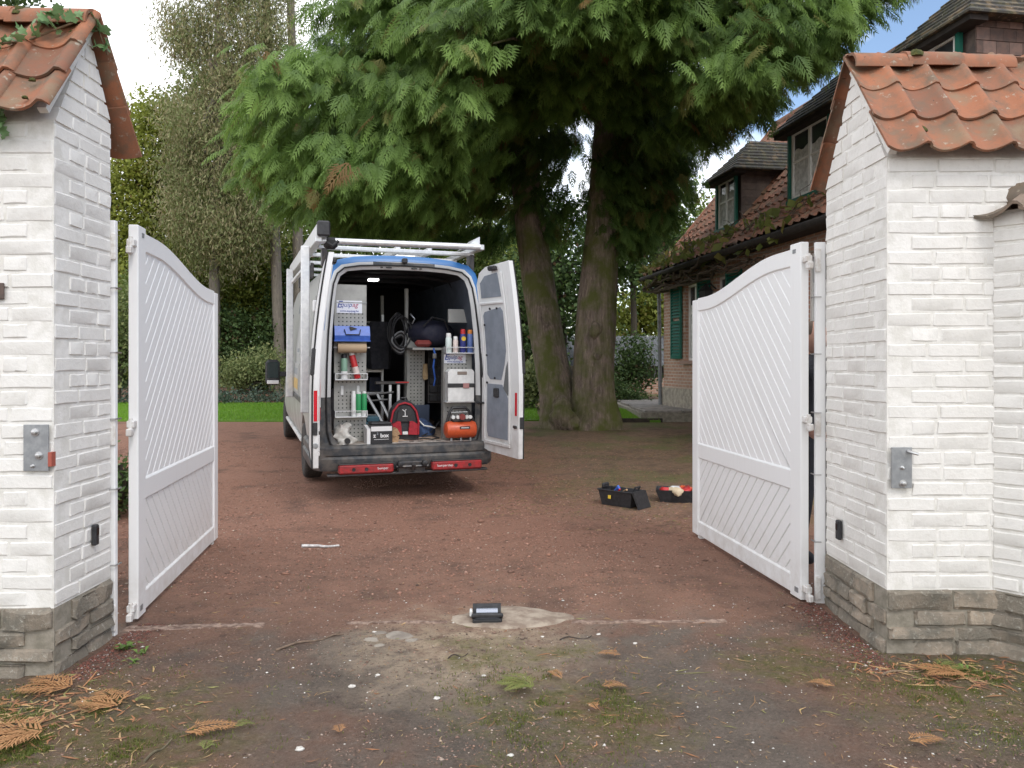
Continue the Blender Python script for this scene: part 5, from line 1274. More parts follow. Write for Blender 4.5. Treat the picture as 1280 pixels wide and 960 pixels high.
# ------------------------------------------------------------------ tool totes on the drive
tt = thing('tool_tote', 'open black tool tote with hand tools on the gravel', 'toolbox', (1.11, 7.85, float(gh(1.11,7.85))), R(-42))
bpm = M['black_plastic']; l_, w_, h_ = .25, .14, .17
def tray(name, par, l0, l1, w0, w1, h, th=.006, mat=bpm):
    mb = MB(); a = [(-l0,-w0,0),(l0,-w0,0),(l0,w0,0),(-l0,w0,0)]; b = [(-l1,-w1,h),(l1,-w1,h),(l1,w1,h),(-l1,w1,h)]
    ci = [(-l1+th,-w1+th,h),(l1-th,-w1+th,h),(l1-th,w1-th,h),(-l1+th,w1-th,h)]; di = [(-l0+th,-w0+th,th),(l0-th,-w0+th,th),(l0-th,w0-th,th),(-l0+th,w0-th,th)]
    vs = a+b+ci+di; fs = [(3,2,1,0)]+[(i,(i+1)%4,4+(i+1)%4,4+i) for i in range(4)]+[(4+i,4+(i+1)%4,8+(i+1)%4,8+i) for i in range(4)]+[(8+i,8+(i+1)%4,12+(i+1)%4,12+i) for i in range(4)]+[(12,13,14,15)]
    mb.add(vs, fs); return mb.build(name, mat, par)
tt.scale = (.86,)*3
tray('tub', tt, .20, .235, .10, .13, .18)
MB().box((-.245,-.14,.172),(-.225,.14,.19), bev=.004).build('rim', bpm, tt); MB().box((.225,-.14,.172),(.245,.14,.19), bev=.004).build('rim', bpm, tt); MB().box((-.225,-.14,.173),(.225,-.125,.189), bev=.004).build('rim', bpm, tt); MB().box((-.225,.125,.173),(.225,.14,.189), bev=.004).build('rim', bpm, tt)
mb = MB(); mb.prism([(.245,.175),(.265,.19),(.335,-.0),(.32,-.0)], -.13, .13, 'y'); mb.build('lid', bpm, tt)
mb = MB(); mb.box((-.24,-.06,.185),(-.20,.06,.245), bev=.012); mb.build('end_post', bpm, tt)
MB().tube([(.20,-.05,.18),(.235,-.05,.235),(.235,.05,.235),(.20,.05,.18)], .012, 6).build('end_handle', bpm, tt, smooth=True)
MB().box((-.09,-.1385,.085),(-.05,-.131,.125), bev=.002).build('yellow_badge', yl, tt)
MB().tube([(-.17,.02,.10),(.02,-.06,.215)], .016, 7).build('tray_insert', M['blue_plastic'], tt)
for i, (nm, lab, a, b, r_, mt) in enumerate((('screwdriver','blue handled screwdriver sticking out of the black tote',(-.16,.05,.10),(-.02,-.02,.225),.014,M['blue_plastic']),('pliers','pliers with red grips in the black tote',(-.02,-.07,.12),(.05,-.09,.205),.011,M['red_plastic']),('chisel','pale wooden handled chisel across the black tote',(-.02,.03,.14),(.12,-.05,.20),.013,M['wood']))):
    t = thing(nm, lab, 'hand tool', tt.location, R(-42)); t.scale = (.86,)*3; A_, B_ = Vector(a), Vector(b); mid = A_.lerp(B_, .45)
    MB().tube([mid, B_], [r_*.8, r_], 8).build('handle', mt, t, smooth=True); MB().tube([A_, mid], r_*.4, 6).build('shaft', M['bolt'], t, smooth=True)
t2 = thing('tool_tray', 'black tray of red and white packets behind the right gate leaf', 'tray', (1.74, 8.1, float(gh(1.74,8.1))), R(-12))
tray('tub', t2, .17, .22, .12, .15, .13)
for i, (x, y, z, mt) in enumerate(((-.10,-.03,.11,M['red_plastic']),(0,.02,.12,M['white_print']),(.08,-.05,.115,M['red_plastic']),(-.04,-.10,.12,pmat('cream_packet',(.62,.5,.34),None)),(.12,.05,.12,M['orange']))):
    t = thing('packet', ('red folded packet at the near end of the black tray','white crumpled bag in the black tray','red packet beside the cream one in the tray','cream cardboard packet on the tray edge','orange packet at the far side of the tray')[i], 'packet', t2.matrix_basis @ Vector((x,y,z)) if False else Vector(t2.location)+Vector((x,y,z)), i*.7)
    mb = MB().box((-.08,-.05,-.025),(.08,.05,.03), bev=.02); o = mb.build('wrapper', mt, t, smooth=60)
    for v in o.data.vertices: v.co += Vector((random.gauss(0,.010), random.gauss(0,.010), random.gauss(0,.012)))

# ------------------------------------------------------------------ person behind the right leaf
def person(loc, rot):
    p = thing('person', 'person in dark clothes standing behind the right gate leaf', 'person', loc, rot)
    J = [(0,0,.93),(0,.01,1.12),(0,.0,1.32),(0,0,1.44),(0,-.01,1.52),            # pelvis..neck 0-4
         (.19,0,1.40),(.24,.02,1.13),(.20,-.16,.98),(-.19,0,1.40),(-.25,.03,1.14),(-.22,-.16,.97),   # arms 5-10
         (.10,0,.88),(.11,-.02,.50),(.11,.03,.09),(.12,-.12,.04),(-.10,0,.88),(-.11,-.02,.50),(-.12,.03,.09),(-.13,-.12,.04)]
    E = [(0,1),(1,2),(2,3),(3,4),(3,5),(5,6),(6,7),(3,8),(8,9),(9,10),(0,11),(11,12),(12,13),(13,14),(0,15),(15,16),(16,17),(17,18)]
    rad = [.14,.135,.15,.11,.06,.07,.05,.04,.07,.05,.04,.10,.07,.05,.045,.10,.07,.05,.045]
    me = bpy.data.meshes.new('body'); me.from_pydata([Vector(j) for j in J], E, [])
    o = obj('body', me, pmat('dark_work_clothes', (.012,.013,.018), (.02,.02,.026), 12, .85), p)
    md = o.modifiers.new('Skin', 'SKIN'); sd_ = me.skin_vertices[0].data
    for i, r_ in enumerate(rad): sd_[i].radius = (r_, r_*.8)
    sd_[0].use_root = True
    o.modifiers.new('Subdiv', 'SUBSURF').levels = 2; o.modifiers['Subdiv'].render_levels = 2
    skin = pmat('skin', (.48,.27,.19), (.42,.22,.16), 15, .55)
    def headfn(t, v):
        z = 1.50 + .25*v; k = math.sqrt(max(.02, 1-((v-.55)/.50)**2)) ; w = .078*k*(.86+.14*min(1, v*2)); d = .095*k
        x, y = w*math.cos(t), d*math.sin(t) - .01
        if math.sin(t) < -.9: y -= .018*math.exp(-((v-.42)/.07)**2) + .006*math.exp(-((v-.22)/.05)**2)
        return (x, y, z)
    mb = MB(); mb.add(*blobmesh(headfn, 28, 20)); mb.build('head', skin, p, smooth=80)
    mb = MB(); mb.add(*blobmesh(lambda t, v: ((.083*math.cos(t))*math.sqrt(max(.02,1-(v*.98)**2)), (.098*math.sin(t)+.008)*math.sqrt(max(.02,1-(v*.98)**2)), 1.655+.105*v), 24, 8)); mb.build('hair', pmat('brown_grey_hair', (.10,.07,.05), None, rough=.8), p, smooth=80)
    for sx_ in (-1, 1):
        MB().lathe([(.001,-.012),(.011,-.006),(.011,.002),(.001,.006)], 10, axis='Y', c=(sx_*.030,-.088,1.636)).build('eye', wp, p, smooth=True)
        MB().lathe([(.001,-.006),(.022,-.004),(.024,.004),(.001,.006)], 10, axis='X', c=(sx_*.078,.0,1.625)).build('ear', skin, p, smooth=True)
        hand = MB(); c_ = Vector((sx_*.205, -.20, .955)); hand.add(*[[tuple(Vector(v)*1.0 + c_) for v in blobmesh(lambda t, v: (.018*math.cos(t), -.045+.09*v, .038*math.sin(t)*math.sin(math.pi*(.15+.7*v))), 12, 6)[0]], blobmesh(lambda t, v: (0,0,0), 12, 6)[1]])
        hd_ = hand.build('hand', skin, p, smooth=True)
        for k in range(4):
            b_ = c_ + Vector((0,-.045+.004*abs(k-1.5),.027-.018*k)); MB().tube([b_, b_+Vector((-sx_*.008,-.035-.004*(k in (1,2)),-.008)), b_+Vector((-sx_*.026,-.052,-.018))], [.009,.008,.0065], 7).build('finger', skin, hd_, smooth=True)
        b_ = c_ + Vector((-sx_*.012,.0,.03)); MB().tube([b_, b_+Vector((-sx_*.02,-.025,.012)), b_+Vector((-sx_*.03,-.045,.005))], [.010,.009,.0075], 7).build('thumb', skin, hd_, smooth=True)
    MB().box((-.03,-.094,1.572),(.03,-.088,1.578), bev=.002).build('mouth', bpy.data.materials['dull_red'], p)
    return p
person((2.21, 5.62, float(gh(2.2,5.6))), R(25))
# ------------------------------------------------------------------ house
def brickwall_mat():
    m, nt, b = newmat('house_brick'); v = pos(nt, obj=True)
    mp = nd(nt, 'ShaderNodeMapping'); mp.inputs['Rotation'].default_value = (R(90), 0, R(0)); 
    sp = nd(nt, 'ShaderNodeSeparateXYZ'); nt.links.new(v, sp.inputs[0]); cb = nd(nt, 'ShaderNodeCombineXYZ')
    nt.links.new(mth(nt, 'ADD', sp.outputs[1], sp.outputs[0]), cb.inputs[0]); nt.links.new(sp.outputs[2], cb.inputs[1])
    bt = nd(nt, 'ShaderNodeTexBrick'); nt.links.new(cb.outputs[0], bt.inputs['Vector'])
    bt.inputs['Color1'].default_value = (.42,.22,.15,1); bt.inputs['Color2'].default_value = (.54,.32,.23,1); bt.inputs['Mortar'].default_value = (.55,.49,.42,1)
    bt.inputs['Scale'].default_value = 1.0; bt.inputs['Brick Width'].default_value = .22; bt.inputs['Row Height'].default_value = .075; bt.inputs['Mortar Size'].default_value = .011; bt.inputs['Mortar Smooth'].default_value = .2
    n1 = noise(nt, v, 1.6, 6)
    col = mixc(nt, ramp(nt, n1, .4, .7), bt.outputs['Color'], mixc(nt, .5, bt.outputs['Color'], (.33,.23,.17)))
    setin(nt, b.inputs['Base Color'], col); b.inputs['Roughness'].default_value = .9
    bump(nt, b, mth(nt, 'SUBTRACT', noise(nt, v, 50, 5), mth(nt, 'MULTIPLY', bt.outputs['Fac'], 1.2)), .7, .012); return m
M['hbrick'] = brickwall_mat()
M['hplinth'] = pmat('house_stone_plinth', (.44,.39,.31), (.28,.25,.21), 9, .9, bmp=.8, bscale=25, bdist=.02)
M['hroof'] = tilemat('house_roof_tile', (.36,.15,.09), (.30,.13,.08), (.13,.085,.06), .40, .62)
M['hslate'] = tilemat('dark_weathered_tile', (.048,.044,.038), (.038,.036,.032), (.07,.07,.036), .45, .62)
M['darkboard'] = pmat('dark_weatherboard', (.085,.068,.062), (.13,.10,.085), 9, .85, rnd=.25, bmp=.3, bscale=40)
M['green'] = pmat('bottle_green_paint', (.014,.13,.095), (.022,.15,.11), 12, .45)
M['wframe'] = pmat('white_window_paint', (.88,.87,.84), (.82,.81,.78), 20, .5)
M['pane'] = pmat('window_pane', (.045,.05,.055), None, rough=.05)
M['curtain'] = pmat('net_curtain', (.72,.72,.70), (.5,.5,.48), 12, .9)
M['fascia'] = pmat('dark_soffit', (.022,.018,.016), (.035,.028,.024), 8, .85)
M['zincpipe'] = pmat('grey_zinc_pipe', (.24,.25,.26), (.19,.20,.21), 9, .5, metal=.3)
H = thing('brick_house', 'brick house with steep red tile roof, dormers and green shutters', 'house', (3.5, 18.7, 0), math.atan2(.16, .987))
# local: x = into the house (v), y = -u (towards the camera is -y)
UE = 13.0; EZ = 3.56
def zroof(v): return 3.60 + 1.19*v if v > .45 else 3.60 + 1.19*.45 - (.45-v)*.80
def wall_open(name, u0, u1, z0, z1, opens, mat, v=.2, th=.30):
    us = sorted({u0, u1, *[o[0] for o in opens], *[o[1] for o in opens]}); zs = sorted({z0, z1, *[o[2] for o in opens], *[o[3] for o in opens]})
    mb = MB(); inside = lambda u, z: any(o[0] < u < o[1] and o[2] < z < o[3] for o in opens)
    for a, b in zip(us[:-1], us[1:]):
        for c, d in zip(zs[:-1], zs[1:]):
            if not inside((a+b)/2, (c+d)/2): mb.add([(v,-a,c),(v,-b,c),(v,-b,d),(v,-a,d)], [(0,1,2,3)])
    for a, b, c, d in opens:
        w = v + .16
        mb.add([(v,-a,c),(v,-b,c),(v,-b,d),(v,-a,d),(w,-a,c),(w,-b,c),(w,-b,d),(w,-a,d)], [(0,4,5,1),(1,5,6,2),(2,6,7,3),(3,7,4,0)])
    return mb.build(name, mat, H)
OPEN = [(1.32,2.12,1.52,3.22),(2.98,3.52,1.52,3.22),(6.4,7.4,1.52,3.22)]
wall_open('wall', 0, UE, .88, 3.85, OPEN, M['hbrick'])
mb = MB(); mb.add([(.2,0,.88),(6.2,0,.88),(6.2,0,3.6),(3.2,0,7.25),(.2,0,3.85)], [(0,1,2,3,4)]); mb.build('gable_wall', M['hbrick'], H)
MB().box((.17,-UE,.1),(6.2,.03,.88)).build('plinth', M['hplinth'], H)
def window(parent, u0, u1, z0, z1, v, mull=1, bars=(.5,), depth=.05, name='window', curtain=True):
    fw = .055; mb = MB()
    mb.box((v,-u0,z0),(v+depth,-(u0+fw),z1)); mb.box((v,-(u1-fw),z0),(v+depth,-u1,z1)); mb.box((v+.001,-(u0+fw),z0),(v+depth-.001,-(u1-fw),z0+fw)); mb.box((v+.001,-(u0+fw),z1-fw),(v+depth-.001,-(u1-fw),z1))
    for k in range(mull):
        c = u0 + (u1-u0)*(k+1)/(mull+1); mb.box((v+.002,-(c-.035),z0+fw),(v+depth-.002,-(c+.035),z1-fw))
    for b in bars:
        z = z0+(z1-z0)*b; mb.box((v+.004,-(u0+fw),z-.018),(v+depth-.004,-(u1-fw),z+.018))
    w = mb.build(name, M['wframe'], parent)
    return w
def pane_for(parent, u0, u1, z0, z1, v, curtain=True):
    MB().box((v+.03,-u0-.02,z0+.02),(v+.034,-u1+.02,z1-.02)).build('pane', M['pane'], parent)
    if curtain:
        mb = MB(); n = 14; vs = []
        for i in range(n+1):
            u = u0+.06+(u1-u0-.12)*i/n; x = v+.026+.0; vs += [(x-.002*(i % 2),-u,z0+.06),(x-.002*(i % 2),-u,z0+(z1-z0)*.72+.03*math.sin(i*1.3))]
        mb.add(vs, [(2*i,2*i+2,2*i+3,2*i+1) for i in range(n)]); mb.build('net_curtain', M['curtain'], parent)
for k, (a, b, c, d) in enumerate(OPEN):
    w = window(H, a, b, c, d, .30, mull=1 if k != 1 else 0, bars=(.62,)); pane_for(w, a, b, c, d, .30)
    MB().box((.10,-(a-.06),c-.09),(.30,-(b+.06),c-.004), bev=.01).build('sill', pmat('brick_sill', (.36,.24,.19), None, rough=.9) if 'brick_sill' not in bpy.data.materials else bpy.data.materials['brick_sill'], w)
    MB().box((.193,-(a-.12),d+.002),(.30,-(b+.12),d+.20)).build('lintel', M['hbrick'], w)
def shutter(u0, u1, z0, z1):
    s = bpy.data.objects.new('shutter', None); v = .13
    mb = MB()
    mb.box((v,-u0,z0),(v+.045,-(u0+.06),z1)); mb.box((v,-(u1-.06),z0),(v+.045,-u1,z1))
    for z in (z0, (z0+z1)/2-.035, z1-.07): mb.box((v+.001,-(u0+.06),z),(v+.044,-(u1-.06),z+.07))
    o = mb.build('shutter', M['green'], H)
    n = int((z1-z0-.2)/.07); lm = MB().prism([(0,0),(.012,0),(.042,.062),(.030,.062)], -.5, .5, 'y').mesh('slat'); lm.materials.append(M['green'])
    for i in range(n):
        z = z0+.075+i*(z1-z0-.15)/n
        if abs(z-(z0+z1)/2) < .06: continue
        q = obj('slat', lm, None, o); q.location = (v+.001, -(u0+u1)/2, z); q.scale = (1, (u1-u0-.12), 1)
    bpy.data.objects.remove(s)
shutter(.62,1.24,1.56,3.24); shutter(2.18,2.80,1.56,3.24); shutter(3.60,4.25,1.56,3.24)
# wavy tile sheet --------------------------------------------------------------
def tile_sheet(name, u0, u1, vfun, mat, par, pitch=.235, row=.30, L_=5.25, amp=.026):
    """vfun(s) -> (x, z, nx, nz): point and normal after distance s up the slope"""
    nu = int((u1-u0)/pitch)*6; us = np.linspace(u0, u1, nu+1); ph = (us-u0)/pitch % 1
    w = np.where(ph < .66, -amp*np.sin(np.pi*ph/.66), amp*np.sin(np.pi*(ph-.66)/.34))
    vs = []; fs = []; rows = int(L_/row); r = 0
    jit = rng.normal(0, .006, (rows+1, int((u1-u0)/pitch)+2))
    for k in range(rows):
        for e, lift in ((0, .032), (1, .002)):
            s = k*row + e*row; x, z, nx_, nz_ = vfun(s)
            j = jit[k][((us-u0)/pitch).astype(int)]
            h = w + lift + j*(1-e)
            for u, hh in zip(us, h): vs.append((x+nx_*hh, -u, z+nz_*hh))
    n = nu+1; R_ = len(vs)//n
    idx = np.arange(n-1); F = []
    for r in range(R_-1): F.append(np.stack([r*n+idx, r*n+idx+1, (r+1)*n+idx+1, (r+1)*n+idx], 1))
    me = fastmesh(name, np.array(vs), np.concatenate(F)); o = obj(name, me, mat, par, smooth=35); return o
def mainslope(s):
    # kicked eave then 50 degrees
    a = math.atan(.80); b = math.atan(1.19); k = .70/math.cos(a)
    if s < k: x = -.25 + s*math.cos(a); t = a
    else: x = .45 + (s-k)*math.cos(b); t = b
    return x, zroof(x) + .03, -math.sin(t), math.cos(t)
tile_sheet('roof', -.10, UE, mainslope, M['hroof'], H)
mb = MB(); mb.add([(-.25,.10,zroof(-.25)-.02),(.45,.10,zroof(.45)-.02),(3.2,.10,zroof(3.2)-.02),(3.2,-UE,zroof(3.2)-.02),(.45,-UE,zroof(.45)-.02),(-.25,-UE,zroof(-.25)-.02),(6.6,.10,3.5),(6.6,-UE,3.5)], [(0,1,4,5),(1,2,3,4),(2,6,7,3)]); mb.build('roof_deck', M['hslate'], H)
mb = MB(); mb.box((-.24,-UE,3.50),(.2,.08,3.54)); mb.build('soffit', M['fascia'], H)
MB().tube([(-.31, .15, 3.50), (-.31, -UE, 3.50)], .062, 10).build('gutter', M['fascia'], H, smooth=True)
MB().tube([(-.30,.10,3.48),(-.12,.08,3.30),(.10,.06,3.15),(.13,.05,.45)], .045, 10).build('downpipe', M['zincpipe'], H, smooth=True)
for z in (1.05, 2.1, 3.0): MB().lathe([(.055,-.02),(.055,.02)], 10, c=(.13,.05,z)).build('pipe_clip', M['zincpipe'], H)
mb = MB(); mb.tube([(3.2,.12,zroof(3.2)+.02),(3.2,-UE,zroof(3.2)+.02)], .11, 9); mb.build('ridge', M['hroof'], H, smooth=True)
# the verge
MB().tube([(-.25,.12,zroof(-.25)+.03),(.45,.12,zroof(.45)+.05),(3.2,.12,zroof(3.2)+.05)], .05, 7).build('verge', M['hroof'], H)
# dormers -------------------------------------------------------------------
def dormer(u0, u1, zs, zt, wu0, wu1, tall=1.0, cheek='board'):
    v0 = .57; d = MB(); vb = (zt-3.60)/1.19 + .1
    # cheeks + front
    d.add([(v0,-u0,zs-.25),(v0,-u0,zt),(vb,-u0,zt)], [(0,1,2)]); d.add([(v0,-u1,zs-.25),(v0,-u1,zt),(vb,-u1,zt)], [(0,2,1)])
    d.add([(v0,-u0,zs-.3),(v0,-u1,zs-.3),(v0,-u1,zs),(v0,-u0,zs)], [(0,1,2,3)]); d.add([(v0+.05,-u0,zs),(v0+.05,-u1,zs),(v0+.05,-u1,zt),(v0+.05,-u0,zt)], [(0,1,2,3)])
    o = d.build('dormer', M['darkboard'], H)
    # cheek boards, each one a piece, on the side the camera sees
    hb = .145 if cheek == 'board' else .16; z = zs - .2; k = 0
    while z < zt - .02:
        z1 = min(z+hb, zt); a = v0 + .003; b = max(a+.05, (z-3.60)/1.19 + .16)
        if cheek == 'board':
            MB().box((a, -(u1+.012), z), (b, -(u1+.002+.0), z1-.006)).build('cheek_board', M['darkboard'], o)
        else:
            x = a - (.09 if k % 2 else 0)
            while x < b:
                e = min(x+.18, b); x_ = max(x, a)
                if e-x_ > .03: MB().box((x_+.002, -(u1+.014+random.uniform(0,.006)), z), (e-.002, -(u1+.001), z1-.008)).build('hung_tile', tilehung, o)
                x += .18
        z = z1; k += 1
    w = window(o, wu0, wu1, zs+.02, zt-.06, v0-.045, mull=1, bars=(.55,), depth=.06); 
    for k_ in range(1): pane_for(o, wu0, wu1, zs+.02, zt-.06, v0-.045)
    for u in (wu0-.09, wu1+.01): MB().box((v0-.075,-u,zs-.05),(v0-.01,-(u+.06),zt-.01)).build('green_post', M['green'], o)
    MB().box((v0-.10,-(wu0-.1),zs-.06),(v0-.01,-(wu1+.1),zs+.015)).build('green_sill', M['green'], o)
    # hipped tile roof as stepped courses
    ov = .22; n = 9; um = (u0+u1)/2; hu = (u1-u0)/2 + ov; H_ = hu*1.0*tall; vend = 2.9
    mb = MB()
    def ringq(t):      # plan at height fraction t
        return (v0 - ov*1.2 + (hu*.95)*t, um-hu*(1-t), um+hu*(1-t))
    for i in range(n):
        t0, t1 = i/n, (i+1)/n; va, a0, a1 = ringq(t0); vb_, b0, b1 = ringq(t1); z0 = zt - .02 + H_*t0; z1_ = zt - .02 + H_*t1; th = .028
        za, zb_ = z0 + th, z1_ + .004
        mb.add([(va,-a0,za),(va,-a1,za),(vb_,-b1,zb_),(vb_,-b0,zb_),(vend,-a0,za),(vend,-b0,zb_),(vend,-a1,za),(vend,-b1,zb_)], [(0,1,2,3),(4,0,3,5),(1,6,7,2)])
        mb.add([(va,-a0,z0),(va,-a1,z0),(va,-a1,za),(va,-a0,za),(vend,-a0,z0),(vend,-a0,za),(vend,-a1,z0),(vend,-a1,za)], [(0,1,2,3),(4,0,3,5),(1,6,7,2)])
    va, a0, a1 = ringq(0); mb.add([(va,-a0,zt-.02),(va,-a1,zt-.02),(vend,-a1,zt-.02),(vend,-a0,zt-.02)], [(3,2,1,0)])
    mb.build('dormer_roof', M['hslate'], o, fix=False)
    MB().box((va+.06,-(a0+.06),zt-.09),(v0+.04,-(a1-.06),zt-.022)).build('eave_board', M['fascia'], o)
    mb = MB(); mb.add([(v0,-(u1+.02),zs-.2),(v0,-(u1+.16),zs-.16),(vb+.1,-(u1+.16),zt+.06),(vb+.1,-(u1+.02),zt+.02)], [(0,1,2,3)]); mb.build('lead_flashing', M['zincpipe'], o)
    return o
tilehung = pmat('brown_hung_tile', (.17,.11,.09), (.125,.09,.078), 12, .85, rnd=.35)
dormer(2.25, 3.38, 4.28, 5.34, 2.40, 3.20); dormer(5.25, 6.75, 4.28, 5.52, 5.42, 6.55); dormer(8.25, 9.62, 4.28, 5.62, 8.45, 9.36, cheek='tile')
# lantern and wisteria on the facade
t = thing('wall_lantern', 'black lantern on the brick facade by the narrow window', 'lantern', H.matrix_basis @ Vector((-.02,-3.02,2.86)), H.rotation_euler[2])
MB().tube([(.22,0,.12),(.10,0,.22),(0,0,.20)], .018, 7).build('bracket', M['black_plastic'], t); MB().lathe([(.05,-.22),(.13,-.16),(.155,.06),(.17,.07),(.05,.18),(.02,.22)], 6).build('lantern_body', pmat('black_iron', (.03,.03,.03), None, rough=.5), t); MB().lathe([(.10,-.13),(.125,.04)], 6).build('glazing', M['pane'], t)
wv = thing('wisteria', 'bare twisting wisteria stems along the eave of the brick house', 'climber', (3.5, 18.7, 0), H.rotation_euler[2])
wm = pmat('wisteria_bark', (.12,.09,.065), (.07,.055,.04), 20, .95)
for k in range(9):
    pts = []; u = random.uniform(-.2,.6); z = 3.30 + random.uniform(-.12,.18)
    for i in range(26):
        pts.append((-.02+random.gauss(0,.05) - .12*(k % 3), -u, z)); u += random.uniform(.12,.32); z += random.gauss(0,.06); z = min(3.62, max(3.15, z))
    MB().tube(pts, [.030*(1-i/34)+.006 for i in range(26)], 6).build('stem', wm, wv, smooth=True)
for k in range(26):
    u = random.uniform(.0, 7); v_ = random.uniform(-.2,.1); p = Vector((v_, -u, zroof(v_)+.12)); pts = [p]; d = Vector((random.uniform(.1,.5), random.gauss(0,.6), random.uniform(.1,.55)))
    for i in range(7): pts.append(pts[-1] + d*.16 + Vector((random.gauss(0,.05), random.gauss(0,.06), random.gauss(0,.04)))); 
    MB().tube(pts, [.012-.0012*i for i in range(8)], 5).build('shoot', wm, wv)
lv = rng.normal(0,1,(420,3)); uu = rng.random(420)**1.6*7; vv = rng.random(420)*.7-.4; q = np.stack([vv, -uu, np.array([zroof(v) for v in vv])+.1+.12*rng.random(420)-.25*(rng.random(420) < .4)], 1)
a = rng.normal(0,.05,(420,3)); b = rng.normal(0,.05,(420,3)); v3 = np.stack([q-a, q+b, q+a, q-b], 1).reshape(-1,3); tn = np.zeros((420,4)); tn[:,0] = rng.random(420); tn[:,1] = (rng.random(420) < .35)*.5; tn[:,3] = 1
obj('foliage', fastmesh('foliage', v3, np.arange(1680).reshape(-1,4), np.repeat(tn,4,0)), leafmat('wisteria_leaf', (.10,.13,.03), (.20,.22,.06), (.25,.18,.06)), wv)
# shed behind the house corner
sh = thing('shed', 'low shed with grey sheet roof beyond the lawn', 'shed', (5.0, 25.5, float(gz(25.5))))
MB().box((-3.2,0,0),(1.5,3,.55)).build('wall', M['hbrick'], sh)
MB().box((-3.2,.05,.55),(1.5,3,.98)).build('glazed_band', M['pane'], sh)
for k in range(9): MB().box((-3.18+.58*k,.0,.55),(-3.12+.58*k,.049,1.0)).build('post', M['zincpipe'], sh)
roofm = pmat('grey_sheet_roof', (.13,.135,.14), (.09,.095,.10), 3, .95)
mb = MB(); nn = 60; vs = []
for i in range(nn+1):
    x = -3.4+5.1*i/nn; h = .02*math.cos(i*math.pi); vs += [(x,-.25,.95+h),(x,3.2,2.05+h)]
mb.add(vs, [(2*i,2*i+2,2*i+3,2*i+1) for i in range(nn)]); mb.build('roof', roofm, sh)
for k in range(6): MB().tube([(-3.0+.9*k,-.2,1.0),(-3.0+.9*k,3.1,2.08)], .02, 5).build('roof_bar', M['dark_metal'], sh)
# ------------------------------------------------------------------ trees
def unit(v): return v/np.maximum(1e-9, np.linalg.norm(v, axis=-1, keepdims=True))
def frond_base(nb=9, seed=0, wd=1.0):
    """flat cypress spray in the xy plane: rachis along +y, side branchlets, tips drooping in -z"""
    r = np.random.default_rng(seed); V_ = []; F_ = []
    def leaf(p, d, l, w):
        o = len(V_); d = d/np.linalg.norm(d); s = np.array([-d[1], d[0], 0]); m = p + d*l*.45
        q = p + d*l*.12
        V_.extend([q - s*w*.50, q + s*w*.50, p + d*l + (0,0,-.10*l-.03)]); F_.append((o, o+1, o+2))
    leaf(np.array([0,0,0.]), np.array([0,1,0.]), 1.0, .058*wd)
    for i in range(nb):
        t = .10 + .80*i/(nb-1); L_ = (.50*(1-t)**.8 + .10)*(1+r.uniform(-.15,.15)); p = np.array([0, t, -.12*t*t])
        for s in (-1, 1):
            a = math.radians(48 - 14*t + r.uniform(-8,8)); d = np.array([s*math.sin(a), math.cos(a), -.18])
            leaf(p, d, L_, .060*wd)
            if i < nb-3:
                q = p + d*L_*.45; b = a + .55; leaf(q, np.array([s*math.sin(b), math.cos(b), -.3]), L_*.55, .048*wd)
                b = a - .6; leaf(q, np.array([s*math.sin(b), math.cos(b), -.3]), L_*.6, .048*wd)
    return np.array(V_), np.array(F_)
FB = [frond_base(8, k) for k in range(4)]
def fronds(P, D, U, Sz, tone):
    """P origin, D direction of the rachis, U approx up normal, Sz size"""
    Y_ = unit(D); X_ = unit(np.cross(Y_, U)); Z_ = np.cross(X_, Y_); n = len(P); vs = []; fs = []; ts = []; off = 0
    for k in range(4):
        m = np.arange(n) % 4 == k; b, f = FB[k]
        if not m.any(): continue
        Mx = np.stack([X_[m], Y_[m], Z_[m]], 2)
        v = np.einsum('nij,vj->nvi', Mx, b)*Sz[m][:,None,None] + P[m][:,None,:]
        # gravity droop along the spray
        v[:,:,2] -= (b[None,:,1]**2)*Sz[m][:,None]*.28
        c = m.sum(); vs.append(v.reshape(-1,3)); fs.append((f[None] + (np.arange(c)*len(b))[:,None,None]).reshape(-1,3)+off); off += c*len(b)
        t = np.repeat(tone[m], len(b), 0).copy(); t[:,0] = np.clip(t[:,0]*.7 + .62*(np.tile(b[:,1] + .5*np.abs(b[:,0]), c)-.38), 0, 1); ts.append(t)  # spray bases darkened and tips brightened, imitating lit tips over shaded gaps
    return np.concatenate(vs), np.concatenate(fs), np.concatenate(ts)

def barkmat(name, ca, cb, moss=.0, vs=1.0):
    m, nt, b = newmat(name); v = pos(nt, (9*vs, 9*vs, 1.1*vs)); p = pos(nt)
    n1 = noise(nt, v, 1.6, 8, .7); n2 = noise(nt, v, 5, 6, .7); n3 = noise(nt, p, 2.2, 6, .6)
    col = mixc(nt, ramp(nt, n1, .36, .64), ca, cb); col = mixc(nt, ramp(nt, n2, .56, .72), col, tuple(min(1,c*1.5) for c in cb))
    if moss: col = mixc(nt, mth(nt, 'MULTIPLY', ramp(nt, n3, .42, .62), moss), col, (.12,.135,.03))
    setin(nt, b.inputs['Base Color'], col); b.inputs['Roughness'].default_value = .95
    bump(nt, b, mth(nt, 'ADD', n1, mth(nt, 'MULTIPLY', n2, .6)), 1.0, .05); return m
M['bark'] = barkmat('red_brown_bark', (.12,.092,.074), (.35,.27,.215), .95)
M['greybark'] = barkmat('grey_bark', (.15,.13,.11), (.27,.235,.195), .1, 1.5)
M['darkbark'] = barkmat('dark_bark', (.03,.024,.018), (.07,.055,.042), .2)
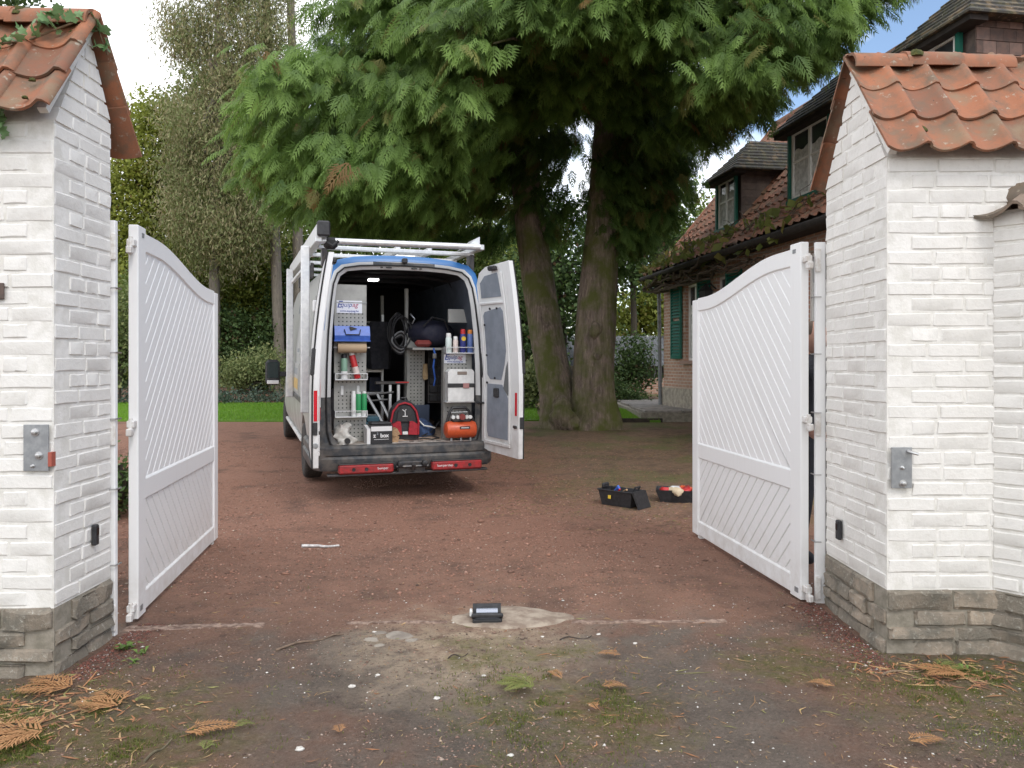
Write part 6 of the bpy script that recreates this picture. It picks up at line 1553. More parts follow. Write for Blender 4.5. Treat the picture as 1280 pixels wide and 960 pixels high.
def trunk(name, pts, rad, mat, par, n=26, flute=.10, seed=0):
    pts = [Vector(p) for p in pts]; S_ = 46; vs = []; fs = []
    for i in range(S_+1):
        t = i/S_*(len(pts)-1); k = min(int(t), len(pts)-2); f = t-k
        p = pts[k].lerp(pts[k+1], f); r_ = rad[k]+(rad[k+1]-rad[k])*f; fk = flute*(1+1.4*max(0, 1-t/1.6))
        for j in range(n):
            a = 2*math.pi*j/n; fl = 1 + fk*(float(vnoise(math.cos(a)*2.2+7+seed, math.sin(a)*2.2+p.z*.35, 11+seed))-.5)*2 + flute*.6*(float(vnoise(math.cos(a)*6+9, math.sin(a)*6+p.z*.5, 17+seed))-.5)*2 + .04*(float(vnoise(a*3, p.z*4, 3+seed))-.5)
            vs.append((p.x+r_*fl*math.cos(a), p.y+r_*fl*math.sin(a), p.z))
    for i in range(S_):
        for j in range(n): a = i*n+j; b = i*n+(j+1) % n; fs.append((a, b, b+n, a+n))
    fs.append(tuple(range(S_*n, S_*n+n))); me = bpy.data.meshes.new(name); me.from_pydata(vs, [], fs); return obj(name, me, mat, par, smooth=80)

# the big twin-stemmed cypress --------------------------------------------------------
TB = Vector((1.19, 15.3, float(gz(15.3))))
BT = thing('cypress_tree', 'large twin trunked cypress with drooping green sprays above the van', 'tree', TB)
def tp(px, py, d): return at(px, py, d) - TB
trunk('trunk', [tp(738,548,15.3), tp(742,520,15.3), tp(741,490,15.3), tp(742,440,15.35), tp(745,380,15.4), tp(752,300,15.5), tp(760,200,15.6), tp(768,100,15.7), tp(790,-160,15.9), tp(800,-420,16.1)],
      [.62,.52,.43,.40,.375,.345,.34,.31,.20,.06], M['bark'], BT, seed=1)
trunk('trunk', [tp(702,548,15.5), tp(700,520,15.5), tp(695,490,15.55), tp(686,440,15.7), tp(674,370,15.9), tp(662,280,16.2), tp(652,180,16.5), tp(644,100,16.7), tp(625,-160,17.2), tp(615,-400,17.4)],
      [.52,.43,.375,.355,.335,.315,.30,.27,.19,.06], M['bark'], BT, seed=5)
# burrs in the cleft between the stems and on the right stem
def burr(cx, cy, cz, rx, ry, h, sd):
    mb = MB(); mb.add(*blobmesh(lambda t, v: (cx+rx*math.cos(t)*math.sin(math.pi*(.04+.92*v)), cy+ry*math.sin(t)*math.sin(math.pi*(.04+.92*v)), cz+h*v), 24, 16)); o = mb.build('burr', M['bark'], BT, smooth=80)
    for v in o.data.vertices:
        k = 1 + .5*(float(vnoise(v.co.x*7+sd, v.co.z*7+v.co.y*5, 23))-.5) + .25*(float(vnoise(v.co.x*17+sd, v.co.z*17, 29))-.5); v.co.x = cx+(v.co.x-cx)*k; v.co.y = cy+(v.co.y-cy)*k
burr(-.22,-.30,-.1,.26,.22,.75,1); burr(.42,-.32,1.75,.13,.13,.36,4); burr(.48,-.30,1.30,.10,.10,.26,9); burr(-.02,-.36,-.1,.15,.15,.45,6)

# limbs and foliage
def lower(X_):     # height under which no spray hangs on the camera's side (the crown is lifted over the drive)
    xs = [-9,-6.2,-4.9,-3.9,-2.6,-1.6,-.9,0,.8,1.6,2.4,3.2,3.8,4.5,5.2,6.2,9]
    zs = [6.8, 5.6, 4.8, 3.9, 3.35, 3.5, 4.3, 4.9,5.15,5.15,4.9,4.9,5.25,5.75,6.4,7.4,9]
    return np.interp(X_, xs, zs)
def clash(c):      # keeps sprays off the house and in outline; top and back cut for light
    return (c[0] > 2.9 and c[1] > 13.6) or c[0] > 4.8 + (c[2]-4.9)*.45 or c[2] > 8.6 or c[1] > 17.3 or c[0] < -.34*c[1] or (abs(c[0]-1.15) < 1.5 and c[2] < 5.9 and c[1] < 16.2) or r_.random() < .15
Pn, Dn, Un, Sn, Tn = [], [], [], [], []
limbs = MB(); nb = 0
r_ = np.random.default_rng(21)
def add_clump(c, outd, n, size, spread, tone0, droop):
    n = int(n*2.2); size *= .66; spread *= .80
    for q in range(n):
        a = r_.normal(0, .75); rot = np.array([[math.cos(a), -math.sin(a), 0],[math.sin(a), math.cos(a), 0],[0,0,1]])
        d = rot @ outd; d = d + np.array([0,0,-droop*(.45+.95*r_.random())]); d /= np.linalg.norm(d)
        p = c + r_.normal(0, 1, 3)*np.array([spread, spread, spread*.42]) - d*size*.3
        Pn.append(p); Dn.append(d); Un.append(np.array([0,0,1.]) + r_.normal(0,.35,3)); Sn.append(size*(.7+.5*r_.random()))
        brown = .85 if r_.random() < .009 else (.45 if r_.random() < .05 else 0)
        Tn.append((np.clip(tone0 + r_.normal(0,.16), 0, 1), brown, 0, 1))
stems = [((.1,0),(.55,.8)), ((-.25,.4),(-1.0,1.6))]
for k in range(230):
    s = k % 2; h = 4.2 + 5.0*r_.random(); az = r_.uniform(0, 2*math.pi)
    if r_.random() < .5: az = -math.pi/2 + r_.normal(0, .95)          # the camera's side is grown densest
    f = (h-3)/10; ox, oy = stems[s][0]; ex, ey = stems[s][1]; o = np.array([TB.x+ox+(ex-ox)*f, TB.y+oy+(ey-oy)*f, h])
    L_ = (6.6 - 3.2*((h-4.5)/9)**2*(1 if h > 4.5 else .3))*r_.uniform(.72, 1.05)*(1 + .12*math.cos(az)) 
    if h < 4.6: L_ *= .9
    dirh = np.array([math.cos(az), math.sin(az), 0]); pts = []
    lift = r_.uniform(.0,.22); dr = r_.uniform(.05,.095)
    for t in np.linspace(0, 1, 9): pts.append(o + dirh*L_*t + np.array([0,0,lift*L_*t - dr*L_*L_*.55*t*t]) + r_.normal(0,.05,3)*t)
    if h > 6.6 and k < 190 and not (pts[-1][0] > 2.6 and pts[-1][1] > 12.5) and pts[-1][0] < 5.2: limbs.tube([Vector(p)-TB for p in pts], [.085*(1-.88*i/8) for i in range(9)], 6)
    tone = r_.uniform(.25,.75)
    for t in np.arange(.26, 1.02, .105):
        i = min(7, int(t*8)); c = pts[i] + (pts[i+1]-pts[i])*(t*8-i) if t < 1 else pts[-1]
        for side in (-1, 0, 1):
            if side == 0 and t < .8: continue
            wv_ = (0.35 + .9*t*(1-t)*2)*side*r_.uniform(.5,1.15); c2 = c + np.array([-dirh[1], dirh[0], 0])*wv_ + np.array([0,0,-.18*abs(wv_)])
            front = c2[1] < TB.y + .3
            low = lower(c2[0]) if front else lower(c2[0]) - .2
            if c2[2] < low + .25 or clash(c2): continue
            o2 = dirh + np.array([-dirh[1], dirh[0], 0])*side*.9; o2 /= np.linalg.norm(o2)
            add_clump(c2, o2, 7, .58, .24, tone, .75)
# extra fringe hanging along the lower edge on the camera's side
for k in range(440):
    X_ = r_.uniform(-5.6, 7.2); ya = r_.uniform(9.6, 14.6); rr = math.hypot(X_-TB.x, (ya-TB.y))
    if rr > 6.5 or rr < 1.3: continue
    low = float(lower(X_)); c = np.array([X_, ya, low + .32 + abs(r_.normal(0,.5))*1.1])
    if clash(c): continue
    o2 = np.array([X_-TB.x, ya-TB.y, 0]); o2 /= np.linalg.norm(o2)
    add_clump(c, o2, 8, .58, .25, r_.uniform(.3,.9), .8)
# left lobe over the van toned as lit, back curtains darkened as in shade
for k in range(150):
    c = np.array([r_.uniform(-4.4,-.6), r_.uniform(10.4,13.0), 0]); c[2] = float(lower(c[0])) + .3 + r_.random()*1.7
    if clash(c): continue
    add_clump(c, unit(np.array([-.35+r_.normal(0,.3), -1, 0])), 9, .58, .25, r_.uniform(.5,1.0), .75)
for k in range(150):
    c = np.array([r_.uniform(1.9,3.3), r_.uniform(14.6,17.0), 0]); c[2] = r_.uniform(3.5 + max(0, c[0]-2.3)*1.3, 7.0)
    add_clump(c, unit(np.array([r_.normal(.4,.5), r_.normal(0,.6), 0])), 8, .58, .3, r_.uniform(0,.35), .9)
for k in range(110):
    c = np.array([r_.uniform(-2.4,1.2), r_.uniform(15.8,17.3), 0]); c[2] = r_.uniform(3.9, 8.0)
    add_clump(c, unit(np.array([r_.normal(-.3,.5), r_.normal(0,.6), 0])), 8, .58, .3, r_.uniform(0,.35), .9)
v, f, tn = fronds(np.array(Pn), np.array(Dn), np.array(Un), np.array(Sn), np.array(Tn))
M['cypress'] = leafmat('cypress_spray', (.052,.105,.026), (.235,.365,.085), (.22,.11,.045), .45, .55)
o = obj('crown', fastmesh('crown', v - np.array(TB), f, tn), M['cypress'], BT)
limbs.build('limbs', M['bark'], BT, smooth=True, fix=False)
print('fronds', len(Pn), 'faces', len(f))

# broad-leaved and background trees -------------------------------------------------
def leafcloud(blobs, n, size, seed, flat=.5, elong=1.5, tone=(.2,.8), hang=0.0, brown=.02):
    """n leaf quads on and in the blobs (cx,cy,cz,rx,ry,rz,weight); clumped so that gaps show"""
    r = np.random.default_rng(seed); B = np.array([b[:6] for b in blobs], float); wgt = np.array([b[6] if len(b) > 6 else b[3]*b[5] for b in blobs], float); wgt /= wgt.sum()
    nc = max(10, n//26); bi = r.choice(len(B), nc, p=wgt); d = unit(r.normal(0,1,(nc,3))); rad = r.random(nc)**.35
    C_ = B[bi,:3] + d*B[bi,3:6]*rad[:,None]; ct = r.random(nc)*(tone[1]-tone[0])+tone[0]; cb = (r.random(nc) < brown)*1.0
    k = r.integers(0, nc, n); s_ = size*3.1
    P = C_[k] + r.normal(0,1,(n,3))*np.array([s_, s_, s_*.75])*.62
    if hang: P[:,2] -= np.abs(r.normal(0, hang, n))
    a = unit(r.normal(0,1,(n,3)) + np.array([0,0,-hang*4])); b = np.cross(a, unit(r.normal(0,1,(n,3)) + np.array([0,0,1.2]))); b = unit(b)
    l = size*(.6+.8*r.random(n))[:,None]; w = l/elong
    q = np.stack([P - a*l*.5, P + b*w*.5 + a*l*.05, P + a*l*.5, P - b*w*.5 + a*l*.05], 1)
    t = np.ones((n,4)); t[:,0] = np.clip(ct[k] + r.normal(0,.14,n), 0, 1); t[:,1] = np.clip(cb[k]*.8 + (r.random(n) < .02), 0, 1); t[:,2] = 0
    return q.reshape(-1,3), np.arange(4*n).reshape(-1,4), np.repeat(t, 4, 0)
def tree(name, label, cat, base, blobs, n, size, mat, seed, trunkpts=None, trad=None, tmat=None, limbs_n=8, group=None, **kw):
    bs = Vector(base); t = thing(name, label, cat, bs, group=group)
    v, f, tn = leafcloud(blobs, n, size, seed, **kw); obj('crown', fastmesh('crown', v, f, tn), mat, t)
    if trunkpts:
        trunk('trunk', trunkpts, trad, tmat or M['darkbark'], t, n=12, flute=.06, seed=seed)
        rr = random.Random(seed); lm = MB()
        for k in range(limbs_n):
            b = rr.choice(blobs); zf = rr.uniform(.45,.95); i = zf*(len(trunkpts)-1); j = min(int(i), len(trunkpts)-2); p = Vector(trunkpts[j]).lerp(Vector(trunkpts[j+1]), i-j)
            e = Vector((b[0]+rr.uniform(-.6,.6)*b[3], b[1]+rr.uniform(-.6,.6)*b[4], b[2]+rr.uniform(-.4,.7)*b[5])); m_ = p.lerp(e, .5)+Vector((rr.gauss(0,.2), rr.gauss(0,.2), .2))
            lm.tube([p, m_, e], [trad[-2]*.7+.02, trad[-2]*.45+.012, .008], 5)
        lm.build('limbs', tmat or M['darkbark'], t, smooth=True, fix=False)
    return t
LG = leafmat('mid_green_leaf', (.095,.15,.035), (.25,.32,.085), (.16,.12,.04), .35)
LY = leafmat('yellow_green_leaf', (.15,.20,.032), (.36,.40,.085), (.22,.17,.05), .40)
LD = leafmat('dark_green_leaf', (.035,.072,.022), (.11,.17,.05), (.10,.06,.03), .25)
LB = leafmat('grey_brown_needle', (.30,.255,.15), (.38,.36,.19), (.17,.22,.075), .25)
LV = leafmat('variegated_leaf', (.12,.17,.06), (.36,.38,.16), (.10,.13,.05), .3)
LS = leafmat('silver_groundcover', (.055,.09,.06), (.14,.19,.14), (.10,.10,.06), .2)
def bl(px, py, d, rpx, rpy, w=None, rd=None, base=(0,0,0)):
    p = at(px, py, d); k = d/F; return (p.x-base[0], p.y-base[1], p.z-base[2], rpx*k, rd or rpx*k*.8, rpy*k) + ((w,) if w else ())
def G(px, d): x = (px-640)/F*d; return Vector((x, d, float(gz(d))))
# left: light green tree, brown conifer with hanging twigs, slim grey trunks
b = G(185, 27); tree('broadleaf_tree', 'tall light green tree just right of the left pillar cap', 'tree', b, [bl(185,180,27,42,65,base=b), bl(160,260,27,40,70,base=b), bl(215,270,27.5,45,70,base=b), bl(180,360,27,60,60,base=b), bl(205,150,27,22,36,base=b), bl(120,300,27.5,40,90,base=b)], 52000, .12, LY, 41, [(0,0,-.2),(.05,0,3),(.1,0,6),(0,0,8)], [.22,.17,.1,.04], tone=(.45,1))
b = G(268, 25); cb_ = [bl(255+random.uniform(-38,62), y, 25+random.uniform(-1,1), 34, 30, base=b) for y in range(-60, 330, 26)] + [bl(330,y,24.5,26,34,base=b) for y in (30,110,190,260)] + [bl(232,y,25,26,30,base=b) for y in (40,120,200,270)]
tree('conifer', 'thinning brown conifer with hanging twigs left of the cypress', 'tree', b, cb_ + [bl(342,y,24.6,24,30,base=b) for y in (-20,40,90,140,200)] + [bl(295,y,24.8,34,34,base=b) for y in (20,90,150,220,290)], 88000, .145, LB, 42, [(0,0,-.2),(0,0,4),(.1,0,9),(.1,0,14)], [.20,.17,.12,.03], M['greybark'], 14, hang=.36, elong=4.5, tone=(.2,.95), brown=.5)
for i, (px0, px1, d, r0, lab) in enumerate(((351,332,25.4,.165,'slim bare grey trunk standing left of the van roof'), (378,362,25.8,.18,'leaning bare grey trunk rising behind the van roof rail'))):
    b = G(px0, d); top = at(px1, -40, d) - b
    t = thing('pine_tree', lab, 'tree', b, group='slim grey conifer trunks')
    trunk('trunk', [(0,0,-.2), tuple(top*.33), tuple(top*.66), tuple(top), tuple(top*1.25)], [r0*1.15, r0, r0*.9, r0*.7, .03], M['greybark'], t, n=12, flute=.04, seed=60+i)
    v, f, tn = leafcloud([(top.x*s_+random.gauss(0,.3), top.y*s_, top.z*s_, 1.1, 1.1, .6) for s_ in (.72,.82,.92,1.02,1.12,1.2)], 2600, .17, 70+i, hang=.3, elong=6, tone=(.2,.9), brown=.2); obj('crown', fastmesh('crown', v, f, tn), LB, t)
    sm = MB()
    for k in range(16):
        s_ = random.uniform(.25,.95); p = top*s_; a = random.uniform(0,6.28); sm.tube([p, p+Vector((math.cos(a)*.3, math.sin(a)*.3, .02)), p+Vector((math.cos(a)*.6, math.sin(a)*.6, -.08))], [.02,.012,.004], 5)
    sm.build('dead_twigs', M['greybark'], t, fix=False)
# mid-distance green wall on the left
for i, (px, py, d, rx, ry, mat, n, sz, lab, nm) in enumerate((
    (300, 330, 28, 75, 75, LY, 24000, .125, 'yellow green tree behind the left gate leaf', 'broadleaf_tree'),
    (265, 190, 29, 60, 120, LG, 26000, .125, 'tall soft green tree behind the brown conifer', 'broadleaf_tree'),
    (330, 250, 28.5, 40, 110, LY, 16000, .125, 'yellow green tree between the two slim grey trunks', 'broadleaf_tree'),
    (190, 400, 25, 60, 60, LG, 18000, .11, 'mid green bushy tree beside the left pillar', 'broadleaf_tree'),
    (245, 370, 27, 60, 75, LY, 20000, .12, 'loose green tree under the brown conifer', 'broadleaf_tree'),
    (300, 428, 26, 70, 40, LD, 14000, .11, 'dark green evergreen bush above the pale shrub', 'evergreen'),
    (395, 390, 27, 60, 75, LD, 17000, .125, 'dark evergreen tree hidden behind the van', 'evergreen'),
    (440, 280, 30, 75, 80, LG, 17000, .125, 'mid green tree showing above the van roof', 'broadleaf_tree'),
    (575, 290, 28, 60, 70, LG, 17000, .125, 'grey green tree between the van and the cypress', 'broadleaf_tree'),
    (640, 300, 34, 60, 90, LY, 7000, .2, 'yellow green tree glimpsed left of the cypress trunks', 'broadleaf_tree'),
    (655, 420, 24, 40, 60, LD, 6000, .14, 'dark evergreen bush behind the open van door', 'evergreen'),
    (700, 330, 25, 60, 80, LD, 9000, .15, 'dark glossy evergreen seen between the two cypress trunks', 'evergreen'),
    (790, 290, 31, 60, 60, LD, 6500, .18, 'dark tree behind the cypress, high right of its trunks', 'evergreen'),
    (845, 270, 36, 50, 50, LG, 5000, .2, 'green tree beyond the end of the house roof', 'broadleaf_tree'))):
    b = G(px, d); k = d/F
    bs = [bl(px, py, d, rx, ry, base=b), bl(px-rx*.6, py+ry*.4, d+.5, rx*.6, ry*.7, base=b), bl(px+rx*.6, py+ry*.35, d+.4, rx*.6, ry*.7, base=b), bl(px, py+ry*.8, d, rx*.8, ry*.5, base=b), bl(px-rx*.2, py-ry*.7, d, rx*.45, ry*.45, base=b)]
    zt = CAMZ - (py-HY)/F*d
    tree(nm, lab, 'tree', b, bs, n, sz, mat, 100+i, [(0,0,-.2),(.1,0,zt*.4),(0,.1,zt*.75),(.1,0,zt)], [.16,.13,.09,.03], tone=(.1,.9))
b = G(805, 34); tree('broadleaf_tree', 'bright lime green tree between the cypress and the house corner', 'tree', b, [bl(800,395,34,32,26,base=b), bl(835,350,35,26,34,base=b), bl(822,385,34,30,30,base=b), bl(780,408,34,20,16,base=b)], 6500, .19, LY, 131, [(0,0,-.2),(0,0,2),(.1,0,3),(.2,0,4)], [.14,.11,.08,.03], tone=(.5,1))
b = G(782, 23.2); tree('shrub', 'dark loose shrub in front of the grey shed', 'shrub', b, [bl(790,440,23.2,24,24,base=b), bl(778,475,23,22,22,base=b), bl(800,465,23.2,18,20,base=b)], 3800, .10, LD, 132, [(0,0,-.1),(0,0,.4),(.1,0,.9)], [.05,.04,.02], limbs_n=14, tone=(.2,.9))
b = G(660, 19.5); tree('shrub', 'pale green leafy shrub between the van door and the cypress', 'shrub', b, [bl(660,488,19.5,16,28,base=b), bl(672,470,19.8,14,16,base=b), bl(648,500,19.5,14,20,base=b)], 3200, .09, LV, 133, [(0,0,-.1),(0,0,.4)], [.04,.02], tone=(.1,.9))
b = G(318, 22.4); tree('shrub', 'pale variegated shrub above the lawn, left of the van mirror', 'shrub', b, [bl(318,462,22.4,36,22,base=b), bl(290,470,22.4,22,18,base=b), bl(345,470,22.2,20,20,base=b), bl(330,450,22.6,18,14,base=b)], 5500, .10, LV, 134, [(0,0,-.1),(0,0,.4)], [.04,.02], limbs_n=16, tone=(.05,.8), elong=2.2)
b = G(150, 21); tree('shrub', 'variegated shrub glimpsed between left jamb and gate', 'shrub', b, [bl(150,400,21,14,60,base=b), bl(140,440,21,16,40,base=b)], 2600, .10, LV, 135, [(0,0,-.1),(0,0,1.2)], [.04,.02], tone=(.0,.6))
b = G(148, 7.2); tree('shrub', 'low dark ivy bush in the slit behind the left jamb', 'shrub', b, [(0,0,.30,.22,.2,.26),(-.2,.1,.25,.25,.2,.25)], 1500, .06, LD, 136, [(0,0,-.1),(0,0,.3)], [.02,.01], tone=(.3,1))
b = G(782, 20.5); tree('shrub', 'small dark bush at the foot of the lawn by the cypress', 'shrub', b, [bl(785,495,21.5,26,10,base=b), bl(770,488,21.5,14,14,base=b)], 2200, .07, LD, 137, tone=(.2,1))
# sprig of a tree above the left pillar
b = G(-60, 9.5); tree('broadleaf_tree', 'dark leafy branch reaching in above the left pillar cap', 'tree', b, [bl(12,-2,9.5,24,18,base=b), bl(-40,-20,9.5,60,50,base=b), bl(-90,-60,9.7,90,70,base=b)], 3800, .075, LD, 140, [(-1.2,0,-.2),(-1.1,0,2),(-.9,0,4),(-.5,0,5.6)], [.16,.14,.1,.03], tone=(.2,.9))
# ground cover behind the lawn and the far wood that closes the horizon
q, f, tn = leafcloud([(-14+1.15*i, 21.6+.5*math.sin(i*2.1), float(gz(21.6))+.10, .9, .8, .16, 1) for i in range(15)], 16000, .085, 150, tone=(.1,1), elong=1.8)
tag(obj('ground_cover', fastmesh('ground_cover', q, f, tn), LS), 'low silvery ivy ground cover along the back of the lawn', 'ground cover', kind='stuff')
wb = [(x, 40+5*math.sin(x*.7), 2.5+1.3*math.sin(x*.43+1), 3.2, 2.5, 3.6, 1) for x in np.arange(-42, 44, 2.3)]
q, f, tn = leafcloud(wb, 42000, .30, 151, tone=(0,.8)); tag(obj('far_wood', fastmesh('far_wood', q, f, tn), LG), 'far wood closing the view behind the garden', 'wood', kind='stuff')
wb = [(x, 33+2*math.sin(x*.9), 1.2+.6*math.sin(x*.6), 2.2, 1.6, 1.9, 1) for x in np.arange(-26, 4, 1.7)]
q, f, tn = leafcloud(wb, 22000, .22, 152, tone=(0,.5)); tag(obj('undergrowth', fastmesh('undergrowth', q, f, tn), LD), 'dark undergrowth below the background trees', 'undergrowth', kind='stuff')
# ------------------------------------------------------------------ gravel, litter and fallen sprays
def chips(name, n, region, size, tonefn, mat, label, seed, flat=.55):
    r = np.random.default_rng(seed); x, y = region(r, n); n = len(x)
    base = np.array([(1,0,0),(0,1,0),(-1,0,0),(0,-1,0),(0,0,1),(0,0,-.4)], float); F_ = np.array([(0,1,4),(1,2,4),(2,3,4),(3,0,4),(1,0,5),(2,1,5),(3,2,5),(0,3,5)])
    s = size*np.exp(r.normal(0,.42,n)); v = base[None]*(1+r.normal(0,.25,(n,6,3))); v[:,:,2] *= flat; v[:,:,0] *= (1+.5*r.random(n))[:,None]
    a = r.random(n)*6.28; c, d = np.cos(a)[:,None], np.sin(a)[:,None]; vx = v[:,:,0]*c - v[:,:,1]*d; vy = v[:,:,0]*d + v[:,:,1]*c
    P = np.stack([vx*s[:,None]+x[:,None], vy*s[:,None]+y[:,None], v[:,:,2]*s[:,None] + (gh(x, y)+s*.12)[:,None]], 2).reshape(-1,3)
    f = (F_[None] + (np.arange(n)*6)[:,None,None]).reshape(-1,3); t = np.ones((n,4)); t[:,:3] = tonefn(r, n, x, y)
    return tag(obj(name, fastmesh(name, P, f, np.repeat(t,6,0)), mat), label, 'gravel', kind='stuff')
def rgbmat(name, rough=.9):
    m, nt, b = newmat(name); a = nd(nt, 'ShaderNodeAttribute', attribute_name='tone'); nt.links.new(a.outputs['Color'], b.inputs['Base Color']); b.inputs['Roughness'].default_value = rough; return m
RGB = rgbmat('stone_chip')
def pick(r, n, cols, w):
    k = r.choice(len(cols), n, p=np.array(w)/sum(w)); return np.array(cols)[k]*(1+r.normal(0,.18,(n,1)))
def clear(x, y):      # not inside the pillars
    return ~(((x < -2.10) & (y > 3.5) & (y < 4.15)) | ((x > 1.86) & (y > 3.8) & (y < 4.6)))
def reg_far(r, n):
    y = 4.7 + 8.5*r.random(n)**1.25; x = (r.random(n)-.5)*y*1.15 - .2; k = (x + .1*y < 2.1+.7*r.normal(0,1,n)) & (r.random(n) < (y-4.6)/1.6) & (vnoise(x*.9, y*.9, 31) + .5*vnoise(x*3, y*3, 32) > .48); return x[k], y[k]
REDS = [(.32,.17,.12),(.28,.145,.10),(.38,.23,.17),(.16,.09,.065),(.42,.34,.27)]
chips('red_gravel', 80000, reg_far, .0056, lambda r, n, x, y: pick(r, n, REDS, (5,5,.8,1.5,.25)), RGB, 'red brick gravel loose on the driveway beyond the gate', 1)
def reg_mid(r, n):
    y = 2.5 + 3.6*r.random(n)**1.2; x = (r.random(n)-.5)*y*1.4; k = clear(x, y) & (vnoise(x*1.6, y*1.6, 33) + .6*vnoise(x*5, y*5, 34) > .62); return x[k], y[k]
chips('grit', 34000, reg_mid, .0031, lambda r, n, x, y: pick(r, n, [(.30,.19,.14),(.19,.12,.09),(.40,.31,.25),(.12,.085,.065),(.55,.50,.44)], (4,4,1.2,3,.25)), RGB, 'fine grit strewn over the worn apron in front of the gate', 2)
def reg_white(r, n):
    y = 2.5 + 2.3*r.random(n); x = (r.random(n)-.5)*y*1.36; k = clear(x, y) & (vnoise(x*2.2+5, y*2.2, 35) > .38); return x[k], y[k]
chips('white_chips', 1300, reg_white, .0027, lambda r, n, x, y: pick(r, n, [(.68,.65,.60),(.55,.50,.44)], (2,1)), RGB, 'small white chips sprinkled over the apron', 3)
def reg_pl(r, n):
    k = r.random(n) < .5; t = r.random(n); off = np.abs(r.normal(0,.10,n))
    x = np.where(k, -2.06+off*.9, 1.82-off*.9); y = np.where(k, 3.5+.75*t, 3.6+1.0*t); return x, y
chips('mortar_crumbs', 9000, reg_pl, .0032, lambda r, n, x, y: pick(r, n, [(.19,.07,.05),(.45,.42,.38),(.11,.06,.045)], (5,.5,5)), RGB, 'reddish crumbs along the feet of both pillars', 4)
# loose individual pebbles
peb = [obj_ for obj_ in []]
pts = [(440,858,.017,'white pebble in front of the worn concrete patch'),(472,846,.012,'small white pebble left of the gate stop'),(546,874,.015,'white pebble on the moss left of the green spray'),(605,846,.011,'round white pebble below the concrete pad'),(748,793,.013,'white pebble right of the concrete pad'),(794,805,.012,'white pebble beside the brown litter on the right apron'),(678,797,.010,'tiny pale pebble near the pad edge'),(375,935,.020,'flat white chip at the bottom edge of the apron'),(638,943,.013,'white chip below the green spray'),(468,792,.013,'pale pebble behind the worn concrete patch')]
ok_white = pmat('white_pebble', (.66,.63,.58), (.5,.47,.42), 90, .8)
for px, py, r_s, lab in pts:
    d = F*CAMZ/(py-HY); x = (px-640)/F*d; rr = random.Random(px)
    mb = MB(); mb.add(*blobmesh(lambda t, v: (r_s*math.cos(t)*math.sin(math.pi*(.05+.9*v)), r_s*.8*math.sin(t)*math.sin(math.pi*(.05+.9*v)), r_s*.65*(1-math.cos(math.pi*v))*.5), 9, 6)); o = mb.build('pebble', ok_white, None, smooth=70)
    for v in o.data.vertices: v.co *= 1+rr.uniform(-.2,.2)
    o.location = (x, d, float(gh(x, d))-.002); tag(o, lab, 'pebble', 'white pebbles on the apron')
# needle and twig litter
def litter(name, n, reg, ln, wd, cols, w, label, seed, mat=None):
    r = np.random.default_rng(seed); x, y = reg(r, n); n = len(x); a = r.random(n)*6.28; l = ln*np.exp(r.normal(0,.45,n)); bend = r.normal(0,.3,n)
    u = np.stack([np.cos(a), np.sin(a)], 1); s = np.stack([-np.sin(a), np.cos(a)], 1); z = gh(x, y)+.003; P = np.stack([x, y], 1)
    m_ = P + u*l[:,None]*.5 + s*(bend*l*.3)[:,None]; e = P + u*l[:,None]
    vv = []
    for q, ww in ((P,.5),(m_,1.),(e,.3)):
        zz = gh(q[:,0], q[:,1])+.003+.002*r.random(n)
        for sg in (-1, 1): vv.append(np.concatenate([q + s*sg*wd*ww*.5, zz[:,None]], 1))
    ridge = np.concatenate([m_, (gh(m_[:,0], m_[:,1])+.003+wd*.6)[:,None]], 1)
    V_ = np.stack(vv + [ridge], 1).reshape(-1,3); F_ = np.array([(0,1,6),(1,3,6),(3,5,6),(5,4,6),(4,2,6),(2,0,6)]); f = (F_[None] + (np.arange(n)*7)[:,None,None]).reshape(-1,3)
    t = np.ones((n,4)); t[:,:3] = pick(r, n, cols, w); return tag(obj(name, fastmesh(name, V_, f, np.repeat(t,7,0)), RGB), label, 'litter', kind='stuff')
def reg_all(r, n):
    y = 2.5 + 2.7*r.random(n); x = (r.random(n)-.5)*y*1.38; g = np.exp(-((x+1.75)/.5)**2-((y-3.05)/.5)**2) + np.exp(-((x-1.9)/.6)**2-((y-3.4)/.45)**2)*1.0 + .8*np.exp(-((x-.35)/.45)**2-((y-3.4)/.5)**2) + .22
    k = clear(x, y) & (r.random(n) < g*1.1); return x[k], y[k]
litter('needle_litter', 8500, reg_all, .020, .0026, [(.36,.20,.09),(.45,.33,.16),(.22,.12,.06),(.30,.29,.10),(.16,.10,.06)], (3,2,2,1.2,2), 'scattered brown needles and twiglets on the apron', 5)
def reg_tree(r, n):
    y = 6.6 + 8.2*r.random(n)**1.1; x = .2 + 5*r.random(n)-.08*y; k = (vnoise(x*1.3, y*1.3, 40) > .35) & (np.hypot(x-1.2, y-15.3) > 1); return x[k], y[k]
litter('leaf_litter', 9000, reg_tree, .034, .009, [(.24,.13,.07),(.30,.20,.10),(.13,.08,.05),(.16,.15,.05)], (3,2,3,1), 'brown leaf litter on the soil under the cypress', 6)
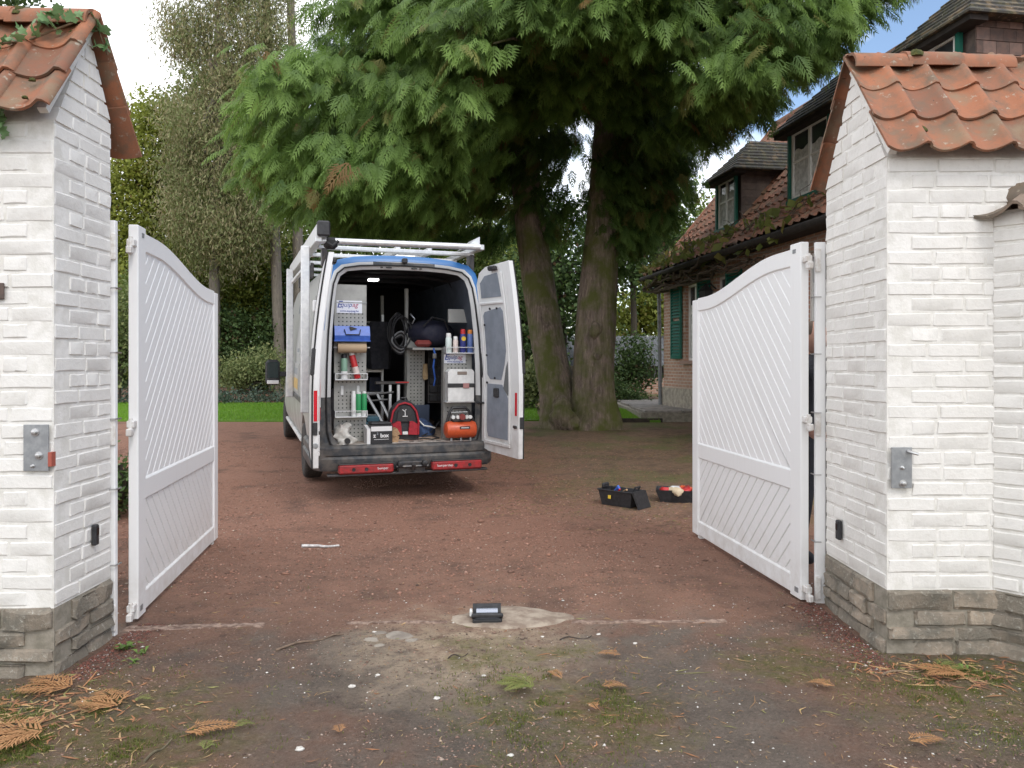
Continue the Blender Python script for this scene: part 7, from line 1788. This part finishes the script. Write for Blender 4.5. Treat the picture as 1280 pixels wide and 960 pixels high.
# fallen cypress sprays: built one by one
DRY = leafmat('dry_spray', (.42,.20,.085), (.50,.29,.13), (.30,.14,.07), .15, .7); FRESH = leafmat('fresh_spray', (.10,.17,.04), (.28,.34,.10), (.4,.22,.1), .25, .6)
fb2 = [frond_base(13, 20+k, .62) for k in range(5)]
def fallen(px, py, length, ang, mat, label, k=0, name='fallen_spray', n=1):
    d = F*CAMZ/(py-HY); x = (px-640)/F*d; rr = np.random.default_rng(px+py); V_, F_, T_ = [], [], []; o_ = 0
    for q in range(n):
        b, f = fb2[(k+q) % 5]; b = b.copy(); b[:,2] *= .25; b[:,0] *= .80; a = R(ang) + (q-(n-1)/2)*.55*(n > 1); s_ = length*(1-.14*q)
        X_ = (b[:,0]*math.cos(a) - b[:,1]*math.sin(a))*s_; Y_ = (b[:,0]*math.sin(a) + b[:,1]*math.cos(a))*s_
        Z_ = gh(x+X_, d+Y_) - gh(x, d) + .014 + .018*np.sin(b[:,1]*3.0) + b[:,2]*s_*.3 + .008*q; V_.append(np.stack([X_, Y_, Z_], 1)); F_.append(f+o_); o_ += len(b)
        t = np.ones((len(b),4)); t[:,0] = np.clip(.5 + rr.normal(0,.3,len(b)), 0, 1); t[:,1] = rr.random(len(b))*.35; t[:,2] = 0; T_.append(t)
    o = obj(name, fastmesh(name, np.concatenate(V_), np.concatenate(F_), np.concatenate(T_)), mat); o.location = (x, d, float(gh(x, d))); return tag(o, label, 'fallen branch', 'fallen cypress sprays')
for a in ((95,866,.30,80,DRY,'pale tan dry spray lying by the left pillar foot',0,'fallen_spray',2),(62,922,.32,115,DRY,'large rust brown dry spray nearest the left frame edge',1,'fallen_spray',3),(150,893,.27,60,DRY,'orange brown dry spray between the tan and rust ones',2,'fallen_spray',2),
          (222,921,.22,-70,DRY,'narrow orange spray lying alone on the left apron',3),(672,866,.22,80,FRESH,'fresh green spray in the middle of the apron',4,'fallen_spray',3),(705,853,.11,40,DRY,'small brown spray touching the fresh green one',0),
          (748,861,.13,-85,DRY,'thin brown spray right of the fresh green one',1),(748,893,.08,30,DRY,'little orange curled spray on the centre right apron',2),(780,824,.13,75,DRY,'tan spray lying right of the gate stop',3),
          (1170,838,.15,-80,FRESH,'green spray against the right pillar foot',4,'fallen_spray',2),(1215,850,.24,70,DRY,'orange brown spray in front of the flaring wall',0,'fallen_spray',2),(1130,931,.16,-85,DRY,'rust spray on the lower right apron',1),
          (1048,862,.13,60,DRY,'yellowish spray on the mossy right apron',2),(290,914,.09,-60,FRESH,'yellow green sprig right of the narrow orange spray',3),(425,920,.08,20,DRY,'tiny brown sprig on the lower left centre apron',1),
          (255,945,.10,10,FRESH,'green sprig at the bottom edge left of centre',2),(15,880,.12,150,DRY,'dry spray curled at the left frame edge',4),(195,880,.09,100,FRESH,'yellowish green sprig beside the orange brown spray',0)): fallen(*a)
def twig(px0, py0, px1, py1, r_, label, col=(.20,.14,.10), name='twig', lift=.012):
    d0 = F*CAMZ/(py0-HY); d1 = F*CAMZ/(py1-HY); a = Vector(((px0-640)/F*d0, d0, 0)); b = Vector(((px1-640)/F*d1, d1, 0)); t = thing(name, label, 'twig' if name == 'twig' else 'stick', (a.x, a.y, float(gh(a.x, a.y))))
    pts = []
    for i in range(8):
        p = a.lerp(b, i/7); p.y += .02*math.sin(i*.9); p.z = float(gh(p.x, p.y)) + r_ + lift*.3*math.sin(i); pts.append(p - Vector(t.location))
    nm = f'{name}_bark_{len(bpy.data.materials)}'; MB().tube(pts, [r_*(1-.06*i) for i in range(8)], 6).build('stem', pmat(nm, col, tuple(c*.6 for c in col), 40, .9), t, smooth=True)
    if name == 'twig' and (b-a).length > .3: MB().tube([pts[5], pts[5]+Vector((.05,.05,.01)), pts[5]+Vector((.10,.07,.004))], r_*.5, 5).build('side_shoot', bpy.data.materials[nm], t)
DL2 = [(.32,.15,.07),(.38,.25,.12),(.20,.10,.055),(.20,.19,.07)]
def reg_pile(r, n):
    k = r.random(n); x = np.where(k < .55, -1.95+r.normal(0,.22,n), 2.05+r.normal(0,.20,n)); y = np.where(k < .55, 3.15+r.normal(0,.16,n), 3.60+r.normal(0,.09,n)); c = clear(x, y) & ~((x > 1.86) & (y > 3.78)); return x[c], y[c]
litter('broken_sprays', 520, reg_pile, .050, .009, DL2, (3,2,2,1), 'broken bits of dry cypress spray gathered by the pillar feet', 8)
litter('scattered_sprigs', 620, reg_all, .042, .006, DL2, (3,3,2,1.5), 'scattered broken sprigs over the apron', 9)
twig(345,815,425,793,.007,'long grey twig in front of the thin threshold strip')
twig(1103,843,1160,835,.006,'brown twig pointing at the right pillar foot', (.24,.17,.11))
twig(700,800,740,796,.004,'short dark twig below the concrete pad',(.08,.06,.05)); twig(940,690,965,697,.005,'thin twig in front of the right leaf'); twig(180,955,215,925,.005,'curved twig at the bottom left of the apron',(.18,.15,.09)); twig(560,825,585,820,.003,'tiny dark twig on the pale scuffed patch',(.07,.05,.045))
twig(377,685,424,684,.013,'white plastic rod lying on the gravel',(.74,.72,.70),'rod',0)
# weeds at the foot of the pillars, moss cushions
def weed(px, py, n, h, label, mat):
    d = F*CAMZ/(py-HY); x = (px-640)/F*d; r = np.random.default_rng(px); V_, F_ = [], []
    for k in range(n):
        a = r.random()*6.28; l = h*(.5+.8*r.random()); u = np.array([math.cos(a), math.sin(a), 0]); s = np.array([-u[1], u[0], 0])*l*.16; o_ = len(V_)
        p = np.array([r.normal(0,.012), r.normal(0,.012), 0]); V_ += [p, p+u*l*.5+s+(0,0,l*.55), p+u*l+(0,0,l*.45), p+u*l*.5-s+(0,0,l*.55)]; F_.append((o_,o_+1,o_+2,o_+3))
    t = np.ones((len(V_),4)); t[:,0] = r.random(len(V_)); t[:,1] = 0; o = obj('weed', fastmesh('weed', np.array(V_), np.array(F_), t), mat); o.location = (x, d, float(gh(x, d))-.004); return tag(o, label, 'weed', 'weeds on the apron')
WM = leafmat('weed_leaf', (.10,.20,.04), (.26,.36,.10), (.3,.25,.1), .3)
for a in ((158,812,26,.055,'pale green weed by the left pillar near the gate'),(178,818,14,.04,'second smaller weed just right of the pale weed'),(168,830,14,.035,'flat weed below the two pale weeds'),(1205,836,12,.035,'weed at the joint of right pillar and flaring wall'),(255,684,26,.06,'weed tuft under the free end of the left leaf')): weed(*a, WM)
def mossclumps(name, cx, cy, rx, ry, n, label, seed):
    r = np.random.default_rng(seed); x = cx + r.normal(0,rx,n); y = cy + r.normal(0,ry,n); k = clear(x, y) & (vnoise(x*7, y*7, 50) + .7*vnoise(x*19+y*6, y*19-x*5, 51) > .86+.25*r.random(n)); x, y = x[k], y[k]; n = len(x); h = .008 + .010*r.random(n); a = r.random((n,3))*6.28
    P = np.stack([x, y, gh(x, y)-.001], 1); w = .0022; V_ = np.stack([P + np.stack([np.cos(a[:,0])*w, np.sin(a[:,0])*w, 0*h], 1), P - np.stack([np.cos(a[:,0])*w, np.sin(a[:,0])*w, 0*h], 1), P + np.stack([r.normal(0,.005,n), r.normal(0,.005,n), h], 1)], 1).reshape(-1,3)
    t = np.ones((n,4)); t[:,0] = r.random(n); t[:,1] = (r.random(n) < .05); t[:,2] = 0
    tag(obj(name, fastmesh(name, V_, np.arange(3*n).reshape(-1,3), np.repeat(t,3,0)), leafmat('moss_shoot', (.07,.10,.016), (.18,.20,.045), (.2,.13,.06), .2) if 'moss_shoot' not in bpy.data.materials else bpy.data.materials['moss_shoot']), label, 'moss', kind='stuff')
mossclumps('moss_carpet', -2.0, 2.85, .42, .30, 42000, 'green moss spreading in front of the left pillar', 1); mossclumps('moss_carpet', 2.35, 3.3, .34, .24, 34000, 'green moss in front of the flaring wall', 2); mossclumps('moss_carpet', .15, 3.2, .24, .26, 9000, 'thin moss on the middle of the apron', 3)
